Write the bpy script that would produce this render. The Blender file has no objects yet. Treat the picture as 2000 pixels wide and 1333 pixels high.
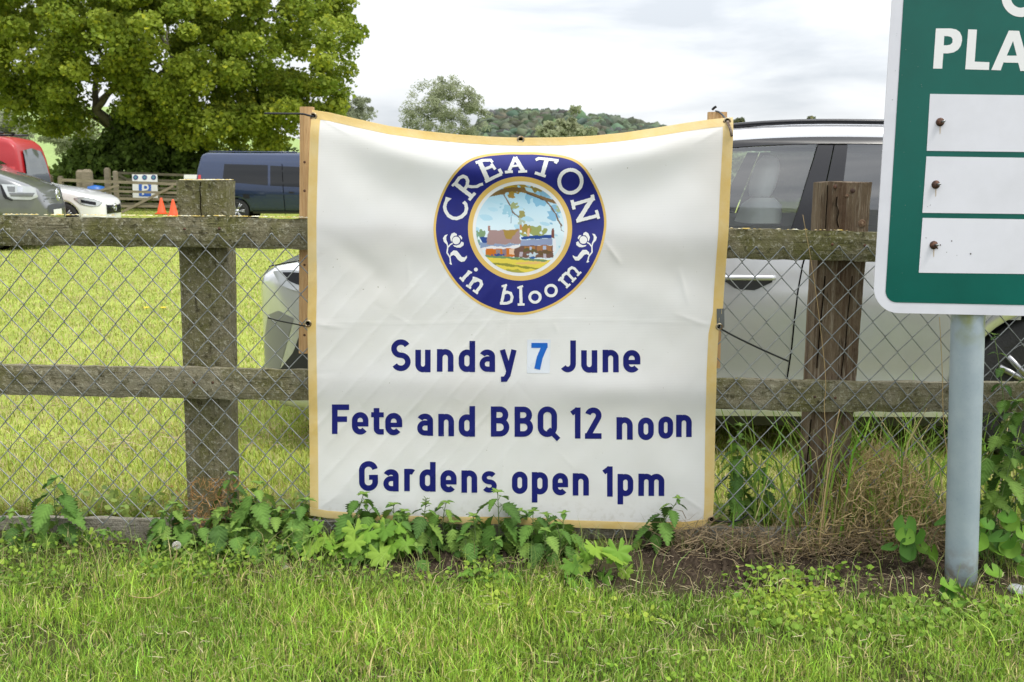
import bpy, bmesh, math, random
import numpy as np
from mathutils import Vector, Matrix, noise as mnoise
from mathutils.geometry import tessellate_polygon

random.seed(7)
RNG = np.random.default_rng(11)
scene = bpy.context.scene
COL = scene.collection
PI = math.pi

# ------------------------------------------------------------------ camera
F_PX, CAM_H = 1944.4, 1.40
PITCH, ROLL = math.radians(9.4), math.radians(0.55)
cP, sP, cR, sR = math.cos(PITCH), math.sin(PITCH), math.cos(ROLL), math.sin(ROLL)
cam_data = bpy.data.cameras.new('camera')
cam_data.lens, cam_data.sensor_width = 35.0, 36.0
cam_data.clip_start, cam_data.clip_end = 0.05, 5000
cam = bpy.data.objects.new('camera', cam_data)
COL.objects.link(cam)
_fw = Vector((0, cP, -sP)); _r0 = Vector((1, 0, 0)); _u0 = Vector((0, sP, cP))
_rt = _r0 * cR + _u0 * sR; _up = _u0 * cR - _r0 * sR
cam.matrix_world = Matrix(((_rt.x, _up.x, -_fw.x, 0), (_rt.y, _up.y, -_fw.y, 0), (_rt.z, _up.z, -_fw.z, CAM_H), (0, 0, 0, 1)))
cam_data.dof.use_dof = True
cam_data.dof.focus_distance = 3.75
cam_data.dof.aperture_fstop = 8.0
scene.camera = cam

# ------------------------------------------------------------------ world, sun, exposure
SUN_EL, SUN_AZ = math.radians(60), math.radians(118)   # azimuth measured clockwise from +Y
world = bpy.data.worlds.new('World'); scene.world = world; world.use_nodes = True
wn, wl = world.node_tree.nodes, world.node_tree.links
wn.clear()
w_out = wn.new('ShaderNodeOutputWorld'); w_bg = wn.new('ShaderNodeBackground')
w_bg.inputs['Strength'].default_value = 0.1
w_sky = wn.new('ShaderNodeTexSky'); w_sky.sky_type = 'NISHITA'; w_sky.sun_disc = False
w_sky.sun_elevation = SUN_EL; w_sky.sun_rotation = SUN_AZ
w_tc = wn.new('ShaderNodeTexCoord'); w_map = wn.new('ShaderNodeMapping')
w_map.inputs['Scale'].default_value = (1.3, 1.3, 6.5)
w_n = wn.new('ShaderNodeTexNoise'); w_n.inputs['Scale'].default_value = 2.3
w_n.inputs['Detail'].default_value = 7; w_n.inputs['Roughness'].default_value = 0.52; w_n.inputs['Distortion'].default_value = 0.25
w_cr = wn.new('ShaderNodeValToRGB')
w_cr.color_ramp.elements[0].position = 0.36; w_cr.color_ramp.elements[0].color = (3.9, 4.12, 4.4, 1)
w_cr.color_ramp.elements[1].position = 0.68; w_cr.color_ramp.elements[1].color = (6.9, 6.95, 7.0, 1)
w_mix = wn.new('ShaderNodeMixRGB'); w_mix.inputs['Fac'].default_value = 0.94
wl.new(w_tc.outputs['Generated'], w_map.inputs['Vector']); wl.new(w_map.outputs['Vector'], w_n.inputs['Vector'])
wl.new(w_n.outputs['Fac'], w_cr.inputs['Fac'])
wl.new(w_sky.outputs['Color'], w_mix.inputs['Color1']); wl.new(w_cr.outputs['Color'], w_mix.inputs['Color2'])
# an overcast sky brightens smoothly from the horizon to the zenith
w_sep = wn.new('ShaderNodeSeparateXYZ'); wl.new(w_tc.outputs['Generated'], w_sep.inputs[0])
w_mr = wn.new('ShaderNodeMapRange'); w_mr.inputs['From Min'].default_value = 0.0; w_mr.inputs['From Max'].default_value = 1.0
w_mr.inputs['To Min'].default_value = 0.95; w_mr.inputs['To Max'].default_value = 2.7; wl.new(w_sep.outputs['Z'], w_mr.inputs['Value'])
w_mul = wn.new('ShaderNodeMixRGB'); w_mul.blend_type = 'MULTIPLY'; w_mul.inputs['Fac'].default_value = 1.0
wl.new(w_mix.outputs['Color'], w_mul.inputs['Color1']); wl.new(w_mr.outputs['Result'], w_mul.inputs['Color2'])
wl.new(w_mul.outputs['Color'], w_bg.inputs['Color']); wl.new(w_bg.outputs['Background'], w_out.inputs['Surface'])

sun_data = bpy.data.lights.new('sun', 'SUN'); sun_data.energy = 1.5; sun_data.angle = math.radians(14); sun_data.color = (1, 0.96, 0.88)
sun = bpy.data.objects.new('sun', sun_data); COL.objects.link(sun)
_sd = Vector((math.sin(SUN_AZ) * math.cos(SUN_EL), math.cos(SUN_AZ) * math.cos(SUN_EL), math.sin(SUN_EL)))
sun.rotation_euler = _sd.to_track_quat('Z', 'Y').to_euler()
sun.location = _sd * 30

vs = scene.view_settings
vs.view_transform = 'Standard'; vs.look = 'None'; vs.gamma = 1; vs.use_curve_mapping = False
vs.exposure = 0.78
scene.cycles.max_bounces = 8; scene.cycles.transparent_max_bounces = 12
scene.cycles.use_denoising = True
scene.cycles.sample_clamp_indirect = 6

# ------------------------------------------------------------------ measuring: photo pixel + known depth -> world point
def ray(px, py):
    x = (px - 1000) / F_PX; y = (666.5 - py) / F_PX
    x, y = x * cR - y * sR, x * sR + y * cR
    return Vector((x, cP + y * sP, -sP + y * cP))
def at(px, py, Y):
    d = ray(px, py); d = d * (Y / d.y); d.z += CAM_H; return d
def gnd(px, py, z=0.0):
    d = ray(px, py); d = d * ((z - CAM_H) / d.z); d.z += CAM_H; return d

# ------------------------------------------------------------------ helpers
def tag(o, label=None, cat=None, group=None, kind=None):
    if label: o['label'] = label
    if cat: o['category'] = cat
    if group: o['group'] = group
    if kind: o['kind'] = kind
    return o
def empty(name, loc=(0, 0, 0), rz=0.0):
    o = bpy.data.objects.new(name, None); COL.objects.link(o)
    o.location = loc; o.rotation_euler = (0, 0, rz); o.empty_display_size = 0.1
    return o
def link(name, me, mat=None, parent=None):
    o = bpy.data.objects.new(name, me); COL.objects.link(o)
    if mat is not None and len(me.materials) == 0: me.materials.append(mat)
    if parent is not None: o.parent = parent
    return o

class MB:
    """collects verts and faces for one mesh"""
    def __init__(s): s.v = []; s.f = []
    def add(s, vs_, fs):
        b = len(s.v); s.v.extend([tuple(p) for p in vs_]); s.f.extend([tuple(b + i for i in q) for q in fs]); return s
    def box(s, c, d, rot=None):
        x, y, z = d[0] / 2, d[1] / 2, d[2] / 2
        p = [Vector((i, j, k)) for i in (-x, x) for j in (-y, y) for k in (-z, z)]
        if rot is not None: p = [rot @ q for q in p]
        p = [q + Vector(c) for q in p]
        return s.add(p, [(0, 1, 3, 2), (4, 6, 7, 5), (0, 4, 5, 1), (2, 3, 7, 6), (0, 2, 6, 4), (1, 5, 7, 3)])
    def tube(s, pts, rad, n=6, caps=True, flat=1.0):
        pts = [Vector(p) for p in pts]; m = len(pts)
        rad = [rad] * m if not hasattr(rad, '__len__') else rad
        up = None; rings = []
        for i in range(m):
            t = (pts[min(i + 1, m - 1)] - pts[max(i - 1, 0)])
            t = t.normalized() if t.length > 1e-9 else Vector((0, 0, 1))
            if up is None:
                up = Vector((0, 1, 0)) if abs(t.y) < 0.9 else Vector((1, 0, 0))
            up = (up - t * up.dot(t));  up = up.normalized() if up.length > 1e-6 else t.orthogonal().normalized()
            sd = t.cross(up)
            rings.append([pts[i] + (sd * math.cos(a) + up * math.sin(a) * flat) * rad[i] for a in (2 * PI * k / n for k in range(n))])
        vs_ = [p for r in rings for p in r]; fs = []
        for i in range(m - 1):
            for k in range(n):
                a, b = i * n + k, i * n + (k + 1) % n
                fs.append((a, b, b + n, a + n))
        if caps: fs.append(tuple(range(n - 1, -1, -1))); fs.append(tuple(range((m - 1) * n, m * n)))
        return s.add(vs_, fs)
    def lathe(s, prof, n=16, M=None):
        """prof: (r, h) pairs turned about the local z axis, M places it"""
        vs_ = []
        for r, h in prof:
            for k in range(n):
                a = 2 * PI * k / n; vs_.append(Vector((r * math.cos(a), r * math.sin(a), h)))
        if M is not None: vs_ = [M @ p for p in vs_]
        fs = []
        for i in range(len(prof) - 1):
            for k in range(n):
                a, b = i * n + k, i * n + (k + 1) % n
                fs.append((a, b, b + n, a + n))
        fs.append(tuple(range(n - 1, -1, -1))); fs.append(tuple(range((len(prof) - 1) * n, len(prof) * n)))
        return s.add(vs_, fs)
    def grid(s, pts, nu, nv):
        return s.add(pts, [(i * nv + j, i * nv + j + 1, (i + 1) * nv + j + 1, (i + 1) * nv + j) for i in range(nu - 1) for j in range(nv - 1)])
    def poly(s, outline, holes=(), fmap=None):
        loops = [[Vector((p[0], p[1], 0)) for p in outline]] + [[Vector((p[0], p[1], 0)) for p in h] for h in holes]
        tris = tessellate_polygon(loops); flat = [p for l in loops for p in l]
        return s.add([fmap(p.x, p.y) for p in flat], tris)
    def mesh(s, name, smooth=False, fixn=True):
        me = bpy.data.meshes.new(name); me.from_pydata(s.v, [], s.f)
        if fixn:
            bm = bmesh.new(); bm.from_mesh(me); bmesh.ops.recalc_face_normals(bm, faces=bm.faces); bm.to_mesh(me); bm.free()
        if smooth: me.polygons.foreach_set('use_smooth', [True] * len(me.polygons))
        me.update(); return me
    def build(s, name, mat, parent=None, smooth=False, fixn=True):
        return link(name, s.mesh(name, smooth, fixn), mat, parent)

def np_mesh(name, V, tris, mat=None, parent=None, col=None, smooth=False):
    """big triangle mesh straight from numpy; col = per-vertex rgb"""
    me = bpy.data.meshes.new(name)
    nv, nt = len(V), len(tris)
    me.vertices.add(nv); me.vertices.foreach_set('co', np.ascontiguousarray(V, dtype=np.float32).ravel())
    me.loops.add(nt * 3); me.loops.foreach_set('vertex_index', np.ascontiguousarray(tris, dtype=np.int32).ravel())
    me.polygons.add(nt)
    me.polygons.foreach_set('loop_start', np.arange(0, nt * 3, 3, dtype=np.int32))
    me.polygons.foreach_set('loop_total', np.full(nt, 3, dtype=np.int32))
    if smooth: me.polygons.foreach_set('use_smooth', np.ones(nt, dtype=bool))
    me.update(calc_edges=True)
    if col is not None: set_col(me, col)
    return link(name, me, mat, parent)
def set_col(me, col):
    a = me.color_attributes.new('tint', 'FLOAT_COLOR', 'POINT')
    c = np.ones((len(me.vertices), 4), dtype=np.float32); c[:, :3] = col
    a.data.foreach_set('color', c.ravel())

# smooth numpy noise: sums of rotated sines, cheap and good enough for terrain and masks
_ph = RNG.uniform(0, 2 * PI, (40,)); _an = RNG.uniform(0, 2 * PI, (40,))
def snoise(x, y, sc=1.0, k=0):
    r = 0
    for i in range(6):
        j = (k * 6 + i) % 40
        f = sc * (0.7 + 0.37 * i)
        r = r + np.sin((x * math.cos(_an[j]) + y * math.sin(_an[j])) * f + _ph[j])
    return r / 3.4
def sstep(a, b, x):
    t = np.clip((x - a) / (b - a), 0, 1); return t * t * (3 - 2 * t)

# ------------------------------------------------------------------ materials
def nodes_of(m):
    m.use_nodes = True; return m.node_tree.nodes, m.node_tree.links
def pm(name, base, rough=0.6, metal=0.0, var=None, bump=None, spec=0.5, coat=0.0, attr=False, trans=0.0, stretch=None, var2=None, alpha=1.0):
    """Principled material; var=(colour2, scale, lo, hi) mixes a second colour by noise; bump=(scale, strength)"""
    m = bpy.data.materials.new(name); n, l = nodes_of(m); n.clear()
    out = n.new('ShaderNodeOutputMaterial'); b = n.new('ShaderNodeBsdfPrincipled')
    b.inputs['Base Color'].default_value = (*base, 1); b.inputs['Roughness'].default_value = rough
    b.inputs['Metallic'].default_value = metal; b.inputs['Specular IOR Level'].default_value = spec
    b.inputs['Coat Weight'].default_value = coat; b.inputs['Coat Roughness'].default_value = 0.04
    tc = n.new('ShaderNodeTexCoord'); mp = n.new('ShaderNodeMapping'); l.new(tc.outputs['Object'], mp.inputs['Vector'])
    if stretch: mp.inputs['Scale'].default_value = stretch
    cur = None
    if attr:
        at_ = n.new('ShaderNodeAttribute'); at_.attribute_name = 'tint'; cur = at_.outputs['Color']
    for v in (var, var2):
        if not v: continue
        c2, sc, lo, hi = v
        nz = n.new('ShaderNodeTexNoise'); nz.inputs['Scale'].default_value = sc; nz.inputs['Detail'].default_value = 6; nz.inputs['Roughness'].default_value = 0.62
        l.new(mp.outputs['Vector'], nz.inputs['Vector'])
        mr = n.new('ShaderNodeMapRange'); mr.inputs['From Min'].default_value = lo; mr.inputs['From Max'].default_value = hi
        l.new(nz.outputs['Fac'], mr.inputs['Value'])
        mx = n.new('ShaderNodeMixRGB'); mx.inputs['Color2'].default_value = (*c2, 1)
        if cur is None: mx.inputs['Color1'].default_value = (*base, 1)
        else: l.new(cur, mx.inputs['Color1'])
        l.new(mr.outputs['Result'], mx.inputs['Fac']); cur = mx.outputs['Color']
    if cur is not None: l.new(cur, b.inputs['Base Color'])
    if bump:
        nz = n.new('ShaderNodeTexNoise'); nz.inputs['Scale'].default_value = bump[0]; nz.inputs['Detail'].default_value = 5
        l.new(mp.outputs['Vector'], nz.inputs['Vector'])
        bp = n.new('ShaderNodeBump'); bp.inputs['Strength'].default_value = bump[1]; bp.inputs['Distance'].default_value = 0.01
        l.new(nz.outputs['Fac'], bp.inputs['Height']); l.new(bp.outputs['Normal'], b.inputs['Normal'])
    sh = b.outputs['BSDF']
    if trans > 0:
        t = n.new('ShaderNodeBsdfTranslucent'); t.inputs['Color'].default_value = (*base, 1)
        if cur is not None: l.new(cur, t.inputs['Color'])
        ms = n.new('ShaderNodeMixShader'); ms.inputs['Fac'].default_value = trans
        l.new(sh, ms.inputs[1]); l.new(t.outputs['BSDF'], ms.inputs[2]); sh = ms.outputs['Shader']
    l.new(sh, out.inputs['Surface'])
    return m

M = {}
M['leaf'] = pm('leaf', (0.07, 0.13, 0.03), 0.55, attr=True, trans=0.25, spec=0.16)
M['tree_leaf'] = pm('tree_leaf', (0.07, 0.13, 0.03), 0.55, attr=True, trans=0.42, spec=0.15)
M['grass'] = pm('grass', (0.10, 0.16, 0.03), 0.55, attr=True, trans=0.24, spec=0.15)
M['straw'] = pm('straw', (0.3, 0.22, 0.1), 0.8, attr=True, trans=0.2, spec=0.2)
M['bark'] = pm('bark', (0.10, 0.085, 0.06), 0.9, var=((0.17, 0.16, 0.12), 3.0, 0.4, 0.65), bump=(9, 0.6), spec=0.2)
M['stem'] = pm('stem', (0.13, 0.19, 0.06), 0.6, spec=0.3)
M['black_plastic'] = pm('black_plastic', (0.012, 0.012, 0.014), 0.42)
M['steel'] = pm('steel', (0.42, 0.43, 0.43), 0.38, metal=0.9, var=((0.28, 0.29, 0.29), 30, 0.4, 0.7))
M['brass'] = pm('brass', (0.45, 0.38, 0.26), 0.4, metal=0.9, var=((0.2, 0.12, 0.06), 60, 0.45, 0.6))
M['rust'] = pm('rust', (0.05, 0.026, 0.018), 0.8, var=((0.14, 0.06, 0.03), 90, 0.45, 0.65), bump=(200, 0.3))
M['zinc'] = pm('zinc', (0.27, 0.285, 0.28), 0.55, metal=0.5, var=((0.17, 0.18, 0.18), 25, 0.4, 0.65))
M['white_print'] = pm('white_print', (0.78, 0.78, 0.77), 0.5)

# ================================================================== SETTING
FY = 3.66            # front face of the rails
def terrain(x, y):
    """height of the land; flat field, rising crop field to the left, wooded ridge far ahead"""
    near = 0.012 * snoise(x, y, 3.2, 0) + 0.006 * snoise(x, y, 11.0, 1)
    strip = np.exp(-((y - 3.62) / 0.22) ** 2)
    hump = strip * (0.015 + 0.02 * snoise(x, y, 5, 2))
    hole = -0.06 * np.exp(-(((x - 0.81) / 0.05) ** 2 + ((y - 3.44) / 0.05) ** 2))
    fade = 1 - sstep(6, 14, y)
    far = 0.10 * snoise(x, y, 0.18, 3) * sstep(8, 25, y)
    rise = 21.0 * sstep(55, 330, y) * sstep(-10, -120, x * 330 / np.maximum(y, 60))
    ridge = 33.0 * np.exp(-((y - 600) / 130) ** 2) * np.exp(-((x - 10) / 140) ** 2) * sstep(-48, -8, x)
    return (near + hump + hole) * fade + far * (1 - sstep(60, 200, y)) + rise + ridge

def soil_mask(x, y):
    """1 where bare soil shows along the fence foot"""
    a = sstep(0.1, 0.5, x) * sstep(2.3, 1.2, x) * np.exp(-((y - 3.42) / 0.21) ** 4)
    b = np.exp(-(((x + 0.27) / 0.38) ** 2 + ((y - 3.50) / 0.16) ** 2)) * 1.2
    c = 0.55 * np.exp(-((y - 3.64) / 0.12) ** 4)
    m = np.maximum(np.maximum(a * 1.15, b), c)
    return np.clip(m + 0.35 * snoise(x, y, 9, 4) * (m > 0.08) * np.minimum(1, m * 2), 0, 1)

def graded(lo, hi, c0, c1, step, g):
    v = list(np.arange(c0, c1 + 1e-6, step)); s = step
    while v[-1] < hi: s *= g; v.append(v[-1] + s)
    s = step; w = []; x = c0
    while x > lo: s *= g; x -= s; w.append(x)
    return np.array(w[::-1] + v)
gx = graded(-1500, 1500, -2.4, 2.4, 0.045, 1.07); gy = graded(-30, 2500, 2.3, 4.4, 0.045, 1.045)
GX, GY = np.meshgrid(gx, gy, indexing='ij')
GZ = terrain(GX, GY)
gv = np.stack([GX, GY, GZ], -1).reshape(-1, 3); ny = len(gy)
gi = (np.arange(len(gx) - 1)[:, None] * ny + np.arange(ny - 1)[None, :]).ravel()
gt = np.concatenate([np.stack([gi, gi + ny, gi + ny + 1], 1), np.stack([gi, gi + ny + 1, gi + 1], 1)])
x_, y_ = gv[:, 0], gv[:, 1]
sm = soil_mask(x_, y_) * (y_ < 4.4) * (y_ > 2.4)
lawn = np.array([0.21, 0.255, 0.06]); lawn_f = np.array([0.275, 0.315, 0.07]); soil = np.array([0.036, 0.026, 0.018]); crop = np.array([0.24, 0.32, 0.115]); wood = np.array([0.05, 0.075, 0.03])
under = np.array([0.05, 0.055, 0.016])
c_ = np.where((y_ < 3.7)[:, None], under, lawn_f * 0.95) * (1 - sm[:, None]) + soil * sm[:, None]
f1 = sstep(48, 70, y_)[:, None]; c_ = c_ * (1 - f1) + crop * f1
f2 = (sstep(420, 480, y_) * sstep(-60, -40, x_))[:, None]; c_ = c_ * (1 - f2) + wood * f2
M['ground'] = pm('ground', (0.1, 0.1, 0.05), 0.95, attr=True, bump=(60, 0.5), spec=0.1)
# broad mown tone differences across the field
n_, l_ = M['ground'].node_tree.nodes, M['ground'].node_tree.links
pb = next(n for n in n_ if n.type == 'BSDF_PRINCIPLED'); at_n = next(n for n in n_ if n.type == 'ATTRIBUTE')
nz = n_.new('ShaderNodeTexNoise'); nz.inputs['Scale'].default_value = 1.6; nz.inputs['Detail'].default_value = 9; nz.inputs['Roughness'].default_value = 0.7
tcn = next(n for n in n_ if n.type == 'TEX_COORD'); l_.new(tcn.outputs['Object'], nz.inputs['Vector'])
mr = n_.new('ShaderNodeMapRange'); mr.inputs['From Min'].default_value = 0.3; mr.inputs['From Max'].default_value = 0.7
mr.inputs['To Min'].default_value = 0.7; mr.inputs['To Max'].default_value = 1.25; l_.new(nz.outputs['Fac'], mr.inputs['Value'])
mm = n_.new('ShaderNodeMixRGB'); mm.blend_type = 'MULTIPLY'; mm.inputs['Fac'].default_value = 1
l_.new(at_n.outputs['Color'], mm.inputs['Color1']); l_.new(mr.outputs['Result'], mm.inputs['Color2']); l_.new(mm.outputs['Color'], pb.inputs['Base Color'])
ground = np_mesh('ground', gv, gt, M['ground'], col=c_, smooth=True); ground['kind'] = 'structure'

# ------------------------------------------------------------------ grass
def blades(name, X, Y, ln, wd, col, bend, mat, label, segs=2):
    n = len(X); Z = terrain(X, Y) - 0.003
    a = RNG.uniform(0, 2 * PI, n); b = RNG.uniform(0, 2 * PI, n)
    side = np.stack([np.cos(a), np.sin(a) * 0.6, np.zeros(n)], 1) * wd[:, None] * 0.5
    base = np.stack([X, Y, Z], 1)
    d = np.stack([np.cos(b), np.sin(b), np.zeros(n)], 1) * (bend * ln)[:, None]
    up = np.zeros((n, 3)); up[:, 2] = ln * np.sqrt(np.clip(1 - bend ** 2 * 0.8, 0.05, 1))
    if segs == 1:
        V = np.stack([base - side, base + side, base + up + d], 1).reshape(-1, 3)
        i = np.arange(n) * 3; T = np.stack([i, i + 1, i + 2], 1); C = np.repeat(col, 3, 0)
        pass
    else:
        mid = base + up * 0.6 + d * 0.3
        V = np.stack([base - side, base + side, mid - side * 0.85, mid + side * 0.85, base + up * 0.93 + d], 1).reshape(-1, 3)
        i = np.arange(n) * 5
        T = np.stack([i, i + 1, i + 3, i, i + 3, i + 2, i + 2, i + 3, i + 4], 1).reshape(-1, 3)
        C = np.repeat(col, 5, 0)
    o = np_mesh(name, V, T, mat, col=C); tag(o, label, 'grass', kind='stuff'); return o
def gcol(n, base, dry, pdry, spread=0.22):
    c = np.array(base)[None, :] * (1 + spread * RNG.standard_normal((n, 1))) * (1 + 0.08 * RNG.standard_normal((n, 3)))
    k = RNG.random(n) < pdry
    c[k] = np.array(dry) * (1 + 0.2 * RNG.standard_normal((k.sum(), 1)))
    return np.clip(c, 0.01, 0.8)

# verge in front of the fence: denser and longer towards the camera, thin over the soil
n = 225000
X = RNG.uniform(-2.6, 2.8, n); Y = 2.3 + 1.35 * RNG.random(n)
p = 1 - 0.985 * np.clip(1.5 * soil_mask(X, Y) + 0.8 * soil_mask(X, Y + 0.06), 0, 1); p *= 1 - 0.8 * sstep(3.2, 3.5, Y)
p *= 0.72 + 0.5 * snoise(X, Y, 7, 5)
k = RNG.random(n) < p; X, Y = X[k], Y[k]; n = len(X)
tone = 0.5 + 0.5 * snoise(X, Y, 4.0, 3)
ln = RNG.gamma(4, 0.0088, n) * (0.65 + 0.6 * np.clip(tone, 0, 1)) * (1 - 0.35 * sstep(3.0, 3.4, Y)) + 0.012
col = gcol(n, (0.225, 0.37, 0.05), (0.48, 0.43, 0.2), 0.13, 0.38)
pale = RNG.random(n) < 0.05; col[pale] = np.array([0.42, 0.52, 0.16]) * (1 + 0.15 * RNG.standard_normal((pale.sum(), 1)))  # random whitish blades: specular glints put into the blade colour
col *= (0.85 + 0.35 * np.clip(tone, 0, 1))[:, None] * np.stack([1 + 0.10 * tone, 1 + 0 * tone, 1 - 0.1 * tone], 1)
col = np.clip(col, 0.02, 0.8)
blades('verge_grass', X, Y, ln, RNG.uniform(0.0022, 0.0042, n), col, RNG.beta(1.6, 1.2, n), M['grass'], 'unmown green verge grass growing in front of the fence')

# field behind, near part: mown and yellowish, a taller fringe along the fence
n = 260000
Y = 3.82 + 26 * RNG.random(n) ** 2.6; X = RNG.uniform(-0.60, 0.60, n) * (Y + 0.6)
fr = np.exp(-((Y - 3.85) / 0.22) ** 2)
ln = RNG.uniform(0.025, 0.06, n) * (1 + 1.6 * fr * RNG.random(n))
dryp = np.clip(0.5 + 0.55 * snoise(X, Y * 1.6, 2.2, 1), 0, 1)
col = gcol(n, (0.335, 0.395, 0.075), (0.52, 0.46, 0.23), 0.18)
dd = RNG.random(n) < dryp * 0.32; col[dd] = np.array([0.46, 0.39, 0.2]) * (1 + 0.15 * RNG.standard_normal((dd.sum(), 1)))
col = np.clip(col, 0.02, 0.8)
blades('mown_grass', X, Y, ln, RNG.uniform(0.003, 0.0055, n) * (0.7 + Y / 8), col, RNG.uniform(0.2, 0.95, n), M['grass'], 'yellowish mown grass of the parking field just behind the fence')
n = 80000
Y = 9.0 + 36 * RNG.random(n) ** 1.5; X = RNG.uniform(-0.62, 0.62, n) * Y
col = gcol(n, (0.335, 0.39, 0.085), (0.48, 0.43, 0.22), 0.18)
blades('distant_mown_grass', X, Y, RNG.uniform(0.018, 0.035, n) * (0.7 + Y / 40), RNG.uniform(0.012, 0.03, n) * (Y / 15), col, RNG.uniform(0.2, 0.9, n), M['grass'], 'mown grass farther out under the parked vehicles', 1)

# ================================================================== FENCE
def wood_mat(name, axis, base, c2, c3, lichen, seed, dark=None, speck=True):
    """weathered timber: grain stretched along the axis, green algae, lichen spots"""
    m = bpy.data.materials.new(name); n, l = nodes_of(m); n.clear()
    out = n.new('ShaderNodeOutputMaterial'); b = n.new('ShaderNodeBsdfPrincipled'); l.new(b.outputs[0], out.inputs[0])
    b.inputs['Roughness'].default_value = 0.9; b.inputs['Specular IOR Level'].default_value = 0.2
    tc = n.new('ShaderNodeTexCoord'); mp = n.new('ShaderNodeMapping'); l.new(tc.outputs['Object'], mp.inputs[0])
    sc = [34.0, 34.0, 34.0]; sc[axis] = 2.0
    mp.inputs['Scale'].default_value = sc; mp.inputs['Location'].default_value = (seed, seed * 1.7, seed * 0.6)
    def noise(scale, vec, det=7, rough=0.65, dist=0.0):
        q = n.new('ShaderNodeTexNoise'); q.inputs['Scale'].default_value = scale; q.inputs['Detail'].default_value = det
        q.inputs['Roughness'].default_value = rough; q.inputs['Distortion'].default_value = dist; l.new(vec, q.inputs['Vector']); return q.outputs['Fac']
    def rng(v, a, c):
        q = n.new('ShaderNodeMapRange'); q.inputs['From Min'].default_value = a; q.inputs['From Max'].default_value = c; l.new(v, q.inputs['Value']); return q.outputs[0]
    def mix(f, a, bb):
        q = n.new('ShaderNodeMixRGB'); l.new(f, q.inputs[0])
        if isinstance(a, tuple): q.inputs[1].default_value = (*a, 1)
        else: l.new(a, q.inputs[1])
        q.inputs[2].default_value = (*bb, 1); return q.outputs[0]
    mp2 = n.new('ShaderNodeMapping'); l.new(tc.outputs['Object'], mp2.inputs[0]); mp2.inputs['Location'].default_value = (seed * 3, seed, 2)
    grain = noise(1.0, mp.outputs[0], 8, 0.7, 0.6)
    blot = noise(5.0, mp2.outputs[0], 6, 0.7)
    spk = noise(75.0, mp2.outputs[0], 4, 0.7) if speck else noise(4.0, mp.outputs[0], 5, 0.7)
    c = mix(rng(grain, 0.35, 0.62), base, c2)
    c = mix(rng(blot, 0.45, 0.62), c, c3)
    c = mix(rng(spk, 0.54, 0.66), c, lichen)
    big = noise(30.0, mp2.outputs[0], 5, 0.75) if speck else noise(0.35, mp.outputs[0], 5, 0.75)
    if dark: c = mix(rng(big, 0.54, 0.66), c, dark)
    gr2 = noise(2.7, mp.outputs[0], 6, 0.75)
    c = mix(rng(gr2, 0.585, 0.68), c, (0.03, 0.024, 0.016))
    l.new(c, b.inputs['Base Color'])
    bp = n.new('ShaderNodeBump'); bp.inputs['Strength'].default_value = 1.0; bp.inputs['Distance'].default_value = 0.009
    ad = n.new('ShaderNodeMath'); ad.operation = 'ADD'; l.new(grain, ad.inputs[0]); l.new(spk, ad.inputs[1])
    l.new(ad.outputs[0], bp.inputs['Height']); l.new(bp.outputs[0], b.inputs['Normal'])
    return m
M['rail_wood'] = wood_mat('rail_wood', 0, (0.165, 0.147, 0.088), (0.225, 0.203, 0.13), (0.13, 0.126, 0.045), (0.35, 0.335, 0.245), 1.0, (0.06, 0.054, 0.024))
M['rail_wood_pale'] = wood_mat('rail_wood_pale', 0, (0.205, 0.18, 0.115), (0.27, 0.245, 0.17), (0.145, 0.135, 0.055), (0.37, 0.35, 0.255), 4.0, (0.085, 0.075, 0.04))
M['post_wood'] = wood_mat('post_wood', 2, (0.16, 0.142, 0.086), (0.22, 0.198, 0.13), (0.135, 0.128, 0.05), (0.33, 0.315, 0.23), 2.0, (0.065, 0.058, 0.03))
M['post_brown'] = wood_mat('post_brown', 2, (0.25, 0.19, 0.125), (0.07, 0.042, 0.026), (0.17, 0.125, 0.08), (0.31, 0.26, 0.19), 3.3, (0.10, 0.062, 0.038), False)
M['board_grey'] = wood_mat('board_grey', 0, (0.20, 0.18, 0.14), (0.27, 0.25, 0.2), (0.17, 0.155, 0.11), (0.3, 0.28, 0.23), 5.0, (0.12, 0.1, 0.07))
M['new_timber'] = pm('new_timber', (0.44, 0.25, 0.10), 0.6, var=((0.56, 0.36, 0.17), 3, 0.35, 0.65), stretch=(40, 40, 2.0), bump=(4, 0.2), var2=((0.33, 0.17, 0.06), 7, 0.55, 0.7))
M['lichen'] = pm('lichen', (0.45, 0.33, 0.08), 0.95, var=((0.55, 0.55, 0.45), 30, 0.45, 0.6), bump=(120, 0.8), spec=0.1)

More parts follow.
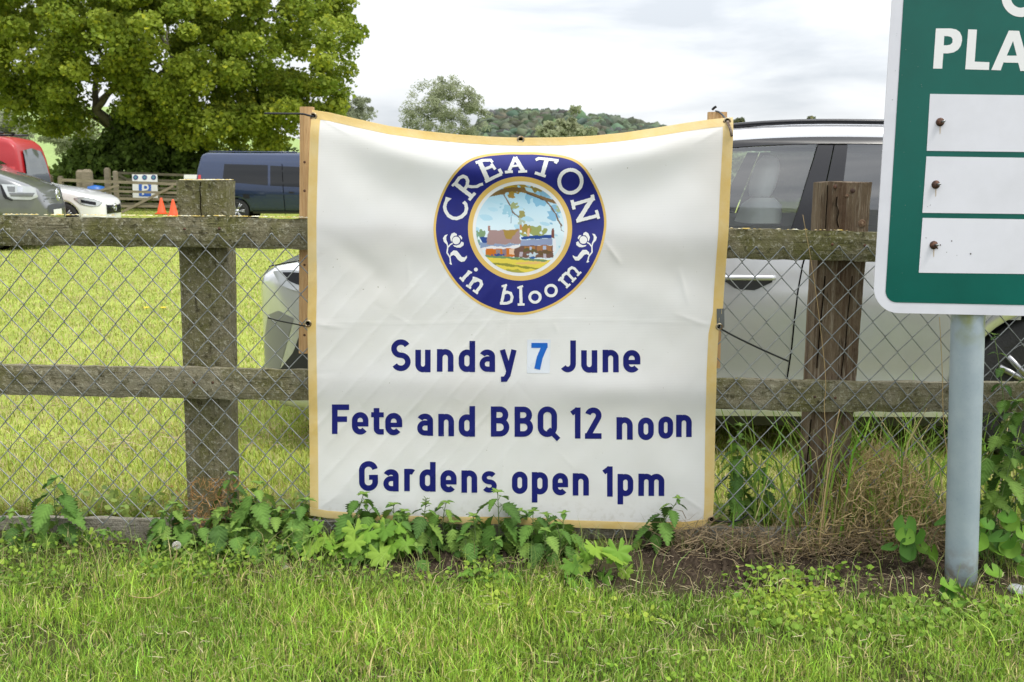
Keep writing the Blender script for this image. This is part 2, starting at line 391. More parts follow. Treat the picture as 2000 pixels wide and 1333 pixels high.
def beam(a0, a1, b0, b1, depth, segs, jag=0.004, sec=4, seed=0.0, split=None):
    """timber with front face corners a0-a1 (top edge) and b0-b1 (bottom edge), going back by depth along +Y, edges worn"""
    mb = MB(); a0, a1, b0, b1 = map(Vector, (a0, a1, b0, b1)); rings = []
    for i in range(segs + 1):
        t = i / segs; T = a0.lerp(a1, t); B = b0.lerp(b1, t); ring = []
        front = [T.lerp(B, j / sec) for j in range(sec + 1)]
        r = 0.005
        pts = []
        for j, p in enumerate(front):
            q = p.copy()
            if j in (0, sec): q.y += r
            pts.append(q)
        back = [p + Vector((0, depth, 0)) for p in front[::-1]]
        for j, p in enumerate(back):
            q = p.copy()
            if j in (0, sec): q.y -= r
            pts.append(q)
        for q in pts:
            d = mnoise.noise_vector(q * 14 + Vector((seed, seed, 0))) * jag + mnoise.noise_vector(q * 55 + Vector((seed, 0, seed))) * jag * 0.45
            if 0 < i < segs: ring.append(q + Vector((d.x * 0.3, d.y * 0.6, d.z)))
            else: ring.append(q + Vector((d.x * 0.6, d.y * 0.6, d.z)))
        rings.append(ring)
    m = len(rings[0]); vs_ = [p for r_ in rings for p in r_]; fs = []
    for i in range(segs):
        for k in range(m):
            a, b = i * m + k, i * m + (k + 1) % m; fs.append((a, b, b + m, a + m))
    fs.append(tuple(range(m - 1, -1, -1))); fs.append(tuple(range(segs * m, (segs + 1) * m)))
    return mb.add(vs_, fs)

fence = empty('post_and_rail_fence', (-1.1, FY + 0.1, 0))
tag(fence, 'weathered wooden post and rail fence crossing the picture behind the banner', 'fence')
def keep(o, parent):                       # parent without moving
    o.parent = parent; o.matrix_parent_inverse = Matrix.Translation(parent.location).inverted(); return o
def frail(name, pts, mat, seed, depth=0.042, segs=60, Y=FY, label=None):
    (x0, t0, b0), (x1, t1, b1) = pts
    o = beam(at(x0, t0, Y), at(x1, t1, Y), at(x0, b0, Y), at(x1, b1, Y), depth, segs, 0.0045, 4, seed).build(name, M[mat], None, False)
    if label: o['label'] = label
    return keep(o, fence)
top_l = frail('rail', ((-520, 418, 474), (405.2, 427, 484)), 'rail_wood', 0.0, label='mossy top rail left of the joint')
top_m = frail('rail', ((405.8, 425, 484), (1669.6, 453, 511)), 'rail_wood', 9.0, segs=120)
top_r = frail('rail', ((1670.2, 454, 512), (2800, 473, 531)), 'rail_wood', 19.0)
mid_l = frail('rail', ((-520, 705, 761), (405.2, 721, 780)), 'rail_wood_pale', 5.0)
mid_m = frail('rail', ((405.8, 721, 780), (1606.2, 746, 805)), 'rail_wood_pale', 29.0, segs=120)
mid_r = frail('rail', ((1606.8, 747, 805), (2800, 755, 813)), 'rail_wood_pale', 33.0)
frail('gravel_board', ((-520, 1009, 1092), (410, 1016, 1095)), 'board_grey', 41.0, 0.035, Y=FY + 0.012)
frail('gravel_board', ((413, 1016, 1095), (1620, 1036, 1115)), 'board_grey', 47.0, 0.035, segs=90, Y=FY + 0.012)
frail('gravel_board', ((1623, 1037, 1115), (2800, 1051, 1127)), 'board_grey', 51.0, 0.035, Y=FY + 0.012)
# posts stand behind the rails; nails and lichen caps are their sub-parts
PY = FY + 0.047
def fpost(x0t, x1t, yt, x0b, x1b, depth, mat, seed, label):
    a0, a1 = at(x0t, yt, PY), at(x1t, yt, PY)
    k = (1080 - yt) / (1000 - yt)
    b0, b1 = at(x0t + (x0b - x0t) * k, 1080, PY), at(x1t + (x1b - x1t) * k, 1080, PY)
    # beam() runs along its first axis: run it upwards
    o = beam(b0, a0, b1, a1, depth, 70, 0.005, 6, seed).build('post', M[mat], None, False); o['label'] = label
    return keep(o, fence), a0, a1
post_l, pa, pb_ = fpost(344, 441, 353, 366, 451, 0.125, 'post_wood', 3.0, 'mossy grey-green post with lichen on its top')
post_r, pc, pd = fpost(1606, 1704, 356, 1572, 1652, 0.115, 'post_brown', 7.0, 'cracked reddish brown post with knots')
def lichen_cap(c0, c1, depth, parent, n, seed):
    rnd = random.Random(seed); mb = MB()
    for i in range(n):
        t = rnd.random(); p = c0.lerp(c1, t) + Vector((0, rnd.random() ** 1.5 * depth, 0.002))
        r = rnd.uniform(0.004, 0.011); k = 7
        ring = [p + Vector((r * rnd.uniform(.6, 1.2) * math.cos(a), r * rnd.uniform(.6, 1.2) * math.sin(a), 0)) for a in (2 * PI * q / k for q in range(k))]
        mb.add([p + Vector((0, 0, r * 0.35))] + ring, [(0, 1 + q, 1 + (q + 1) % k) for q in range(k)])
    o = mb.build('lichen', M['lichen'], None, True); o.parent = parent; o['kind'] = 'stuff'
    o.matrix_parent_inverse = (Matrix.Translation(fence.location).inverted() if parent is not fence else Matrix.Identity(4)).copy()
    o.matrix_parent_inverse = Matrix.Identity(4) if parent.parent else Matrix.Translation(fence.location).inverted()
    return o
lichen_cap(pa, pb_, 0.12, post_l, 90, 1)
lichen_cap(at(-60, 420, FY), at(404, 424, FY), 0.04, top_l, 130, 2)
lichen_cap(at(410, 423, FY), at(600, 427, FY), 0.04, top_m, 70, 3)
lichen_cap(at(1430, 448, FY), at(1660, 452, FY), 0.04, top_m, 25, 4)
def nail(px, py, parent, r=0.0055, Y=FY):
    p = at(px, py, Y - 0.003); mb = MB()
    mb.lathe([(0.0005, 0.0), (r * 0.8, 0.0006), (r, 0.002), (r, 0.012)], 10, Matrix.Translation(p) @ Matrix.Rotation(-PI / 2, 4, 'X'))
    o = mb.build('nail', M['rust'], parent, True); return o
for px, py, par in ((360, 448, top_l), (428, 447, top_m), (1626, 478, top_m), (1690, 480, top_r), (379, 748, mid_l), (415, 748, mid_m), (1592, 776, mid_m), (1632, 778, mid_r)):
    nail(px, py, par)
for px, py, r in ((1632, 365, 0.008), (1666, 373, 0.009)): nail(px, py, post_r, r, PY - 0.002)
# knots of the brown post: raised rings of end grain
M['knot'] = pm('knot', (0.12, 0.06, 0.035), 0.9, var=((0.22, 0.15, 0.09), 120, 0.4, 0.6), bump=(200, 0.5))
for px, py, r in ((1655, 383, 0.008), (1684, 437, 0.015)):
    p = at(px, py, PY - 0.004); mb = MB()
    mb.lathe([(0.0, 0.0), (r * 0.45, 0.0005), (r * 0.6, 0.002), (r * 0.8, 0.0008), (r, 0.004), (r * 1.02, 0.012)], 14, Matrix.Translation(p) @ Matrix.Rotation(-PI / 2, 4, 'X'))
    mb.build('knot', M['knot'], post_r, True)
# drying cracks: dark sunk slits in the faces of the posts
M['crack'] = pm('crack', (0.012, 0.009, 0.007), 1.0, spec=0)
def crack(pts, w, parent, Y):
    mb = MB(); P = [at(x, y, Y) for x, y in pts]; m = len(P)
    L = [p + Vector((-w * (0.25 + 0.75 * math.sin(PI * (i + .3) / (m - .4))), 0, 0)) for i, p in enumerate(P)]
    R = [p + Vector((w * (0.25 + 0.75 * math.sin(PI * (i + .3) / (m - .4))), 0, 0)) for i, p in enumerate(P)]
    vs_ = [q for i in range(m) for q in (L[i], P[i] + Vector((0, 0.012, 0)), R[i])]
    fs = [f for i in range(m - 1) for f in ((3 * i, 3 * i + 1, 3 * i + 4, 3 * i + 3), (3 * i + 1, 3 * i + 2, 3 * i + 5, 3 * i + 4))]
    return mb.add(vs_, fs).build('crack', M['crack'], parent)
crack([(391, 356), (390, 372), (392, 390), (391, 405), (393, 421)], 0.0012, post_l, PY - 0.006)
crack([(1635, 385), (1633, 400), (1637, 415), (1634, 430), (1638, 445)], 0.0032, post_r, PY - 0.006)
crack([(1617, 362), (1616, 390), (1614, 420), (1613, 448)], 0.0009, post_r, PY - 0.006)
crack([(1612, 540), (1606, 600), (1601, 650), (1596, 720)], 0.0016, post_r, PY - 0.006)
crack([(1665, 540), (1658, 600), (1652, 670), (1643, 735)], 0.001, post_r, PY - 0.006)
crack([(1585, 820), (1580, 870), (1574, 930)], 0.0014, post_r, PY - 0.006)
for i in range(12):
    rnd = random.Random(i); x0 = rnd.uniform(20, 560); y0 = rnd.uniform(440, 472) if i % 2 else rnd.uniform(735, 765)
    mbp = [(x0, y0), (x0 + 12, y0 + 1), (x0 + 24, y0 + 0.4), (x0 + 40, y0 + 1)]
# battens the banner is tied to
def batten(x0, x1, yt, yb, label, lean=-2.0):
    Y = FY + 0.046
    o = beam(at(x0 + lean, yb, Y), at(x0, yt, Y), at(x1 + lean, yb, Y), at(x1, yt, Y), 0.038, 30, 0.0012, 3, x0).build('batten', M['new_timber'])
    tag(o, label, 'batten', 'battens holding up the banner'); return o
bl_ = batten(585, 611, 209, 691, 'orange-brown timber batten at the left edge of the banner')
br_ = batten(1385, 1421, 219, 720, 'orange-brown timber batten at the right top corner of the banner', -14)
M['dark_knot'] = pm('dark_knot', (0.09, 0.035, 0.012), 0.7)
for py in (317, 373, 518, 655):
    p = at(594.5, py, FY + 0.0445); r = 0.005
    MB().lathe([(0.0, 0.0), (r * .7, 0.0), (r, 0.0015), (r, 0.01)], 9, Matrix.Translation(p) @ Matrix.Rotation(-PI / 2, 4, 'X')).build('screw', M['dark_knot'], bl_, True)

# ------------------------------------------------------------------ chain link
mesh_t = empty('chain_link_mesh', (-1.0, FY - 0.02, 0.05)); tag(mesh_t, 'galvanised chain link wire mesh stapled over the front of the fence', 'wire mesh')
WW, HH = 0.0985, 0.1115
x_start = at(0, 600, FY).x - 0.8; n_w = int((at(2000, 600, FY).x + 1.2 - x_start) / (WW / 2))
def mesh_sag(x): return 1.186 - 0.0105 * (x + 1.6) + 0.004 * math.sin(x * 5.1)
for i in range(n_w):
    rnd = random.Random(i); xc = x_start + i * WW / 2; flip = i % 2; pts = []
    top = mesh_sag(xc); nper = 20
    # one zigzag wire; its turns hook round the turns of its neighbours
    for s in range(nper + 1):
        right = (s % 2 == 0) ^ bool(flip)          # where the wire turns at this level
        z = top - s * HH / 2
        xe = xc + (WW / 2 + 0.0012 if right else -0.0012)
        dirx = 1 if right else -1
        yo = 0.0022 * dirx
        if s == 0:
            pts += [(xe + dirx * 0.006, -0.003, z - 0.011), (xe + dirx * 0.0035, -0.004, z - 0.003), (xe, -0.002, z + 0.001), (xe - dirx * 0.004, 0, z - 0.004)]; continue
        pts += [(xe - dirx * 0.0062, yo, z + 0.0066), (xe - dirx * 0.0012, yo, z + 0.0022), (xe, 0, z), (xe - dirx * 0.0012, -yo, z - 0.0022), (xe - dirx * 0.0062, -yo, z - 0.0066)]
    P = []
    for (x, y, z) in pts:
        w = 0.005 * math.sin(x * 3.3 + z * 2.1) + 0.003 * math.sin(z * 9 + x * 7)
        low = max(0.0, 0.16 - z)
        P.append((x + w + 0.02 * low * math.sin(x * 9), FY - 0.0085 + y + 0.003 * math.sin(x * 4 + z * 5) - 0.12 * low * (0.5 + 0.5 * math.sin(x * 6)), max(z + 0.004 * math.sin(x * 6.3), 0.012)))
    keep(MB().tube(P, 0.0021, 5).build('wire', M['zinc'], None, True, False), mesh_t)

# ================================================================== BANNER
BY = FY - 0.030      # mean plane of the cloth
def lerp_tab(tab, v):
    return float(np.interp(v, [t[0] for t in tab], [t[1] for t in tab]))
TOP = [(607, 214), (640, 219), (700, 233), (760, 246), (830, 256), (900, 263), (960, 267), (1017, 269), (1100, 268), (1160, 265), (1220, 259), (1280, 250), (1340, 240), (1390, 233), (1433, 229)]
BOT = [(606, 1006), (640, 1012), (750, 1021), (870, 1024), (1000, 1025), (1060, 1027), (1120, 1031), (1250, 1035), (1340, 1034), (1372, 1029), (1392, 1008)]
LEFT = [(214, 607), (300, 604), (430, 601), (560, 602), (632, 601), (760, 603), (900, 605), (1006, 606)]
RIGHT = [(229, 1433), (300, 1430), (450, 1422), (600, 1412), (640, 1403), (720, 1399), (850, 1397), (960, 1395), (1008, 1392)]
def outline(u, v):
    """u across, v down (0..1) -> photo pixel inside the cloth's outline"""
    xt = 607 + (1433 - 607) * u; xb = 606 + (1392 - 606) * u
    pt = (xt, lerp_tab(TOP, xt)); pb2 = (xb, lerp_tab(BOT, xb))
    yl = 214 + (1006 - 214) * v; yr = 229 + (1008 - 229) * v
    pl = (lerp_tab(LEFT, yl), yl); pr = (lerp_tab(RIGHT, yr), yr)
    c00, c10, c01, c11 = (607, 214), (1433, 229), (606, 1006), (1392, 1008)
    return tuple((1 - v) * pt[i] + v * pb2[i] + (1 - u) * pl[i] + u * pr[i]
                 - ((1 - u) * (1 - v) * c00[i] + u * (1 - v) * c10[i] + (1 - u) * v * c01[i] + u * v * c11[i]) for i in (0, 1))
def seg_d(px, py, x0, y0, x1, y1):
    dx, dy = x1 - x0, y1 - y0; L2 = dx * dx + dy * dy; t = ((px - x0) * dx + (py - y0) * dy) / L2
    return t, ((px - x0) * dy - (py - y0) * dx) / math.sqrt(L2)
FOLDS = [  # from, to, half-width (px), height (m): tension folds running from the tied corners
    (612, 232, 900, 330, 34, 0.010), (618, 250, 860, 430, 42, -0.008), (1425, 250, 1130, 330, 36, 0.011), (1420, 268, 1170, 430, 46, -0.008),
    (1425, 262, 1230, 620, 40, 0.006), (615, 640, 900, 560, 40, 0.004), (1405, 640, 1180, 540, 44, 0.006), (1402, 640, 1240, 880, 36, 0.004),
    (1390, 1005, 1240, 840, 36, 0.005), (612, 1000, 780, 860, 34, 0.004), (1300, 760, 1130, 760, 26, 0.004), (760, 560, 640, 460, 22, -0.003)]
_cr = random.Random(12)
CREASES = [(610, 222, 690, 268, 4, 0.004), (1428, 240, 1350, 285, 4, 0.004), (1180, 470, 1215, 520, 5, 0.004), (1395, 640, 1310, 610, 4, 0.003), (605, 632, 680, 640, 4, 0.003), (1325, 520, 1345, 600, 6, 0.004), (1388, 1005, 1320, 960, 4, 0.003), (612, 1000, 670, 960, 4, 0.003), (870, 262, 890, 300, 3, 0.003), (1180, 262, 1160, 300, 3, 0.003)]
for _ in range(34):
    _x, _y, _a, _l = _cr.uniform(640, 1380), _cr.uniform(300, 990), _cr.uniform(0, PI), _cr.uniform(25, 90)
    CREASES.append((_x, _y, _x + _l * math.cos(_a), _y + _l * math.sin(_a), _cr.uniform(2, 5), _cr.uniform(-0.0012, 0.0016)))
def relief(px, py):
    """how far the cloth stands out towards the viewer"""
    r = 0.0
    tx = (px - 607) / 826.0
    top_y = 214 + 215 * tx * (1 - tx)
    d = py - top_y
    r += 0.020 * math.exp(-((d - 62) / 40) ** 2) * min(1, 6 * tx * (1 - tx))        # slack roll under the sagging top edge
    r -= 0.026 * math.exp(-(max(d, 0) / 30) ** 2)                                    # edge drawn back to the battens
    for x0, y0, x1, y1, w, h in FOLDS:
        t, q = seg_d(px, py, x0, y0, x1, y1)
        if -0.25 < t < 1.25:
            k = max(0.0, math.sin(PI * min(max((t + 0.25) / 1.5, 0), 1)))
            r += 1.35 * h * k * math.exp(-(q / w) ** 2)
    v = Vector((px * 0.0052, py * 0.0064, 3.1)); r += 0.0055 * mnoise.noise(v) + 0.002 * mnoise.noise(v * 3.1)
    # crease where the banner was folded
    r += 0.0006 * math.exp(-((py - (628 + 4 * math.sin(px * 0.01))) / 3.0) ** 2) + 0.0008 * math.exp(-((px - 992 + (py - 600) * 0.03) / 2.5) ** 2) * (py > 620)
    # the cloth lies on the wire mesh: wires print through along one slant
    a = min(1.0, max(0.0, (1090 - px) / 160)) * min(1.0, max(0.0, (py - 505) / 60)) * min(1.0, max(0.0, (985 - py) / 60))
    a = max(a, 0.45 * min(1.0, max(0.0, (px - 1290) / 60)) * min(1.0, max(0.0, (700 - py) / 60)) * min(1.0, max(0.0, (py - 540) / 60)))
    if a > 0:
        ph = (px + py * 0.88) / 52.0
        f = ph - round(ph)
        dash = 0.45 + 0.55 * mnoise.noise(Vector((round(ph) * 3.7, py * 0.021, 7)))
        r += 0.0030 * a * max(0.0, dash) * math.exp(-(f * 52 / 4.2) ** 2)
    # rails press the cloth forward
    r += 0.004 * math.exp(-((py - 470) / 60) ** 2) + 0.003 * math.exp(-((py - 760) / 50) ** 2)
    # sharper short creases where the cloth has been crumpled
    for x0, y0, x1, y1, w, h in CREASES:
        t, q = seg_d(px, py, x0, y0, x1, y1)
        if 0 < t < 1: r += h * math.sin(PI * t) * math.exp(-abs(q) / w)
    return r
def BP(px, py, off=0.0):
    p = at(px, py, BY); p.y -= relief(px, py) + off; return p

banner = empty('banner', (0, BY, 0.08)); tag(banner, 'cream fete banner with yellow hem and round blue village emblem tied to the fence', 'banner')
m = bpy.data.materials.new('banner_cloth'); n, l = nodes_of(m); n.clear()
o_ = n.new('ShaderNodeOutputMaterial'); b_ = n.new('ShaderNodeBsdfPrincipled'); t_ = n.new('ShaderNodeBsdfTranslucent'); ms_ = n.new('ShaderNodeMixShader')
tc_ = n.new('ShaderNodeTexCoord'); n1 = n.new('ShaderNodeTexNoise'); n1.inputs['Scale'].default_value = 3.5; n1.inputs['Detail'].default_value = 6
l.new(tc_.outputs['Object'], n1.inputs[0]); r1 = n.new('ShaderNodeValToRGB'); l.new(n1.outputs['Fac'], r1.inputs[0])
r1.color_ramp.elements[0].position = 0.3; r1.color_ramp.elements[0].color = (0.81, 0.79, 0.765, 1); r1.color_ramp.elements[1].position = 0.62; r1.color_ramp.elements[1].color = (0.85, 0.84, 0.83, 1)
n2 = n.new('ShaderNodeTexNoise'); n2.inputs['Scale'].default_value = 85; n2.inputs['Detail'].default_value = 3; l.new(tc_.outputs['Object'], n2.inputs[0])
r2 = n.new('ShaderNodeMapRange'); r2.inputs[1].default_value = 0.74; r2.inputs[2].default_value = 0.80; l.new(n2.outputs['Fac'], r2.inputs[0])
x2 = n.new('ShaderNodeMixRGB'); x2.inputs[2].default_value = (0.4, 0.37, 0.3, 1); l.new(r2.outputs[0], x2.inputs[0]); l.new(r1.outputs[0], x2.inputs[1])
sp_ = n.new('ShaderNodeSeparateXYZ'); l.new(tc_.outputs['Object'], sp_.inputs[0])
r3 = n.new('ShaderNodeMapRange'); r3.inputs[1].default_value = 0.20; r3.inputs[2].default_value = 0.06; r3.inputs[4].default_value = 0.75; l.new(sp_.outputs['Z'], r3.inputs[0])
n3 = n.new('ShaderNodeTexNoise'); n3.inputs['Scale'].default_value = 40; n3.inputs['Detail'].default_value = 6; l.new(tc_.outputs['Object'], n3.inputs[0])
r4 = n.new('ShaderNodeMapRange'); r4.inputs[1].default_value = 0.52; r4.inputs[2].default_value = 0.78; l.new(n3.outputs['Fac'], r4.inputs[0])
mu = n.new('ShaderNodeMath'); mu.operation = 'MULTIPLY'; l.new(r3.outputs[0], mu.inputs[0]); l.new(r4.outputs[0], mu.inputs[1])
x3 = n.new('ShaderNodeMixRGB'); x3.inputs[2].default_value = (0.45, 0.40, 0.30, 1); l.new(mu.outputs[0], x3.inputs[0]); l.new(x2.outputs[0], x3.inputs[1])
l.new(x3.outputs[0], b_.inputs['Base Color']); l.new(x3.outputs[0], t_.inputs['Color'])
b_.inputs['Roughness'].default_value = 0.42; b_.inputs['Specular IOR Level'].default_value = 0.35
wv = n.new('ShaderNodeTexWave'); wv.bands_direction = 'Z'; wv.inputs['Scale'].default_value = 55; wv.inputs['Distortion'].default_value = 0.6; l.new(tc_.outputs['Object'], wv.inputs[0])
bp_ = n.new('ShaderNodeBump'); bp_.inputs['Strength'].default_value = 0.10; bp_.inputs['Distance'].default_value = 0.002; l.new(wv.outputs['Fac'], bp_.inputs['Height']); l.new(bp_.outputs[0], b_.inputs['Normal'])
ms_.inputs[0].default_value = 0.36; l.new(b_.outputs[0], ms_.inputs[1]); l.new(t_.outputs[0], ms_.inputs[2]); l.new(ms_.outputs[0], o_.inputs[0])
M['banner_cloth'] = m
M['hem'] = pm('hem', (0.79, 0.58, 0.21), 0.45, var=((0.82, 0.66, 0.34), 9, 0.35, 0.65), trans=0.4, bump=(120, 0.1))
M['navy'] = pm('navy', (0.012, 0.015, 0.17), 0.33, var=((0.014, 0.019, 0.20), 12, 0.4, 0.6))
M['navy_text'] = pm('navy_text', (0.008, 0.011, 0.135), 0.45, spec=0.25)
M['gold'] = pm('gold', (0.70, 0.47, 0.13), 0.42)
M['paper'] = pm('paper', (0.70, 0.73, 0.80), 0.4)
M['bright_blue'] = pm('bright_blue', (0.005, 0.12, 0.52), 0.4)
NU = NV = 260
pts = []
for i in range(NU):
    for j in range(NV):
        px, py = outline(i / (NU - 1), j / (NV - 1)); pts.append(BP(px, py))
keep(MB().grid(pts, NU, NV).build('cloth', M['banner_cloth'], None, True), banner)
def hem(name, fn, n=160, k=5):
    P = []
    for i in range(n):
        for j in range(k):
            px, py = fn(i / (n - 1), j / (k - 1)); P.append(BP(px, py, 0.0009 + 0.0012 * math.sin(PI * (0.1 + 0.8 * j / (k - 1)))))
    keep(MB().grid(P, n, k).build(name, M['hem'], None, True), banner)
hw = 20 / 826
hem('hem', lambda t, s: outline(t, s * 0.021)); hem('hem', lambda t, s: outline(t, 1 - s * 0.019))
hem('hem', lambda t, s: outline(s * 0.021, 0.0215 + t * 0.959)); hem('hem', lambda t, s: outline(1 - s * 0.025, 0.0215 + t * 0.959))
def grommet(px, py, mat='brass', r=0.0105):
    p = BP(px, py, 0.003); mb = MB(); k = 16; vs_ = []
    for i in range(k):
        a = 2 * PI * i / k
        for q in range(6):
            b = 2 * PI * q / 6; rr = r + 0.0035 * math.cos(b); vs_.append(p + Vector((rr * math.cos(a), -0.0022 * math.sin(b), rr * math.sin(a))))
    mb.add(vs_, [(i * 6 + q, i * 6 + (q + 1) % 6, ((i + 1) % k) * 6 + (q + 1) % 6, ((i + 1) % k) * 6 + q) for i in range(k) for q in range(6)])
    o = keep(mb.build('grommet', M[mat], None, True), banner)
    h = MB(); h.lathe([(0.0, 0.0), (r * 0.82, 0.0)], 12, Matrix.Translation(p + Vector((0, 0.0002, 0))) @ Matrix.Rotation(PI / 2, 4, 'X'))
    oh = h.build('eyelet_hole', M['crack'], o); oh.matrix_parent_inverse = Matrix.Identity(4)
for g in ((610, 227), (1017, 273), (1421, 237), (602, 632), (1404, 638), (1389, 1014), (1000, 1021)): grommet(*g)

# ------------------------------------------------------------------ lettering: strokes laid on the cloth
def resample(P, step):
    out = [P[0]]
    for a, b in zip(P[:-1], P[1:]):
        d = math.hypot(b[0] - a[0], b[1] - a[1]); k = max(1, int(round(d / step)))
        for i in range(1, k + 1): out.append((a[0] + (b[0] - a[0]) * i / k, a[1] + (b[1] - a[1]) * i / k))
    return out
class Print:
    def __init__(s, fmap, base=0.0006): s.mb = MB(); s.off = base; s.fmap = fmap
    def stroke(s, P, w, step=4.0, rough=0.0, rnd=None, closed=False):
        P = [p for i, p in enumerate(P) if i == 0 or math.hypot(p[0] - P[i - 1][0], p[1] - P[i - 1][1]) > 1e-3]
        P = resample(P, step); m = len(P); L = []; R = []; s.off += 0.00008
        for i in range(m):
            if closed:
                a, b = P[(i - 1) % (m - 1)], P[(i + 1) % (m - 1)]
                d0 = d1 = (b[0] - a[0], b[1] - a[1])
            else:
                d0 = (P[i][0] - P[i - 1][0], P[i][1] - P[i - 1][1]) if i > 0 else None
                d1 = (P[i + 1][0] - P[i][0], P[i + 1][1] - P[i][1]) if i < m - 1 else None
                d0 = d0 or d1; d1 = d1 or d0
            n0 = (-d0[1] / math.hypot(*d0), d0[0] / math.hypot(*d0)); n1 = (-d1[1] / math.hypot(*d1), d1[0] / math.hypot(*d1))
            nx, ny_ = n0[0] + n1[0], n0[1] + n1[1]; q = max(0.3, (nx * nx + ny_ * ny_)); k = w / q
            j0 = 1 + (rnd.uniform(-rough, rough) if rnd else 0); j1 = 1 + (rnd.uniform(-rough, rough) if rnd else 0)
            L.append((P[i][0] + nx * k * j0, P[i][1] + ny_ * k * j0)); R.append((P[i][0] - nx * k * j1, P[i][1] - ny_ * k * j1))
        if closed: L[-1], R[-1] = L[0], R[0]
        vs_ = [s.fmap(*q, s.off) for i in range(m) for q in (L[i], P[i], R[i])]
        s.mb.add(vs_, [f for i in range(m - 1) for f in ((3 * i, 3 * i + 1, 3 * i + 4, 3 * i + 3), (3 * i + 1, 3 * i + 2, 3 * i + 5, 3 * i + 4))])
    def poly(s, outline_, holes=()):
        s.off += 0.00008; o = s.off
        s.mb.poly(outline_, holes, lambda x, y: s.fmap(x, y, o))
    def disc(s, cx, cy, r, n=18):
        s.poly([(cx + r * math.cos(2 * PI * i / n), cy + r * math.sin(2 * PI * i / n)) for i in range(n)])
    def done(s, name, mat, parent, label=None):
        o = s.mb.build(name, mat, None, False, False)
        if label: o['label'] = label
        return keep(o, parent) if parent.parent is None else o
def arc(cx, cy, rx, ry, a0, a1, n=12):
    return [(cx + rx * math.cos(math.radians(a0 + (a1 - a0) * i / n)), cy - ry * math.sin(math.radians(a0 + (a1 - a0) * i / n))) for i in range(n + 1)]
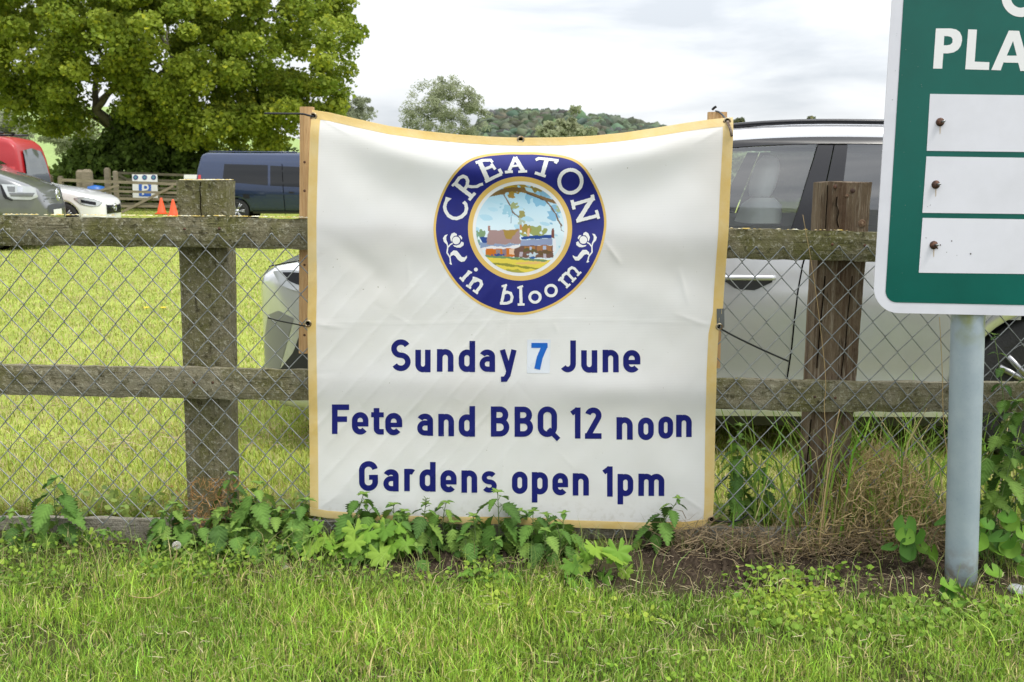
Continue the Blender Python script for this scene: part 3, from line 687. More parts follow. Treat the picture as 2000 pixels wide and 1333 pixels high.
def glyph(pr, ch, x0, x1, yb, cap, xh, t):
    h = t / 2; L, R = x0 + h, x1 - h; cx = (L + R) / 2; r = (R - L) / 2; B = yb - h
    T = yb - cap + h; X = yb - xh + h; ry = r * 1.05; S = lambda P, w=t, **k: pr.stroke(P, w, **k)
    def o_loop(top):
        P = arc(cx, top + ry, r, ry, 0, 180, 16) + arc(cx, B - ry, r, ry, 180, 360, 16); P.append(P[0]); S(P, closed=True)
    if ch == 'o': o_loop(X)
    elif ch == 'u': S([(L, yb - xh), (L, B - ry)] + arc(cx, B - ry, r, ry, 180, 360, 16)); S([(R, yb - xh), (R, yb)])
    elif ch == 'n': S([(L, yb - xh), (L, yb)]); S(arc(cx, X + ry, r, ry, 180, 0, 16) + [(R, yb)])
    elif ch == 'm':
        c = (L + R) / 2; r2 = (c - L) / 2
        S([(L, yb - xh), (L, yb)]); S(arc(L + r2, X + r2, r2, r2, 180, 0, 12) + [(c, yb)]); S(arc(c + r2, X + r2, r2, r2, 180, 0, 12) + [(R, yb)])
    elif ch == 'r': S([(L, yb - xh), (L, yb)]); S(arc(L + r * 1.3, X + ry * 1.15, r * 1.3, ry * 1.15, 180, 48, 12))
    elif ch == 'd': S([(R, yb - cap), (R, yb)]); o_loop(X)
    elif ch == 'p': S([(L, yb - xh), (L, yb + xh * 0.36)]); o_loop(X)
    elif ch == 'a':
        bm_ = yb - xh * 0.58; rb = (B - bm_) / 2
        S(arc(cx, X + ry * 0.8, r, ry * 0.8, 158, 0, 14) + [(R, yb)]); S([(R, bm_)] + arc(L + rb, bm_ + rb, rb, rb, 90, 270, 12) + [(R, B)], t * 0.92)
    elif ch == 'e':
        md = yb - xh * 0.46
        S(arc(cx, X + ry, r, ry, 0, 180, 16) + arc(cx, B - ry, r, ry, 180, 322, 14)); S([(L, md), (R, md)], t * 0.8); S([(R, X + ry - 1), (R, md + t * 0.4)])
    elif ch == 's':
        q = (B - X) / 4; S(arc(cx, X + q, r, q, 30, 270, 14)[:-1] + arc(cx, B - q, r, q, 90, -150, 14), t * 0.88)
    elif ch == 'S':
        q = (B - T) / 4; S(arc(cx, T + q, r, q, 28, 270, 18)[:-1] + arc(cx, B - q, r, q, 90, -152, 18), t * 0.98)
    elif ch == 'y':
        S([(L + t * .05, yb - xh), (cx + t * 0.15, yb - 1)], t * .95); S([(R - t * .05, yb - xh), (cx - t * .05, yb + xh * 0.12), (cx - t * 0.5, yb + xh * 0.30), (x0 + t * .3, yb + xh * 0.31)], t * .95, step=3)
    elif ch == 'J': S([(R, yb - cap), (R, B - ry)] + arc(R - r * 0.95, B - ry, r * 0.95, ry, 360, 214, 12))
    elif ch == 'F': S([(L, yb - cap), (L, yb)]); S([(L, T), (x1, T)]); S([(L, yb - cap * .5), (x1 - 4, yb - cap * .5)])
    elif ch == 't': S([(x0 + t * .95, yb - cap * .9), (x0 + t * .95, B - 7)] + arc(x0 + t * 1.55, B - 6, t * .6, 6, 180, 270, 6) + [(x1, B)]); S([(x0, X - 0.5), (x1, X - 0.5)], t * .9)
    elif ch == 'B':
        S([(L, yb - cap), (L, yb)]); md = yb - cap * .53; q1 = (md - T) / 2; q2 = (B - md) / 2
        S([(L, T), (R - q1 - 2, T)] + arc(R - q1 - 2, T + q1, q1, q1, 90, -90, 12)[1:] + [(L, md)]); S([(L, md), (R - q2, md)] + arc(R - q2, md + q2, q2, q2, 90, -90, 12)[1:] + [(L, B)])
    elif ch == 'Q':
        R = x1 - h - 4; cx = (L + R) / 2; r = (R - L) / 2
        P = arc(cx, T + r, r, r, 0, 180, 16) + arc(cx, B - r, r, r, 180, 360, 16); P.append(P[0]); S(P, closed=True); S([(cx + 2, B - 10), (x1 - 1, yb + 5)], t * .85)
    elif ch == '1': S([(R, yb - cap), (R, yb)]); S([(x0 + 1, yb - cap + 12), (R, yb - cap + 3)], t * .85)
    elif ch == '2':
        q = r * .98; S(arc(cx, T + q, r, q, 165, -35, 14) + [(L + 1, B - 1)]); S([(x0, B), (x1, B)])
    elif ch == '7': S([(x0, yb - cap + h * .85), (x1, yb - cap + h * .85)], t * .85); S([(x1 - h * .9, yb - cap + h * .8), (x0 + (x1 - x0) * .52, yb - cap * .45), (x0 + (x1 - x0) * .36, yb)], t)
    elif ch == 'G':
        q = r; S(arc(cx, T + q, r, q, 12, 180, 14) + arc(cx, B - q, r, q, 180, 360, 14) + [(R, yb - cap * .46)]); S([(cx + 1, yb - cap * .46 + h * .0), (x1, yb - cap * .46)], t * .9)
K = 0.41
def zx(x): return 600 + K * x
def zy(y): return 620 + K * y
LINES = [
    [('S', 400, 493, 257, 152), ('u', 515, 588, 262, 0), ('n', 618, 697, 259, 0), ('d', 722, 800, 261, 148), ('a', 820, 895, 261, 0), ('y', 915, 1000, 262, 0), ('J', 1200, 1280, 262, 152), ('u', 1305, 1382, 264, 0), ('n', 1407, 1484, 262, 0), ('e', 1505, 1587, 263, 0)],
    [('F', 118, 200, 556, 141), ('e', 213, 292, 559, 0), ('t', 305, 365, 559, 141), ('e', 372, 453, 562, 0), ('a', 523, 600, 565, 0), ('n', 625, 700, 566, 0), ('d', 722, 800, 568, 146), ('B', 875, 963, 568, 144), ('B', 988, 1076, 569, 144), ('Q', 1098, 1200, 570, 146), ('1', 1257, 1302, 578, 149), ('2', 1323, 1402, 579, 150), ('n', 1473, 1550, 582, 0), ('o', 1575, 1650, 583, 0), ('o', 1672, 1743, 578, 0), ('n', 1757, 1832, 571, 0)],
    [('G', 248, 338, 827, 144), ('a', 362, 436, 830, 0), ('r', 462, 517, 829, 0), ('d', 535, 612, 831, 142), ('e', 635, 712, 834, 0), ('n', 735, 810, 835, 0), ('s', 830, 905, 837, 0), ('o', 975, 1050, 842, 0), ('p', 1070, 1147, 845, 0), ('e', 1168, 1243, 849, 0), ('n', 1265, 1342, 850, 0), ('1', 1410, 1455, 854, 144), ('p', 1478, 1553, 852, 0), ('m', 1577, 1700, 850, 0)]]
for li in LINES:
    pr = Print(BP); last = None
    for ch, x0, x1, yb, cap in li:
        if last is not None and x0 - last > 45: pr.done('lettering', M['navy_text'], banner); pr = Print(BP)      # one part per word
        glyph(pr, ch, zx(x0), zx(x1), zy(yb), K * (cap or 148), K * 107, 11.0); last = x1
    pr.done('lettering', M['navy_text'], banner)
pr = Print(BP, 0.0006); pr.mb.grid([BP(1030 + (45.5 - 1.2 * j / 16) * i / 11 - 0.9 * j / 16, 663.6 + 65.6 * j / 16, 0.0008) for i in range(12) for j in range(17)], 12, 17); date = pr.done('date_sticker', M['paper'], banner, 'pale sticker with a bright blue seven')
pr = Print(BP, 0.0014); glyph(pr, '7', zx(1068), zx(1145), zy(247), K * 125, 0, 11.5); o = pr.done('lettering', M['bright_blue'], date)
o.parent = date; o.matrix_parent_inverse = Matrix.Identity(4)

# ------------------------------------------------------------------ emblem
emblem = empty('emblem', (0, 0, 0)); keep(emblem, banner)
def ep(o):
    o.parent = emblem; return o
ek = 0.2776
OUT = [(95, 640), (110, 520), (150, 400), (230, 260), (340, 152), (420, 125), (560, 106), (720, 103), (900, 112), (1080, 145), (1140, 180), (1220, 300), (1290, 450), (1315, 590), (1300, 700), (1240, 870), (1150, 1010), (1020, 1130), (870, 1210), (720, 1245), (560, 1225), (420, 1170), (290, 1070), (190, 940), (120, 790)]
oc = (820 + ek * 705, 270 + ek * 650)
pa_ = sorted((math.atan2(270 + ek * y - oc[1], 820 + ek * x - oc[0]), math.hypot(270 + ek * y - oc[1], 820 + ek * x - oc[0])) for x, y in OUT)
th = np.array([a for a, _ in pa_]); rr_ = np.array([r for _, r in pa_])
tt = np.linspace(-PI, PI, 181); rs = np.interp(tt, np.concatenate([th - 2 * PI, th, th + 2 * PI]), np.concatenate([rr_] * 3))
for _ in range(6): rs[:-1] = (np.roll(rs[:-1], 1) + 2 * rs[:-1] + np.roll(rs[:-1], -1)) / 4
rs[-1] = rs[0]
ic = (820 + ek * 705, 270 + ek * 637)
def ring(name, mat, r_in, r_out, off, nr=10):
    """annulus between two polar outlines (functions of index -> pixel point)"""
    P = [];
    for i in range(181):
        a, b = r_in(i), r_out(i)
        for j in range(nr): P.append(BP(a[0] + (b[0] - a[0]) * j / (nr - 1), a[1] + (b[1] - a[1]) * j / (nr - 1), off))
    return ep(MB().grid(P, 181, nr).build(name, mat, None, True))
pol = lambda c, r, i: (c[0] + r * math.cos(tt[i]), c[1] + r * math.sin(tt[i]))
ring('gold_rim', M['gold'], lambda i: pol(oc, rs[i] - 4.8, i), lambda i: pol(oc, rs[i], i), 0.0007, 4)
ring('blue_band', M['navy'], lambda i: pol(ic, ek * 366, i), lambda i: pol(oc, rs[i] - 4.7, i), 0.0008, 22)
ring('gold_ring', M['gold'], lambda i: pol(ic, ek * 333, i), lambda i: pol(ic, ek * 365.8, i), 0.0009, 5)
ring('white_ring', M['white_print'], lambda i: pol(ic, ek * 309, i), lambda i: pol(ic, ek * 333.5, i), 0.0007, 4)
# the painted picture: flat colour areas, rasterised once into the tint of a fine disc
PN = 190; pk = 190 / 1333
def P5(P): return np.array([(x, y) for x, y in P], float)
jj, ii = np.meshgrid(np.arange(PN), np.arange(PN)); sx = 60 + jj / (PN - 1) * 1225; sy = 68 + ii / (PN - 1) * 1225
wob = 9 * snoise(sx, sy, 0.035, 1); wob2 = 9 * snoise(sx, sy, 0.04, 2)
img = np.zeros((PN, PN, 3))
def inside(P, wig=1.0):
    P = P5(P); x, y = sx + wob * wig, sy + wob2 * wig; c = np.zeros_like(x, bool); j = len(P) - 1
    for i in range(len(P)):
        xi, yi = P[i]; xj, yj = P[j]; k = ((yi > y) != (yj > y)) & (x < (xj - xi) * (y - yi) / (yj - yi + 1e-9) + xi); c ^= k; j = i
    return c
def srgb(r, g, b): return np.array([(v / 255) ** 2.2 for v in (r, g, b)])
def fill(P, c, wig=1.0): img[inside(P, wig)] = srgb(*c)
def line(P, w, c):
    for (a, b) in zip(P[:-1], P[1:]):
        d = np.array(b) - np.array(a); L = np.hypot(*d); t = np.clip(((sx - a[0]) * d[0] + (sy - a[1]) * d[1]) / L ** 2, 0, 1)
        img[np.hypot(sx - a[0] - t * d[0], sy - a[1] - t * d[1]) < w / 2 + 3 * snoise(sx, sy, 0.05, 3)] = srgb(*c)
def foliage(cx, cy, rx, ry, c, thr=0.15, sc=0.05, k=4):
    d = ((sx - cx) / rx) ** 2 + ((sy - cy) / ry) ** 2
    img[(1 - d + 0.55 * snoise(sx, sy, sc, k)) > thr + 0.35] = srgb(*c)
f = ((sy - 68) / 650)[..., None].clip(0, 1)
img[:] = srgb(150, 198, 222) * (1 - f) + srgb(214, 232, 240) * f
img[snoise(sx, sy * 1.6, 0.014, 2) > 0.55] = srgb(172, 210, 228)
foliage(960, 260, 260, 130, (128, 180, 210), 0.1, 0.03, 1); foliage(1130, 470, 130, 150, (130, 178, 208), 0.2, 0.04, 2); foliage(1010, 190, 160, 70, (120, 165, 190), 0.2, 0.05, 3); foliage(500, 420, 120, 150, (150, 195, 215), 0.25, 0.05, 5)
foliage(140, 740, 80, 70, (122, 150, 110)); foliage(860, 720, 180, 110, (150, 160, 96), 0.05, 0.035, 2); foliage(760, 690, 90, 80, (160, 140, 60), 0.1, 0.05, 3); foliage(80, 850, 60, 130, (120, 160, 140), 0.1)
fill([(120, 800), (230, 790), (220, 890), (170, 900)], (35, 70, 140)); fill([(110, 880), (240, 860), (330, 900), (330, 950), (120, 950)], (130, 150, 185))
fill([(240, 705), (660, 690), (685, 880), (205, 905)], (160, 132, 130)); fill([(230, 640), (262, 640), (262, 710), (230, 710)], (160, 120, 110), .3)
fill([(440, 700), (650, 695), (600, 770), (540, 830), (480, 810)], (160, 130, 60)); fill([(665, 620), (700, 620), (695, 700), (665, 700)], (190, 130, 80), .3); fill([(775, 680), (805, 670), (800, 780), (770, 800)], (225, 180, 140), .3)
fill([(320, 890), (470, 895), (540, 890), (660, 880), (660, 945), (320, 945)], (140, 155, 185)); fill([(130, 940), (330, 915), (480, 935), (660, 890), (655, 950), (200, 965), (130, 975)], (228, 226, 228))
fill([(200, 955), (600, 950), (600, 1060), (200, 1055)], (200, 110, 30)); fill([(340, 965), (400, 965), (400, 1040), (340, 1040)], (150, 130, 130), .3); fill([(430, 960), (485, 960), (485, 1050), (430, 1050)], (140, 120, 130), .3); fill([(525, 958), (598, 955), (598, 1035), (525, 1035)], (228, 190, 160), .3)
fill([(600, 950), (680, 910), (1120, 905), (1130, 1080), (600, 1075)], (112, 82, 70)); fill([(730, 925), (880, 920), (890, 960), (730, 965)], (165, 112, 60)); fill([(905, 910), (1105, 905), (1110, 985), (905, 980)], (160, 110, 70))
foliage(810, 975, 130, 35, (95, 85, 50), 0.1, 0.05, 2); foliage(1010, 1010, 110, 50, (100, 80, 50), 0.1, 0.05, 3)
fill([(685, 840), (800, 830), (1110, 810), (1110, 900), (670, 918)], (140, 152, 185), .5); fill([(690, 795), (800, 780), (1100, 765), (1105, 810), (690, 828)], (30, 70, 140), .6)
fill([(1105, 680), (1135, 670), (1145, 810), (1100, 800)], (120, 75, 65), .3); fill([(1115, 830), (1160, 810), (1165, 960), (1125, 1030)], (232, 232, 238), .4)
for q in ((800, 930, 830, 970), (985, 915, 1030, 965)): fill([(q[0], q[1]), (q[2], q[1]), (q[2], q[3]), (q[0], q[3])], (170, 180, 205), .2)
for q in ((660, 1000, 710, 1065), (990, 1020, 1030, 1085)): fill([(q[0], q[1]), (q[2], q[1]), (q[2], q[3]), (q[0], q[3])], (180, 170, 180), .5)
foliage(850, 1035, 90, 40, (190, 205, 215), 0.1, 0.06, 1); foliage(835, 1078, 70, 18, (40, 90, 160), 0.1, 0.05, 2); foliage(370, 1040, 90, 22, (45, 75, 140), 0.1, 0.06, 4)
fill([(60, 1060), (200, 1055), (420, 1070), (760, 1095), (1000, 1100), (1300, 1130), (1300, 1400), (60, 1400)], (225, 205, 80), .5)
fill([(150, 1040), (480, 1060), (760, 1085), (1060, 1110), (1000, 1135), (760, 1115), (420, 1085), (200, 1075)], (110, 140, 100), .6)
fill([(600, 1150), (800, 1130), (1060, 1135), (900, 1165), (640, 1170)], (228, 185, 110), .5)
fill([(200, 1145), (420, 1150), (640, 1180), (940, 1225), (900, 1240), (600, 1205), (380, 1180), (220, 1175)], (140, 140, 60), .7); fill([(480, 1235), (640, 1240), (760, 1290), (500, 1300)], (165, 160, 65), .7)
foliage(620, 130, 210, 90, (150, 125, 50), 0.0, 0.04, 2); foliage(540, 105, 120, 50, (180, 150, 40), 0.1, 0.05, 3); foliage(870, 140, 150, 60, (135, 120, 60), 0.1, 0.05, 4)
fill([(190, 250), (300, 180), (400, 150), (480, 150), (470, 210), (400, 215), (240, 250)], (122, 96, 55)); line([(420, 170), (560, 140), (720, 150)], 60, (115, 90, 50)); line([(700, 150), (850, 215), (1000, 270), (1180, 325)], 46, (125, 98, 60)); line([(760, 190), (1000, 290)], 14, (90, 70, 50))
line([(450, 220), (500, 300), (540, 370), (570, 460), (640, 510), (660, 530)], 17, (120, 100, 85)); line([(570, 470), (550, 520), (545, 600)], 9, (140, 165, 185))
foliage(600, 360, 70, 60, (150, 160, 110), 0.1, 0.06, 1); foliage(690, 480, 70, 70, (150, 145, 85), 0.1, 0.06, 2); foliage(680, 580, 60, 60, (170, 185, 165), 0.1, 0.06, 3); foliage(560, 240, 70, 40, (155, 125, 55), 0.1, 0.06, 5)
line([(1020, 290), (1100, 390), (1160, 480), (1190, 560), (1240, 640)], 20, (110, 88, 70)); line([(1230, 640), (1235, 700), (1275, 725)], 9, (110, 100, 95)); foliage(1190, 400, 50, 60, (160, 175, 140), 0.1, 0.06, 2); fill([(735, 115), (830, 130), (860, 195), (760, 160)], (170, 205, 220))
pc_ = (920 + pk * 672, 350 + pk * 680); rad_p = pk * 612
V = []; C = []; idx = -np.ones((PN, PN), int)
for i in range(PN):
    for j in range(PN):
        px, py = 920 + pk * sx[i, j], 350 + pk * sy[i, j]
        d = math.hypot(px - ic[0], py - ic[1]); R_ = ek * 310
        if d < R_ + 0.9:
            if d > R_: px, py = ic[0] + (px - ic[0]) * R_ / d, ic[1] + (py - ic[1]) * R_ / d
            idx[i, j] = len(V); V.append(BP(px, py, 0.0010)); C.append(img[i, j])
T = []
for i in range(PN - 1):
    for j in range(PN - 1):
        a, b, c, d = idx[i, j], idx[i, j + 1], idx[i + 1, j + 1], idx[i + 1, j]
        if min(a, b, c, d) >= 0: T += [(a, b, c), (a, c, d)]
M['picture'] = pm('picture', (0.5, 0.5, 0.5), 0.45, attr=True)
ep(np_mesh('village_picture', np.array([tuple(v) for v in V]), np.array(T), M['picture'], col=np.clip(np.array(C), 0.0, 0.9), smooth=True))['label'] = 'flat coloured picture of cottages, lawn and overhanging branch'
# letters of the emblem, traced as rough strokes
rnd = random.Random(3)
def region(ox, oy, k): return lambda P: [(ox + k * x, oy + k * y) for x, y in P]
TL = region(840, 290, 0.12757); TR = region(1010, 290, 0.12757); BL = region(840, 440, 0.13503); BR = region(1010, 440, 0.13503)
def letters(items):
    pr = Print(BP, 0.0012)
    for reg, kind, P, w in items:
        Q = reg(P)
        if kind == 's': pr.stroke(Q, w * 0.131, step=2.2, rough=0.09, rnd=rnd)
        elif kind == 'p': pr.poly(Q)
        elif kind == 'd': pr.disc(Q[0][0], Q[0][1], w * 0.131)
        elif kind == 'o':
            (cx, cy), (rx, ry) = P; q = reg([(cx + rx * math.cos(2 * PI * i / 36), cy + ry * math.sin(2 * PI * i / 36)) for i in range(37)]); pr.stroke(q, w * 0.131, step=2.2, rough=0.08, rnd=rnd, closed=True)
    return pr
S_ = 's'
pr = letters([
    (TL, 'p', [(240, 742), (332, 772), (300, 795), (262, 832), (222, 822)], 0), (TL, S_, [(242, 822), (222, 890), (235, 960), (280, 1030), (340, 1068), (410, 1075), (480, 1050), (540, 990), (560, 920), (545, 855), (512, 820)], 50),
    (TL, S_, [(385, 540), (640, 740)], 62), (TL, S_, [(340, 578), (410, 512)], 36), (TL, S_, [(400, 525), (450, 455), (510, 428), (560, 450), (580, 500), (568, 570), (535, 620)], 48), (TL, S_, [(560, 575), (640, 590), (720, 585), (765, 560), (812, 548)], 42), (TL, S_, [(597, 795), (690, 682)], 44),
    (TL, S_, [(762, 205), (885, 485)], 70), (TL, S_, [(702, 225), (800, 188), (930, 183), (960, 218)], 42), (TL, S_, [(845, 318), (960, 272)], 42), (TL, S_, [(938, 238), (1000, 325)], 42), (TL, S_, [(845, 512), (980, 445), (1098, 392)], 48), (TL, S_, [(1058, 318), (1098, 395)], 48),
    (TL, S_, [(1302, 138), (1210, 345)], 48), (TL, S_, [(1146, 367), (1267, 357)], 40), (TL, S_, [(1300, 140), (1425, 345)], 60), (TL, S_, [(1350, 360), (1484, 352)], 36), (TL, S_, [(1230, 278), (1385, 262)], 32),
    (TR, S_, [(283, 182), (330, 155), (460, 168), (632, 190)], 40), (TR, S_, [(602, 190), (580, 232)], 48), (TR, S_, [(452, 175), (385, 395)], 62), (TR, S_, [(270, 375), (435, 430)], 44),
    (TR, 'o', [(812, 507), (172, 176)], 55),
    (TR, S_, [(838, 792), (872, 936)], 50), (TR, S_, [(865, 858), (1150, 775)], 50), (TR, S_, [(1145, 712), (1170, 800)], 50), (TR, S_, [(1155, 760), (930, 1115)], 66), (TR, S_, [(905, 1115), (1240, 1030)], 50), (TR, S_, [(1212, 946), (1248, 1080)], 46),
    ])
ep(pr.done('lettering', M['white_print'], emblem))
pr = letters([
    (BL, S_, [(582, 668), (458, 795)], 50), (BL, S_, [(545, 660), (606, 690)], 28), (BL, S_, [(430, 755), (486, 815)], 32), (BL, 'd', [(663, 642)], 29),
    (BL, S_, [(655, 760), (562, 895)], 48), (BL, S_, [(617, 757), (683, 772)], 30), (BL, S_, [(635, 815), (690, 788), (735, 812), (745, 855), (725, 895), (660, 972)], 46), (BL, S_, [(525, 868), (592, 915)], 32), (BL, S_, [(622, 940), (692, 990)], 32),
    ])
ep(pr.done('lettering', M['white_print'], emblem))
pr = letters([
    (BL, S_, [(1090, 865), (1035, 1125)], 44), (BL, S_, [(1035, 887), (1112, 862)], 30), (BL, S_, [(1055, 995), (1110, 968), (1165, 985), (1188, 1040), (1170, 1105), (1110, 1130), (1010, 1130)], 42),
    (BR, S_, [(50, 885), (58, 1145)], 46), (BR, S_, [(5, 908), (85, 878)], 30), (BR, S_, [(8, 1148), (108, 1146)], 34), (BR, 'o', [(258, 1040), (75, 74)], 42), (BR, 'o', [(490, 945), (77, 77)], 42),
    (BR, S_, [(622, 775), (738, 882)], 44), (BR, S_, [(597, 805), (637, 750)], 28), (BR, S_, [(650, 790), (665, 725), (705, 695), (745, 712), (820, 795)], 40), (BR, S_, [(735, 710), (750, 640), (790, 612), (830, 628), (895, 705)], 40), (BR, S_, [(708, 908), (767, 850)], 30), (BR, S_, [(793, 823), (850, 760)], 30), (BR, S_, [(866, 732), (925, 675)], 30)])
ep(pr.done('lettering', M['white_print'], emblem))
fl = [(BL, S_, [(300, 565), (290, 470), (247, 400), (255, 325), (295, 280), (328, 262)], 20), (BL, 'p', [(275, 548), (305, 535), (320, 570), (300, 572)], 0), (BL, 'p', [(257, 134), (215, 146), (186, 190), (200, 240), (240, 282), (250, 320), (262, 312), (256, 265), (236, 215), (234, 170)], 0), (BL, 'd', [(378, 222)], 58),
      (BL, 'p', [(304, 240), (290, 175), (310, 125), (350, 107), (386, 130), (389, 150), (350, 158), (322, 188), (312, 235)], 0), (BL, 'p', [(410, 155), (442, 147), (466, 182), (457, 212), (436, 182)], 0), (BL, 'p', [(332, 288), (380, 297), (430, 278), (456, 238), (488, 255), (486, 290), (440, 325), (390, 325), (350, 310)], 0),
      (BL, 'p', [(288, 470), (298, 402), (340, 366), (390, 370), (430, 420), (460, 460), (500, 466), (532, 440), (534, 470), (500, 522), (450, 532), (405, 502), (370, 452), (340, 432), (312, 442)], 0)]
pr = letters(fl); ep(pr.done('flower_ornament', M['white_print'], emblem))
fr_ = [(BR, S_, [(1015, 540), (1035, 450), (1082, 390), (1080, 312), (1045, 270), (1012, 250)], 20), (BR, 'p', [(1000, 540), (1008, 512), (1040, 518), (1040, 530)], 0), (BR, 'p', [(1084, 124), (1122, 130), (1152, 175), (1140, 220), (1100, 262), (1088, 312), (1076, 305), (1080, 258), (1106, 208), (1108, 165)], 0), (BR, 'd', [(957, 215)], 58),
       (BR, 'p', [(1034, 238), (1052, 178), (1030, 122), (995, 97), (960, 114), (952, 146), (990, 150), (1018, 186), (1026, 230)], 0), (BR, 'p', [(930, 144), (895, 147), (874, 184), (885, 206), (912, 170)], 0), (BR, 'p', [(1004, 287), (950, 292), (905, 268), (880, 232), (852, 252), (855, 287), (895, 318), (945, 320), (985, 307)], 0),
       (BR, 'p', [(1046, 450), (1038, 390), (1000, 357), (945, 358), (900, 410), (870, 456), (840, 456), (802, 432), (805, 462), (840, 512), (890, 512), (935, 472), (970, 427), (1005, 417), (1030, 432)], 0)]
pr = letters(fr_); ep(pr.done('flower_ornament', M['white_print'], emblem))

# ------------------------------------------------------------------ ties
def tie(pts, r, label, flat=0.4, mat='black_plastic', name='cable_tie'):
    P = [Vector(p) for p in pts]; Q = []
    for i in range(len(P) - 1):
        p0, p1, p2, p3 = P[max(i - 1, 0)], P[i], P[i + 1], P[min(i + 2, len(P) - 1)]
        for k in range(5):
            t = k / 5; Q.append(0.5 * ((2 * p1) + (p2 - p0) * t + (2 * p0 - 5 * p1 + 4 * p2 - p3) * t * t + (3 * p1 - p0 - 3 * p2 + p3) * t ** 3))
    Q.append(P[-1])
    o = MB().tube(Q, r, 6, True, flat).build(name, M[mat], None, True); tag(o, label, 'cable tie', 'cable ties'); return o
tie([BP(612, 228, 0.006), at(603, 226, FY - 0.012), at(590, 223, FY - 0.01), at(560, 222.5, FY - 0.02), at(516, 222, FY - 0.04)], 0.0036, 'black cable tie sticking out left from the banner top left corner')
tie([BP(603, 633, 0.006), at(596, 637, FY - 0.014), at(575, 633, FY - 0.016), at(545, 627, FY - 0.02), at(523, 621, FY - 0.03)], 0.0036, 'black cable tie at the middle of the banner left edge')
tie([BP(1404, 640, 0.008), at(1412, 645, FY - 0.014), at(1440, 660, FY - 0.016), at(1490, 684, FY - 0.016), at(1540, 706, FY - 0.02)], 0.0034, 'long black cable tie slanting down over the mesh right of the banner')
tie([BP(604, 998, 0.004), at(585, 998, FY - 0.013), at(550, 996, FY - 0.014), at(510, 988, FY - 0.016), at(450, 975, FY - 0.02)], 0.0036, 'black cable tie among nettles at the banner bottom left corner')
tie([BP(1000, 1021, 0.006), at(1003, 1035, BY - 0.02), at(1008, 1065, BY - 0.03), at(1013, 1100, BY - 0.04), at(1016, 1130, BY - 0.05)], 0.0034, 'black cable tie hanging from the bottom middle of the banner')
tie([BP(1389, 1014, 0.005), at(1400, 1018, FY - 0.014), at(1425, 1020, FY - 0.016), at(1448, 1015, FY - 0.016), at(1462, 1004, FY - 0.018)], 0.0034, 'black cable tie curling from the banner bottom right corner')
tie([BP(1420, 237, 0.006), at(1412, 226, FY + 0.02), at(1404, 219, FY + 0.04), at(1397, 217, FY + 0.05)], 0.0042, 'black cable tie looped over the right batten top')
tie([at(1391, 215, FY + 0.05), at(1395, 211, FY + 0.045), at(1399, 208.5, FY + 0.04)], 0.0046, 'cut off stub of black cable tie above the right batten', 0.6)
M['twine'] = pm('twine', (0.30, 0.24, 0.19), 0.95, bump=(300, 0.8), var=((0.12, 0.07, 0.05), 60, 0.45, 0.6))
o = tie([BP(1421, 237, 0.008), BP(1423, 248, 0.012), BP(1426, 258, 0.012), BP(1428, 267, 0.008)], 0.0052, 'frayed brown twine hanging from the top right eyelet', 0.8, 'twine', 'twine'); o['category'] = 'twine'; del o['group']
M['tape'] = pm('tape', (0.10, 0.105, 0.10), 0.35)
mb = MB(); mb.grid([BP(x, y, 0.003 + 0.002 * math.sin(i * 2.0 + j)) for i, x in enumerate((1399, 1404, 1409, 1414)) for j, y in enumerate((603, 612, 622, 632, 640))], 4, 5)
keep(mb.build('tape_patch', M['tape'], None, True), banner)

# ================================================================== SIGN
SY = 3.27
sign = empty('sign_board', tuple(at(1878, 1140, SY + 0.06))); sign.location.z = 0
tag(sign, 'green sign with white border and three blank white plates on grey round post', 'sign')
M['sign_white'] = pm('sign_white', (0.70, 0.70, 0.75), 0.28, var=((0.62, 0.62, 0.67), 4, 0.4, 0.7))
M['sign_green'] = pm('sign_green', (0.0, 0.092, 0.07), 0.26, var=((0.0, 0.112, 0.086), 2.5, 0.4, 0.65), coat=0.0, spec=0.4, bump=(2.2, 0.12))
M['plate_white'] = pm('plate_white', (0.72, 0.72, 0.77), 0.3, var=((0.66, 0.66, 0.70), 5, 0.4, 0.7), var2=((0.25, 0.22, 0.17), 160, 0.735, 0.76))
M['pole_grey'] = pm('pole_grey', (0.28, 0.34, 0.38), 0.42, var=((0.34, 0.40, 0.43), 8, 0.35, 0.65), var2=((0.24, 0.29, 0.32), 150, 0.6, 0.8))
# algae below the board and scuffed dirt at the foot of the post
n, l = M['pole_grey'].node_tree.nodes, M['pole_grey'].node_tree.links; b_ = next(q for q in n if q.type == 'BSDF_PRINCIPLED'); src = b_.inputs['Base Color'].links[0].from_socket
tc_ = next(q for q in n if q.type == 'TEX_COORD'); sz = n.new('ShaderNodeSeparateXYZ'); l.new(tc_.outputs['Object'], sz.inputs[0])
for lo, hi, cc_, sc_ in ((0.83, 0.97, (0.22, 0.24, 0.06), 14), (0.16, 0.0, (0.20, 0.16, 0.11), 30)):
    mr = n.new('ShaderNodeMapRange'); mr.inputs[1].default_value = lo; mr.inputs[2].default_value = hi; l.new(sz.outputs['Z'], mr.inputs[0])
    nz = n.new('ShaderNodeTexNoise'); nz.inputs['Scale'].default_value = sc_; nz.inputs['Detail'].default_value = 6; l.new(tc_.outputs['Object'], nz.inputs[0])
    m2 = n.new('ShaderNodeMapRange'); m2.inputs[1].default_value = 0.42; m2.inputs[2].default_value = 0.62; l.new(nz.outputs[0], m2.inputs[0])
    mu = n.new('ShaderNodeMath'); mu.operation = 'MULTIPLY'; l.new(mr.outputs[0], mu.inputs[0]); l.new(m2.outputs[0], mu.inputs[1])
    mx = n.new('ShaderNodeMixRGB'); mx.inputs[2].default_value = (*cc_, 1); l.new(mu.outputs[0], mx.inputs[0]); l.new(src, mx.inputs[1]); src = mx.outputs[0]
l.new(src, b_.inputs['Base Color'])
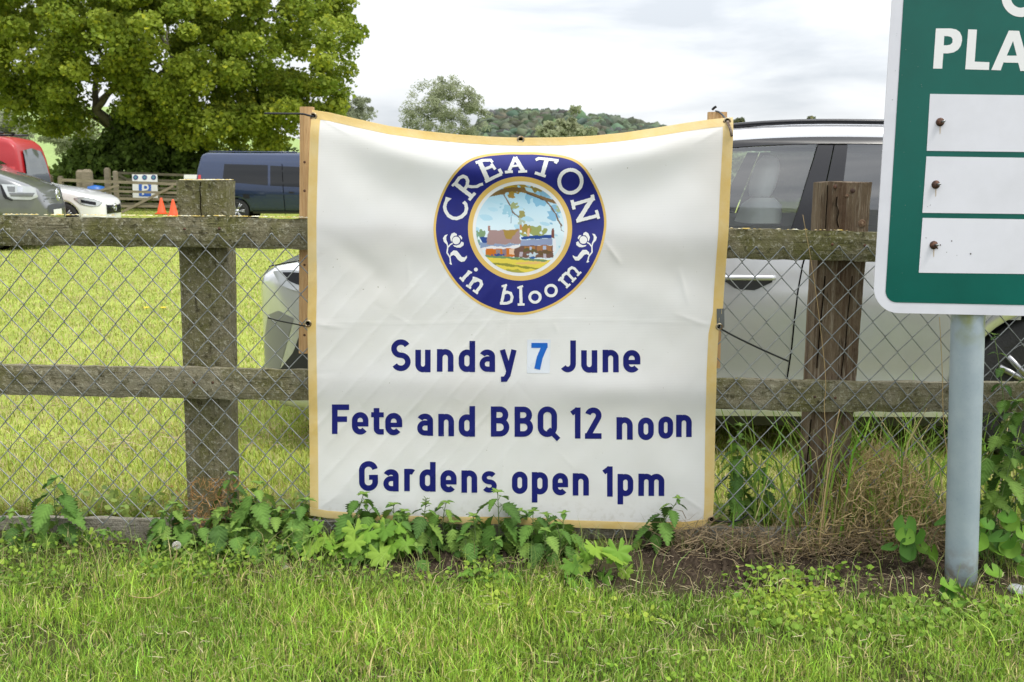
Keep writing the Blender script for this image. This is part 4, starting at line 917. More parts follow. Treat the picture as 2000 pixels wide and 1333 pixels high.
def SPt(x, y, off=0.0): p = at(x, y, SY); p.y -= off; return p
def rrect(x0t, x0b, yt, yb, x1, r, dy=0.021):
    """board outline in photo pixels; left edge leans from x0t (at yt) to x0b (at yb); bottom edge drops to the right"""
    P = [(x1, yt + dy * (x1 - x0t)), (x0t, yt)]
    for i in range(9):
        a = PI - (PI / 2) * (-i / 8) if False else PI + PI / 2 * i / 8
        P.append((x0b + r + r * math.cos(a), yb - r - r * math.sin(a)))
    P.append((x1, yb + dy * (x1 - x0b))); return P
def slab(P, y0, y1, name, mat):
    """plate with thickness between offsets y0 (front) and y1 (back)"""
    mb = MB(); n_ = len(P)
    loops = [Vector((p[0], p[1], 0)) for p in P]; tr = tessellate_polygon([loops])
    fr = [SPt(p[0], p[1], y0) for p in P]; bk = [SPt(p[0], p[1], y1) for p in P]
    mb.add(fr + bk, list(tr) + [tuple(n_ + i for i in t[::-1]) for t in tr] + [(i, (i + 1) % n_, n_ + (i + 1) % n_, n_ + i) for i in range(n_)])
    return keep(mb.build(name, mat), sign)
slab(rrect(1761, 1707, -300, 612, 2600, 48), 0.0, -0.004, 'board', M['sign_white'])
slab(rrect(1783, 1729.5, -300, 591, 2580, 22), 0.0012, 0.0002, 'green_face', M['sign_green'])
for x0t, x0b, yt, yb in ((1816, 1809.5, 184, 295), (1809, 1801, 306, 416), (1801.5, 1794, 426, 533)):
    pl_ = slab([(x0t, yt), (x0b, yb), (2560, yb + 0.012 * (2560 - x0b)), (2560, yt + 0.014 * (2560 - x0t))], 0.0022, 0.0014, 'blank_plate', M['plate_white'])
    bx, by_ = (x0b + 26, yt + 55) if yt != 426 else (x0b + 29, 479)
    p = SPt(bx, by_, 0.0022); Mx = Matrix.Translation(p) @ Matrix.Rotation(PI / 2, 4, 'X')
    q = MB().lathe([(0.0138, 0.0), (0.0138, 0.002), (0.010, 0.004), (0.010, 0.009), (0.0, 0.0092)], 12, Mx).build('bolt', M['rust'], pl_, True)
    MB().tube([p + Vector((0.001, -0.008, 0.001)), p + Vector((0.007, -0.02, 0.002))], 0.0034, 8).build('bolt_thread', M['steel'], pl_, True)
    MB().add([SPt(bx - 1.2, by_ + 7, 0.0027), SPt(bx + 1.6, by_ + 7, 0.0027), SPt(bx + 0.8, by_ + 22, 0.0027), SPt(bx - 1.0, by_ + 24, 0.0027)], [(0, 1, 2, 3)]).build('rust_streak', pm('rust_streak', (0.50, 0.42, 0.33), 0.5), pl_)
sk = 340 / 1888
SR = lambda P: [(1660 + sk * x, sk * y) for x, y in P]
pr = Print(SPt, 0.0016)
pr.poly(SR([(930, 312), (1095, 312), (1150, 323), (1190, 352), (1212, 400), (1213, 445), (1200, 500), (1168, 545), (1120, 572), (1060, 582), (1010, 582), (998, 747), (900, 747)]), [SR([(1020, 395), (1060, 395), (1095, 405), (1112, 430), (1108, 468), (1085, 488), (1050, 495), (1015, 495)])])
pr.poly(SR([(1280, 322), (1375, 325), (1350, 672), (1510, 678), (1505, 762), (1248, 755)]))
pr.poly(SR([(1720, 335), (1832, 338), (1952, 775), (1845, 772), (1822, 685), (1662, 681), (1632, 766), (1530, 762)]), [SR([(1766, 448), (1806, 607), (1698, 607)])])
pr.stroke(SR(arc(1850, -34, 160, 172, 38, 322, 30)), 18, step=3)
keep(pr.done('lettering', M['white_print'], sign), sign)
M['speck'] = pm('speck', (0.05, 0.035, 0.025), 0.9); rs_ = random.Random(8); pr = Print(SPt, 0.0028)
for x, y, r in ((1836, 479, 1.4), (1830, 485, 1.8), (1858, 471, 1.3), (1895, 496, 1.6), (1808, 465, 0.9), (1848, 493, 0.8), (1868, 499, 0.6), (1816, 401, 0.8), (1811, 404, 0.6)): pr.disc(x, y, r, 7)
o = keep(pr.done('dirt_specks', M['speck'], sign), sign); o['kind'] = 'stuff'; pr = Print(SPt, 0.0019)
for q in range(26): pr.disc(rs_.uniform(1735, 1800), rs_.uniform(60, 585), rs_.uniform(0.3, 0.9), 6)
o = keep(pr.done('dirt_specks', pm('pale_speck', (0.12, 0.2, 0.16), 0.8), sign), sign); o['kind'] = 'stuff'
# grey steel posts; the first is in view
def pole(xt, yt, xb, yb, lab=None):
    a = at(xt, yt, SY + 0.058); b = at(xb, yb, SY + 0.058); d = (b - a)
    top = a - d * 0.95; bot = b + d * 0.06
    o = keep(MB().tube([top.lerp(bot, i / 12) for i in range(13)], 0.0535, 28).build('pole', M['pole_grey'], None, True), sign)
    return o
pole(1890.5, 620, 1876.5, 1140)
p2 = pole(2290, 640, 2268, 1150)
for yy in (150, 500):
    mb = MB(); p = at(1896 - 0.02 * yy, yy, SY + 0.058)
    mb.lathe([(0.054, -0.02), (0.058, -0.02), (0.058, 0.02), (0.054, 0.02)], 24, Matrix.Translation(p)); keep(mb.build('clamp', M['steel'], None, True), sign)

# ================================================================== VEHICLES
def paint(name, c, metal=0.0, rough=0.3, coat=1.0):
    return pm(name, c, rough, metal, coat=coat, spec=0.4, var=(tuple(v * 0.93 for v in c), 6, 0.4, 0.7))
M['paint_silver'] = paint('paint_silver', (0.64, 0.645, 0.665), 0.5, 0.22)
M['paint_grey'] = paint('paint_grey', (0.17, 0.174, 0.182), 0.5, 0.28)
M['paint_red'] = paint('paint_red', (0.36, 0.012, 0.016), 0.0, 0.35, 0.25)
M['paint_white'] = paint('paint_white', (0.78, 0.78, 0.79), 0.0, 0.3)
M['paint_navy'] = paint('paint_navy', (0.016, 0.031, 0.08), 0.4, 0.22)
M['trim_black'] = pm('trim_black', (0.010, 0.010, 0.013), 0.25, spec=0.4)
M['rubber'] = pm('rubber', (0.014, 0.014, 0.015), 0.75, bump=(60, 0.3))
M['cladding'] = pm('cladding', (0.025, 0.025, 0.027), 0.6)
M['alloy'] = pm('alloy', (0.34, 0.345, 0.35), 0.3, metal=0.9)
M['chrome'] = pm('chrome', (0.75, 0.76, 0.77), 0.12, metal=1.0)
M['glass_dark'] = pm('glass_dark', (0.012, 0.013, 0.016), 0.06, spec=0.35)
M['glass_sky'] = pm('glass_sky', (0.16, 0.17, 0.18), 0.05, metal=0.5)  # paler glass: reflected sky partly put into its grey base colour
M['lamp_grey'] = pm('lamp_grey', (0.22, 0.225, 0.235), 0.2, metal=0.6)
M['lamp_clear'] = pm('lamp_clear', (0.55, 0.57, 0.6), 0.1, metal=0.4, coat=1.0)
M['lamp_red'] = pm('lamp_red', (0.5, 0.01, 0.01), 0.15, coat=1.0)
M['seat'] = pm('seat', (0.80, 0.81, 0.78), 0.6, bump=(90, 0.1))
M['cabin'] = pm('cabin', (0.12, 0.125, 0.125), 0.8)
def glass(name, tint, refl):
    m = bpy.data.materials.new(name); n, l = nodes_of(m); n.clear()
    o = n.new('ShaderNodeOutputMaterial'); t = n.new('ShaderNodeBsdfTransparent'); g = n.new('ShaderNodeBsdfGlossy'); x = n.new('ShaderNodeMixShader'); f = n.new('ShaderNodeFresnel')
    t.inputs[0].default_value = (*tint, 1); g.inputs['Roughness'].default_value = 0.01; g.inputs['Color'].default_value = (refl, refl, refl, 1); f.inputs[0].default_value = 2.05
    l.new(f.outputs[0], x.inputs[0]); l.new(t.outputs[0], x.inputs[1]); l.new(g.outputs[0], x.inputs[2]); l.new(x.outputs[0], o.inputs[0]); return m
M['glass_clear'] = glass('glass_clear', (0.92, 0.97, 0.95), 1.0)
M['glass_tint'] = glass('glass_tint', (0.10, 0.11, 0.12), 1.0)

class Vehicle:
    """body given by side silhouette top(x), bot(x) and half width W(x, z); x runs from the nose back, z up"""
    def __init__(s, name, label, cat, pos, yaw, L, top, bot, wtab, nose, tail, wheels, wr, mat, group=None):
        s.root = empty(name, pos, yaw); tag(s.root, label, cat, group); s.L = L; s.topt = top; s.bott = bot; s.wt = wtab; s.nose = nose; s.tail = tail
        s.wheels = wheels; s.wr = wr; s.mat = mat
        s.mw = Matrix.Translation(Vector(pos)) @ Matrix.Rotation(yaw, 4, 'Z'); s.inv = s.mw.inverted()
        s.near = -1 if abs(yaw) < PI / 2 else 1
    def top(s, x): return float(np.interp(x, [p[0] for p in s.topt], [p[1] for p in s.topt]))
    def bot(s, x): return float(np.interp(x, [p[0] for p in s.bott], [p[1] for p in s.bott]))
    def plan(s, x):
        (nl, f0, p), (tl, g0, q) = s.nose, s.tail; r = 1.0
        if x < nl: k = max(0.0, 1 - max(x, 0) / nl); r = f0 + (1 - f0) * (1 - k ** p) ** (1 / p)
        d = s.L - x
        if d < tl: k = max(0.0, 1 - max(d, 0) / tl); r = g0 + (1 - g0) * (1 - k ** q) ** (1 / q)
        return r
    def W(s, x, z): return float(np.interp(z, [p[0] for p in s.wt], [p[1] for p in s.wt])) * s.plan(x)
    def section(s, x, ns=14, r=0.07):
        zb, zt = s.bot(x), s.top(x); r = min(r, (zt - zb) * 0.3); P = [(0.0, zb), (s.W(x, zb) * 0.8, zb)]
        for i in range(ns + 1):
            z = zb + 0.02 + (zt - r - zb - 0.02) * i / ns; P.append((s.W(x, z), z))
        wr = s.W(x, zt - r); rx = min(r * 1.6, wr * 0.5)
        for a in (22, 45, 68, 90): P.append((wr - rx + rx * math.cos(math.radians(a)), zt - r + r * math.sin(math.radians(a))))
        P.append((wr * 0.4, zt + 0.012)); P.append((0.0, zt + 0.016)); return P
    def body(s, name='body', xs=None, arch=1.13, r=0.07, mat=None):
        xs = xs if xs is not None else sorted(set([s.L * (1 - math.cos(PI * i / 90)) / 2 for i in range(91)] + [0.01, s.L - 0.01]))
        secs = [s.section(x, r=r) for x in xs]; k = len(secs[0]); mb = MB(); V = []
        for x, P in zip(xs, secs):
            for y, z in P: V.append((x, -y, z))
            for y, z in P[-2:0:-1]: V.append((x, y, z))
        m_ = 2 * k - 2; fs = []
        for i in range(len(xs) - 1):
            for j in range(m_):
                a, b = i * m_ + j, i * m_ + (j + 1) % m_
                c = [(V[q][0], V[q][2]) for q in (a, b, b + m_, a + m_)]; cx = sum(q[0] for q in c) / 4; cz = sum(q[1] for q in c) / 4
                if any((cx - wx) ** 2 + (cz - s.wr) ** 2 < (s.wr * arch) ** 2 for wx in s.wheels) and cz < s.wr * 2.3: continue
                fs.append((a, b, b + m_, a + m_))
        fs.append(tuple(range(m_))); fs.append(tuple((len(xs) - 1) * m_ + q for q in range(m_ - 1, -1, -1)))
        mb.add(V, fs); o = mb.build(name, mat or s.mat, s.root, True); return o
    def hit(s, px, py, side=None):
        side = side or s.near; o = s.inv @ Vector((0, 0, CAM_H)); d = s.inv.to_3x3() @ ray(px, py); w = s.wt[len(s.wt) // 2][1]; p = o
        for _ in range(25):
            t = (side * w - o.y) / d.y; p = o + d * t; w = 0.5 * w + 0.5 * s.W(p.x, p.z)
        return (p.x, p.z)
    def strip(s, name, lo, up, mat, off=0.004, nx=20, nz=6, parent=None, sides=(-1, 1), label=None, thick=0.0):
        def samp(P, n):
            d = [0.0]
            for a, b in zip(P[:-1], P[1:]): d.append(d[-1] + math.hypot(b[0] - a[0], b[1] - a[1]))
            q = np.linspace(0, d[-1], n); return np.interp(q, d, [p[0] for p in P]), np.interp(q, d, [p[1] for p in P])
        lx, lz = samp(lo, nx); ux, uz = samp(up, nx); res = []
        for sd in sides:
            V = []
            for i in range(nx):
                for j in range(nz):
                    t = j / (nz - 1); x = lx[i] + (ux[i] - lx[i]) * t; z = lz[i] + (uz[i] - lz[i]) * t
                    V.append((x, sd * (s.W(x, z) + off), z))
            o = MB().grid(V, nx, nz).build(name, mat, parent or s.root, True)
            if label: o['label'] = label
            res.append(o)
        return res
    def front(s, name, lo, up, mat, off=0.006, nx=14, nz=5, end='nose', parent=None):
        """patch on the nose or tail, outlines in (y, z)"""
        def xa(y, z):
            a, b = (0.0, s.nose[0]) if end == 'nose' else (s.L, s.L - s.tail[0])
            for _ in range(30):
                m_ = (a + b) / 2
                if s.W(m_, z) < abs(y): a = m_
                else: b = m_
            x = (a + b) / 2
            if end == 'tail':
                while s.top(x) < z + 0.03 and x > 0: x -= 0.01
            else:
                while s.top(x) < z + 0.03 and x < s.L: x += 0.01
            return x
        V = []
        for i in range(nx):
            t = i / (nx - 1); k = t * (len(lo) - 1); q = min(int(k), len(lo) - 2); f = k - q
            l_ = (lo[q][0] + (lo[q + 1][0] - lo[q][0]) * f, lo[q][1] + (lo[q + 1][1] - lo[q][1]) * f); u_ = (up[q][0] + (up[q + 1][0] - up[q][0]) * f, up[q][1] + (up[q + 1][1] - up[q][1]) * f)
            for j in range(nz):
                g = j / (nz - 1); y = l_[0] + (u_[0] - l_[0]) * g; z = l_[1] + (u_[1] - l_[1]) * g; x = xa(y, z)
                V.append((x + (-off if end == 'nose' else off), y, z))
        return MB().grid(V, nx, nz).build(name, mat, parent or s.root, True)
    def make_wheels(s, width=0.22, spokes=5, rim=0.68):
        for wx in s.wheels:
            for sd in (-1, 1):
                yc = sd * (s.W(wx, s.wr * 1.2) - width / 2 + 0.004)
                w = empty('wheel', (wx, yc, s.wr)); w.parent = s.root; R = s.wr; h = width / 2
                Mx = Matrix.Rotation(PI / 2, 4, 'X')
                MB().lathe([(R * rim, -h * 0.9), (R * 0.93, -h), (R * 0.985, -h * 0.8), (R, -h * 0.4), (R, h * 0.4), (R * 0.985, h * 0.8), (R * 0.93, h), (R * rim, h * 0.9)], 36, Mx).build('tyre', M['rubber'], w, True)
                mb = MB(); yo = sd * h * 0.9
                mb.lathe([(R * rim * 0.9, -h * 0.6), (R * rim * 1.01, -h * 0.92), (R * rim * 1.01, h * 0.92), (R * rim * 0.9, h * 0.6)], 30, Mx)
                for q in range(spokes):
                    a = 2 * PI * q / spokes
                    for da in (-0.13, 0.13):
                        mb.tube([(0.2 * R * rim * math.cos(a + da * 0.4), yo, 0.2 * R * rim * math.sin(a + da * 0.4)), (R * rim * 0.97 * math.cos(a + da), yo, R * rim * 0.97 * math.sin(a + da))], [R * 0.055, R * 0.045], 6)
                mb.lathe([(0.0, -0.02), (R * rim * 0.27, -0.015), (R * rim * 0.27, 0.015), (0.0, 0.02)], 16, Matrix.Translation((0, yo, 0)) @ Mx)
                mb.build('rim', M['alloy'], w, True)
                MB().lathe([(0.0, -0.01), (R * rim * 0.9, -0.01), (R * rim * 0.9, 0.01), (0.0, 0.01)], 20, Matrix.Translation((0, -sd * h * 0.3, 0)) @ Mx).build('brake_disc', M['cladding'], w)
                # arch lip and dark well
                V = []; n_ = 26
                for i in range(n_ + 1):
                    a = PI * (-0.08 + 1.16 * i / n_)
                    for rr, of in ((R * 1.06, -0.05), (R * 1.11, 0.006), (R * 1.24, 0.006)):
                        x, z = wx + rr * math.cos(a), R + rr * math.sin(a); V.append((x, sd * (s.W(x, max(z, 0.2)) + of), max(z, s.bot(wx) + 0.02)))
                MB().grid(V, n_ + 1, 3).build('wheel_arch', s.arch_mat, s.root, True)
                V = []
                for i in range(n_ + 1):
                    a = PI * (-0.08 + 1.16 * i / n_)
                    for k in (0.0, 1.0): V.append((wx + R * 1.16 * math.cos(a), sd * (s.W(wx, 0.5) - 0.03 - 0.3 * k), max(R + R * 1.16 * math.sin(a), 0.16)))
                mb = MB().grid(V, n_ + 1, 2); mb.lathe([(0.0, 0.0), (R * 1.16, 0.0)], 20, Matrix.Translation((wx, sd * (s.W(wx, 0.5) - 0.33), R)) @ Mx)
                mb.build('wheel_well', M['crack'], s.root)
    arch_mat = None
def emblem_vw(parent, c, nrm_rot, r):
    e = MB(); Mx = Matrix.Translation(c) @ nrm_rot; n_ = 24; V = []
    for i in range(n_):
        a = 2 * PI * i / n_
        for rr, h in ((r * 0.86, 0), (r * 0.86, 0.012), (r, 0.012), (r, 0)): V.append(Mx @ Vector((rr * math.cos(a), rr * math.sin(a), h)))
    e.add(V, [(i * 4 + q, i * 4 + (q + 1) % 4, ((i + 1) % n_) * 4 + (q + 1) % 4, ((i + 1) % n_) * 4 + q) for i in range(n_) for q in range(4)])
    for P in ([(-0.33, 0.78), (0, 0.12), (0.33, 0.78)], [(-0.72, 0.42), (-0.36, -0.72), (0, 0.02), (0.36, -0.72), (0.72, 0.42)]):
        e.tube([Mx @ Vector((x * r, y * r, 0.008)) for x, y in P], r * 0.075, 5)
    e.build('badge', M['chrome'], parent, True)

# ---- silver car right behind the fence, nose to the left
V1 = Vehicle('parked_car', 'silver car parked close behind the fence, partly hidden by the banner', 'car', (-1.30, 5.76, 0), 0.0, 4.85,
    [(0, 0.86), (0.04, 0.91), (0.12, 0.95), (0.4, 1.0), (0.9, 1.05), (1.4, 1.10), (1.55, 1.13), (4.3, 1.17), (4.6, 1.16), (4.8, 1.08), (4.85, 1.0)],
    [(0, 0.30), (0.15, 0.22), (0.6, 0.2), (4.2, 0.22), (4.85, 0.4)],
    [(0.18, 0.88), (0.27, 0.925), (0.33, 0.925), (0.42, 0.915), (0.6, 0.935), (0.76, 0.952), (0.84, 0.955), (0.95, 0.945), (1.1, 0.915), (1.3, 0.85), (1.5, 0.775), (1.58, 0.74), (1.64, 0.68), (1.7, 0.58)],
    (0.55, 0.62, 2.3), (0.45, 0.75, 2.2), (0.92, 3.93), 0.375, M['paint_silver'], 'vehicles parked in the field')
V1.arch_mat = M['paint_silver']
V1.body(r=0.06); V1.make_wheels()
H1 = V1.hit
XA = 1.55
def ztop(x): return 1.577 - 0.15 * ((x - 2.95) / 1.4) ** 2 * (0.35 if x > 2.95 else 1)            # top edge of the side glass
def zcant(x): return ztop(x) + 0.028
def zroof(x): return ztop(x) + 0.10
belt = lambda x: 1.115 + 0.012 * (x - 1.5)
# roof shell
xs = np.linspace(1.95, 4.55, 40); V = []
for x in xs:
    P = []
    for k in range(9):
        t = k / 8; z = zcant(x) + (zroof(x) - zcant(x)) * math.sin(t * PI / 2); y = V1.W(x, zcant(x)) * (1 - 0.16 * (1 - math.cos(t * PI / 2))) ; P.append((y, z))
    row = [(x, -y, z) for y, z in P] + [(x, -P[-1][0] * f, P[-1][1] + 0.03 * (1 - f * f)) for f in (0.6, 0.2, -0.2, -0.6)] + [(x, y, z) for y, z in P[::-1]]
    V += row
MB().grid(V, len(xs), len(V) // len(xs)).build('roof', M['paint_silver'], V1.root, True)
mb = MB()
for sd in (-1, 1):
    o = MB().tube([(x, sd * (V1.W(x, zcant(x)) * 0.90), zcant(x) + 0.082 - 0.03 * abs(2 * i / 24 - 1) ** 6) for i, x in enumerate(np.linspace(2.05, 4.4, 25))], 0.013, 8).build('roof_rail', M['trim_black'], V1.root, True)
xs_ = np.linspace(XA + 0.45, 4.4, 30)
V1.strip('window_trim', [(x, ztop(x) - 0.002) for x in xs_], [(x, zcant(x) + 0.004) for x in xs_], M['trim_black'], 0.006, 40, 4)
def px_poly(P): return [H1(*p) for p in P]
# pillars between the door windows, measured on the photograph
bt = [H1(1597, 284), H1(1627, 284)]; bb = [H1(1543, 452), H1(1590, 452)]
V1.strip('door_pillar', [bb[0], bb[1]], [bt[0], bt[1]], M['trim_black'], 0.007, 8, 8)
ct = [H1(1629.5, 284), H1(1655, 284)]; cb = [H1(1593, 452), H1(1634, 452)]
V1.strip('door_pillar', [cb[0], cb[1]], [ct[0], ct[1]], M['trim_black'], 0.005, 8, 8)
ext = lambda q: (q[0], max(belt(q[0]) - 0.0, 1.10))
def lower_to_belt(a, b):        # carry a pillar edge line down to the belt
    k = (belt(a[0]) - a[1]) / (b[1] - a[1]); return (a[0] + (b[0] - a[0]) * k, belt(a[0]))
f0 = (XA - 0.05, belt(XA)); f1 = (XA + 0.62, ztop(XA + 0.62))
g1 = lower_to_belt(bb[0], bt[0])
gx_ = np.linspace(f1[0], bt[0][0], 14)
V1.strip('front_window', [f0, (g1[0], g1[1])], [f1] + [(x, ztop(x)) for x in gx_[1:-1]] + [(bt[0][0], ztop(bt[0][0]))], M['glass_clear'], 0.001, 30, 10)
h0 = lower_to_belt(cb[1], ct[1]); rx = np.linspace(ct[1][0], 3.95, 12)
V1.strip('rear_window', [h0, (3.95, belt(3.95))], [(x, ztop(x)) for x in rx], M['glass_tint'], 0.001, 24, 8)
V1.strip('rear_pillar', [(3.95, belt(3.95)), (4.62, 1.16)], [(3.95, ztop(3.95)), (4.42, ztop(4.42))], M['paint_silver'], 0.003, 10, 8)
V1.strip('windscreen_pillar', [(XA - 0.16, belt(XA) + 0.0), f0], [(f1[0] - 0.08, zroof(f1[0]) - 0.06), f1], M['trim_black'], 0.004, 6, 10)
V = []
for i in range(12):
    t = i / 11; x = XA - 0.12 + (f1[0] - 0.02 - XA + 0.12) * t; z = belt(XA) + (zroof(f1[0]) - 0.04 - belt(XA)) * t; w = V1.W(x, z) - 0.01
    for k in range(9):
        y = -w + 2 * w * k / 8; V.append((x - 0.10 * (1 - (y / w) ** 2) * (1 - 0.3 * t), y, z + 0.02 * (1 - (y / w) ** 2)))
MB().grid(V, 12, 9).build('windscreen', M['glass_clear'], V1.root, True)
V = []
for i in range(8):
    t = i / 7; x = 4.72 - 0.24 * t; z = 1.15 + (zroof(4.5) - 1.17) * t; w = V1.W(x, z) - 0.01
    for k in range(7): y = -w + 2 * w * k / 6; V.append((x + 0.04 * (1 - (y / w) ** 2), y, z))
MB().grid(V, 8, 7).build('tailgate_window', M['glass_tint'], V1.root, True)
# cabin: dark tray, dashboard and seats
xs = np.linspace(1.5, 4.5, 16); MB().grid([(x, y * V1.W(x, 1.14) * 0.97, V1.top(x) + 0.021 + 0.006) for x in xs for y in np.linspace(-1, 1, 5)], 16, 5).build('cabin_tray', M['cabin'], V1.root)
MB().tube([(1.62, y, 1.17) for y in (-0.75, -0.3, 0.3, 0.75)], 0.08, 8).build('dashboard', M['cabin'], V1.root, True)
def seat(xc, yc, rake=0.2, tint=None):
    s_ = empty('seat', (xc, yc, 1.0)); s_.parent = V1.root
    V = []; nz_, na = 12, 18                              # backrest: rounded shoulders
    for i in range(nz_):
        t = i / (nz_ - 1); z = -0.1 + 0.40 * t; w = 0.24 - 0.10 * max(0, t - 0.45) ** 1.6 * 2.4; d = 0.135 * (1 - 0.35 * t)
        if t > 0.93: w *= 0.75; d *= 0.6
        for k in range(na):
            a = 2 * PI * k / na; V.append((rake * (z + 0.1) + d * math.copysign(abs(math.cos(a)) ** 0.7, math.cos(a)), w * math.copysign(abs(math.sin(a)) ** 0.7, math.sin(a)), z))
    mb = MB(); mb.add(V, [(i * na + k, i * na + (k + 1) % na, (i + 1) * na + (k + 1) % na, (i + 1) * na + k) for i in range(nz_ - 1) for k in range(na)] + [tuple(range((nz_ - 1) * na, nz_ * na))])
    mb.build('backrest', M['seat'], s_, True)
    V = []
    for i in range(nz_):
        t = i / (nz_ - 1); z = 0.305 + 0.215 * t; w = 0.125 * (1 - abs(2 * t - 0.9) ** 3.2 * 0.42); d = 0.062 * (1 - abs(2 * t - 0.9) ** 3 * 0.4)
        for k in range(na):
            a = 2 * PI * k / na; V.append((rake * (z + 0.1) - 0.02 + d * math.copysign(abs(math.cos(a)) ** 0.75, math.cos(a)), w * math.copysign(abs(math.sin(a)) ** 0.75, math.sin(a)), z))
    mb = MB(); mb.add(V, [(i * na + k, i * na + (k + 1) % na, (i + 1) * na + (k + 1) % na, (i + 1) * na + k) for i in range(nz_ - 1) for k in range(na)] + [tuple(range((nz_ - 1) * na, nz_ * na)), tuple(range(na - 1, -1, -1))])
    mb.build('headrest', M['seat'], s_, True)
    for dy in (-0.05, 0.05): MB().tube([(rake * 0.38, dy, 0.28), (rake * 0.42 - 0.01, dy, 0.33)], 0.006, 6).build('headrest_bar', M['chrome'], s_, True)
seat(2.55, -0.40); seat(2.45, 0.42)
for y in (0.42,):
    sw = MB(); sw.tube([(2.0 + 0.06 * math.sin(a), y + 0.17 * math.cos(a), 1.2 + 0.17 * math.sin(a)) for a in np.linspace(0, 2 * PI, 20)], 0.016, 6); sw.build('steering_wheel', M['trim_black'], V1.root, True); seat(3.55, -0.42); seat(3.55, 0.42)
xs = np.linspace(2.0, 4.45, 14); MB().grid([(x, y * V1.W(x, ztop(x)) * 0.93, zcant(x) + 0.035 * (1 - y * y) - 0.004) for x in xs for y in np.linspace(-1, 1, 7)], 14, 7).build('headlining', M['seat'], V1.root, True)
# doors: dark shut lines, sill strip, handles
M['gap'] = pm('gap', (0.004, 0.004, 0.005), 0.9, spec=0.0)
def seam(P, w=0.0035):
    P = px_poly(P); V = []
    for sd in (-1, 1):
        mb = MB(); V = []
        for i, (x, z) in enumerate(P):
            a, b = P[max(i - 1, 0)], P[min(i + 1, len(P) - 1)]; d = math.hypot(b[0] - a[0], b[1] - a[1]); nx_, nz_ = -(b[1] - a[1]) / d, (b[0] - a[0]) / d
            for k in (-1, 1): V.append((x + nx_ * w * k, sd * (V1.W(x, z) + 0.0025), z + nz_ * w * k))
        mb.grid(V, len(P), 2).build('door_seam', M['gap'], V1.root)
seam([(1590, 452), (1578, 480), (1567, 520), (1558, 570), (1552, 620), (1546, 680), (1540, 720), (1534, 760), (1530, 790)])
seam([(1935, 610), (1928, 560), (1935, 500), (1960, 450)]); seam([(800, 452), (790, 520), (785, 620), (790, 720), (800, 790)])
seam([(1535, 800), (1700, 803), (1840, 806)], 0.003); seam([(810, 790), (1100, 793), (1530, 800)], 0.003)
for (ax, ay) in ((1462, 547), (1868, 560)):
    c = H1(ax, ay)
    lo = [(c[0] - 0.115, c[1] - 0.008), (c[0] - 0.06, c[1] - 0.045), (c[0] + 0.03, c[1] - 0.05), (c[0] + 0.115, c[1] - 0.01)]; up = [(c[0] - 0.115, c[1] + 0.01), (c[0] - 0.05, c[1] + 0.012), (c[0] + 0.05, c[1] + 0.012), (c[0] + 0.115, c[1] + 0.012)]
    V1.strip('handle_recess', lo, up, M['cladding'], 0.003, 14, 4)
    for sd in (-1, 1):
        MB().tube([(c[0] + dx, sd * (V1.W(c[0] + dx, c[1]) + 0.008 + 0.016 * (1 - (dx / 0.14) ** 4)), c[1] + 0.012) for dx in np.linspace(-0.125, 0.125, 11)], 0.013, 8, True, 0.7).build('door_handle', M['paint_silver'], V1.root, True)
V1.strip('sill_trim', [(1.25, 0.225), (3.5, 0.235)], [(1.25, 0.285), (3.5, 0.295)], M['white_print'], 0.012, 20, 4)
V1.strip('sill', [(1.2, 0.17), (3.55, 0.18)], [(1.2, 0.225), (3.55, 0.235)], M['cladding'], 0.004, 20, 3)
# headlight, lower intake and bonnet line at the near front corner
def zpoly(P): return [H1(490 + x * 0.2778, 460 + y * 0.2778) for x, y in P]
lo = zpoly([(160, 260), (205, 345), (270, 375), (330, 392), (400, 400)]); up = zpoly([(162, 252), (230, 243), (290, 243), (340, 248), (400, 250)])
V1.strip('headlight', lo, up, M['lamp_clear'], 0.006, 16, 6)
V1.strip('headlight_lens', zpoly([(225, 268), (270, 320), (330, 345), (400, 355)]), zpoly([(228, 258), (280, 258), (340, 262), (400, 262)]), M['glass_dark'], 0.009, 12, 5)
V1.strip('air_intake', zpoly([(205, 940), (250, 950), (330, 960), (400, 960)]), zpoly([(215, 930), (300, 820), (335, 720), (400, 600)]), M['cladding'], 0.005, 12, 6)
seam([(525, 521), (560, 514), (600, 507), (680, 500)], 0.003)
M['bumper_grey'] = pm('bumper_grey', (0.23, 0.23, 0.215), 0.35)
V1.strip('bumper_panel', zpoly([(85, 940), (130, 945), (200, 945)]), zpoly([(120, 560), (190, 530), (300, 585)]), M['bumper_grey'], 0.003, 14, 8)
V1.front('grille', [(-0.45, 0.42), (0.45, 0.42)], [(-0.42, 0.72), (0.42, 0.72)], M['trim_black'])
for sd in (-1, 1):
    mir = MB(); mir.lathe([(0.0, -0.06), (0.07, -0.05), (0.085, 0.0), (0.07, 0.05), (0.0, 0.06)], 14, Matrix.Translation((1.72, sd * 1.02, 1.16)) @ Matrix.Rotation(PI / 2, 4, 'X')); mir.build('mirror', M['paint_silver'], V1.root, True)

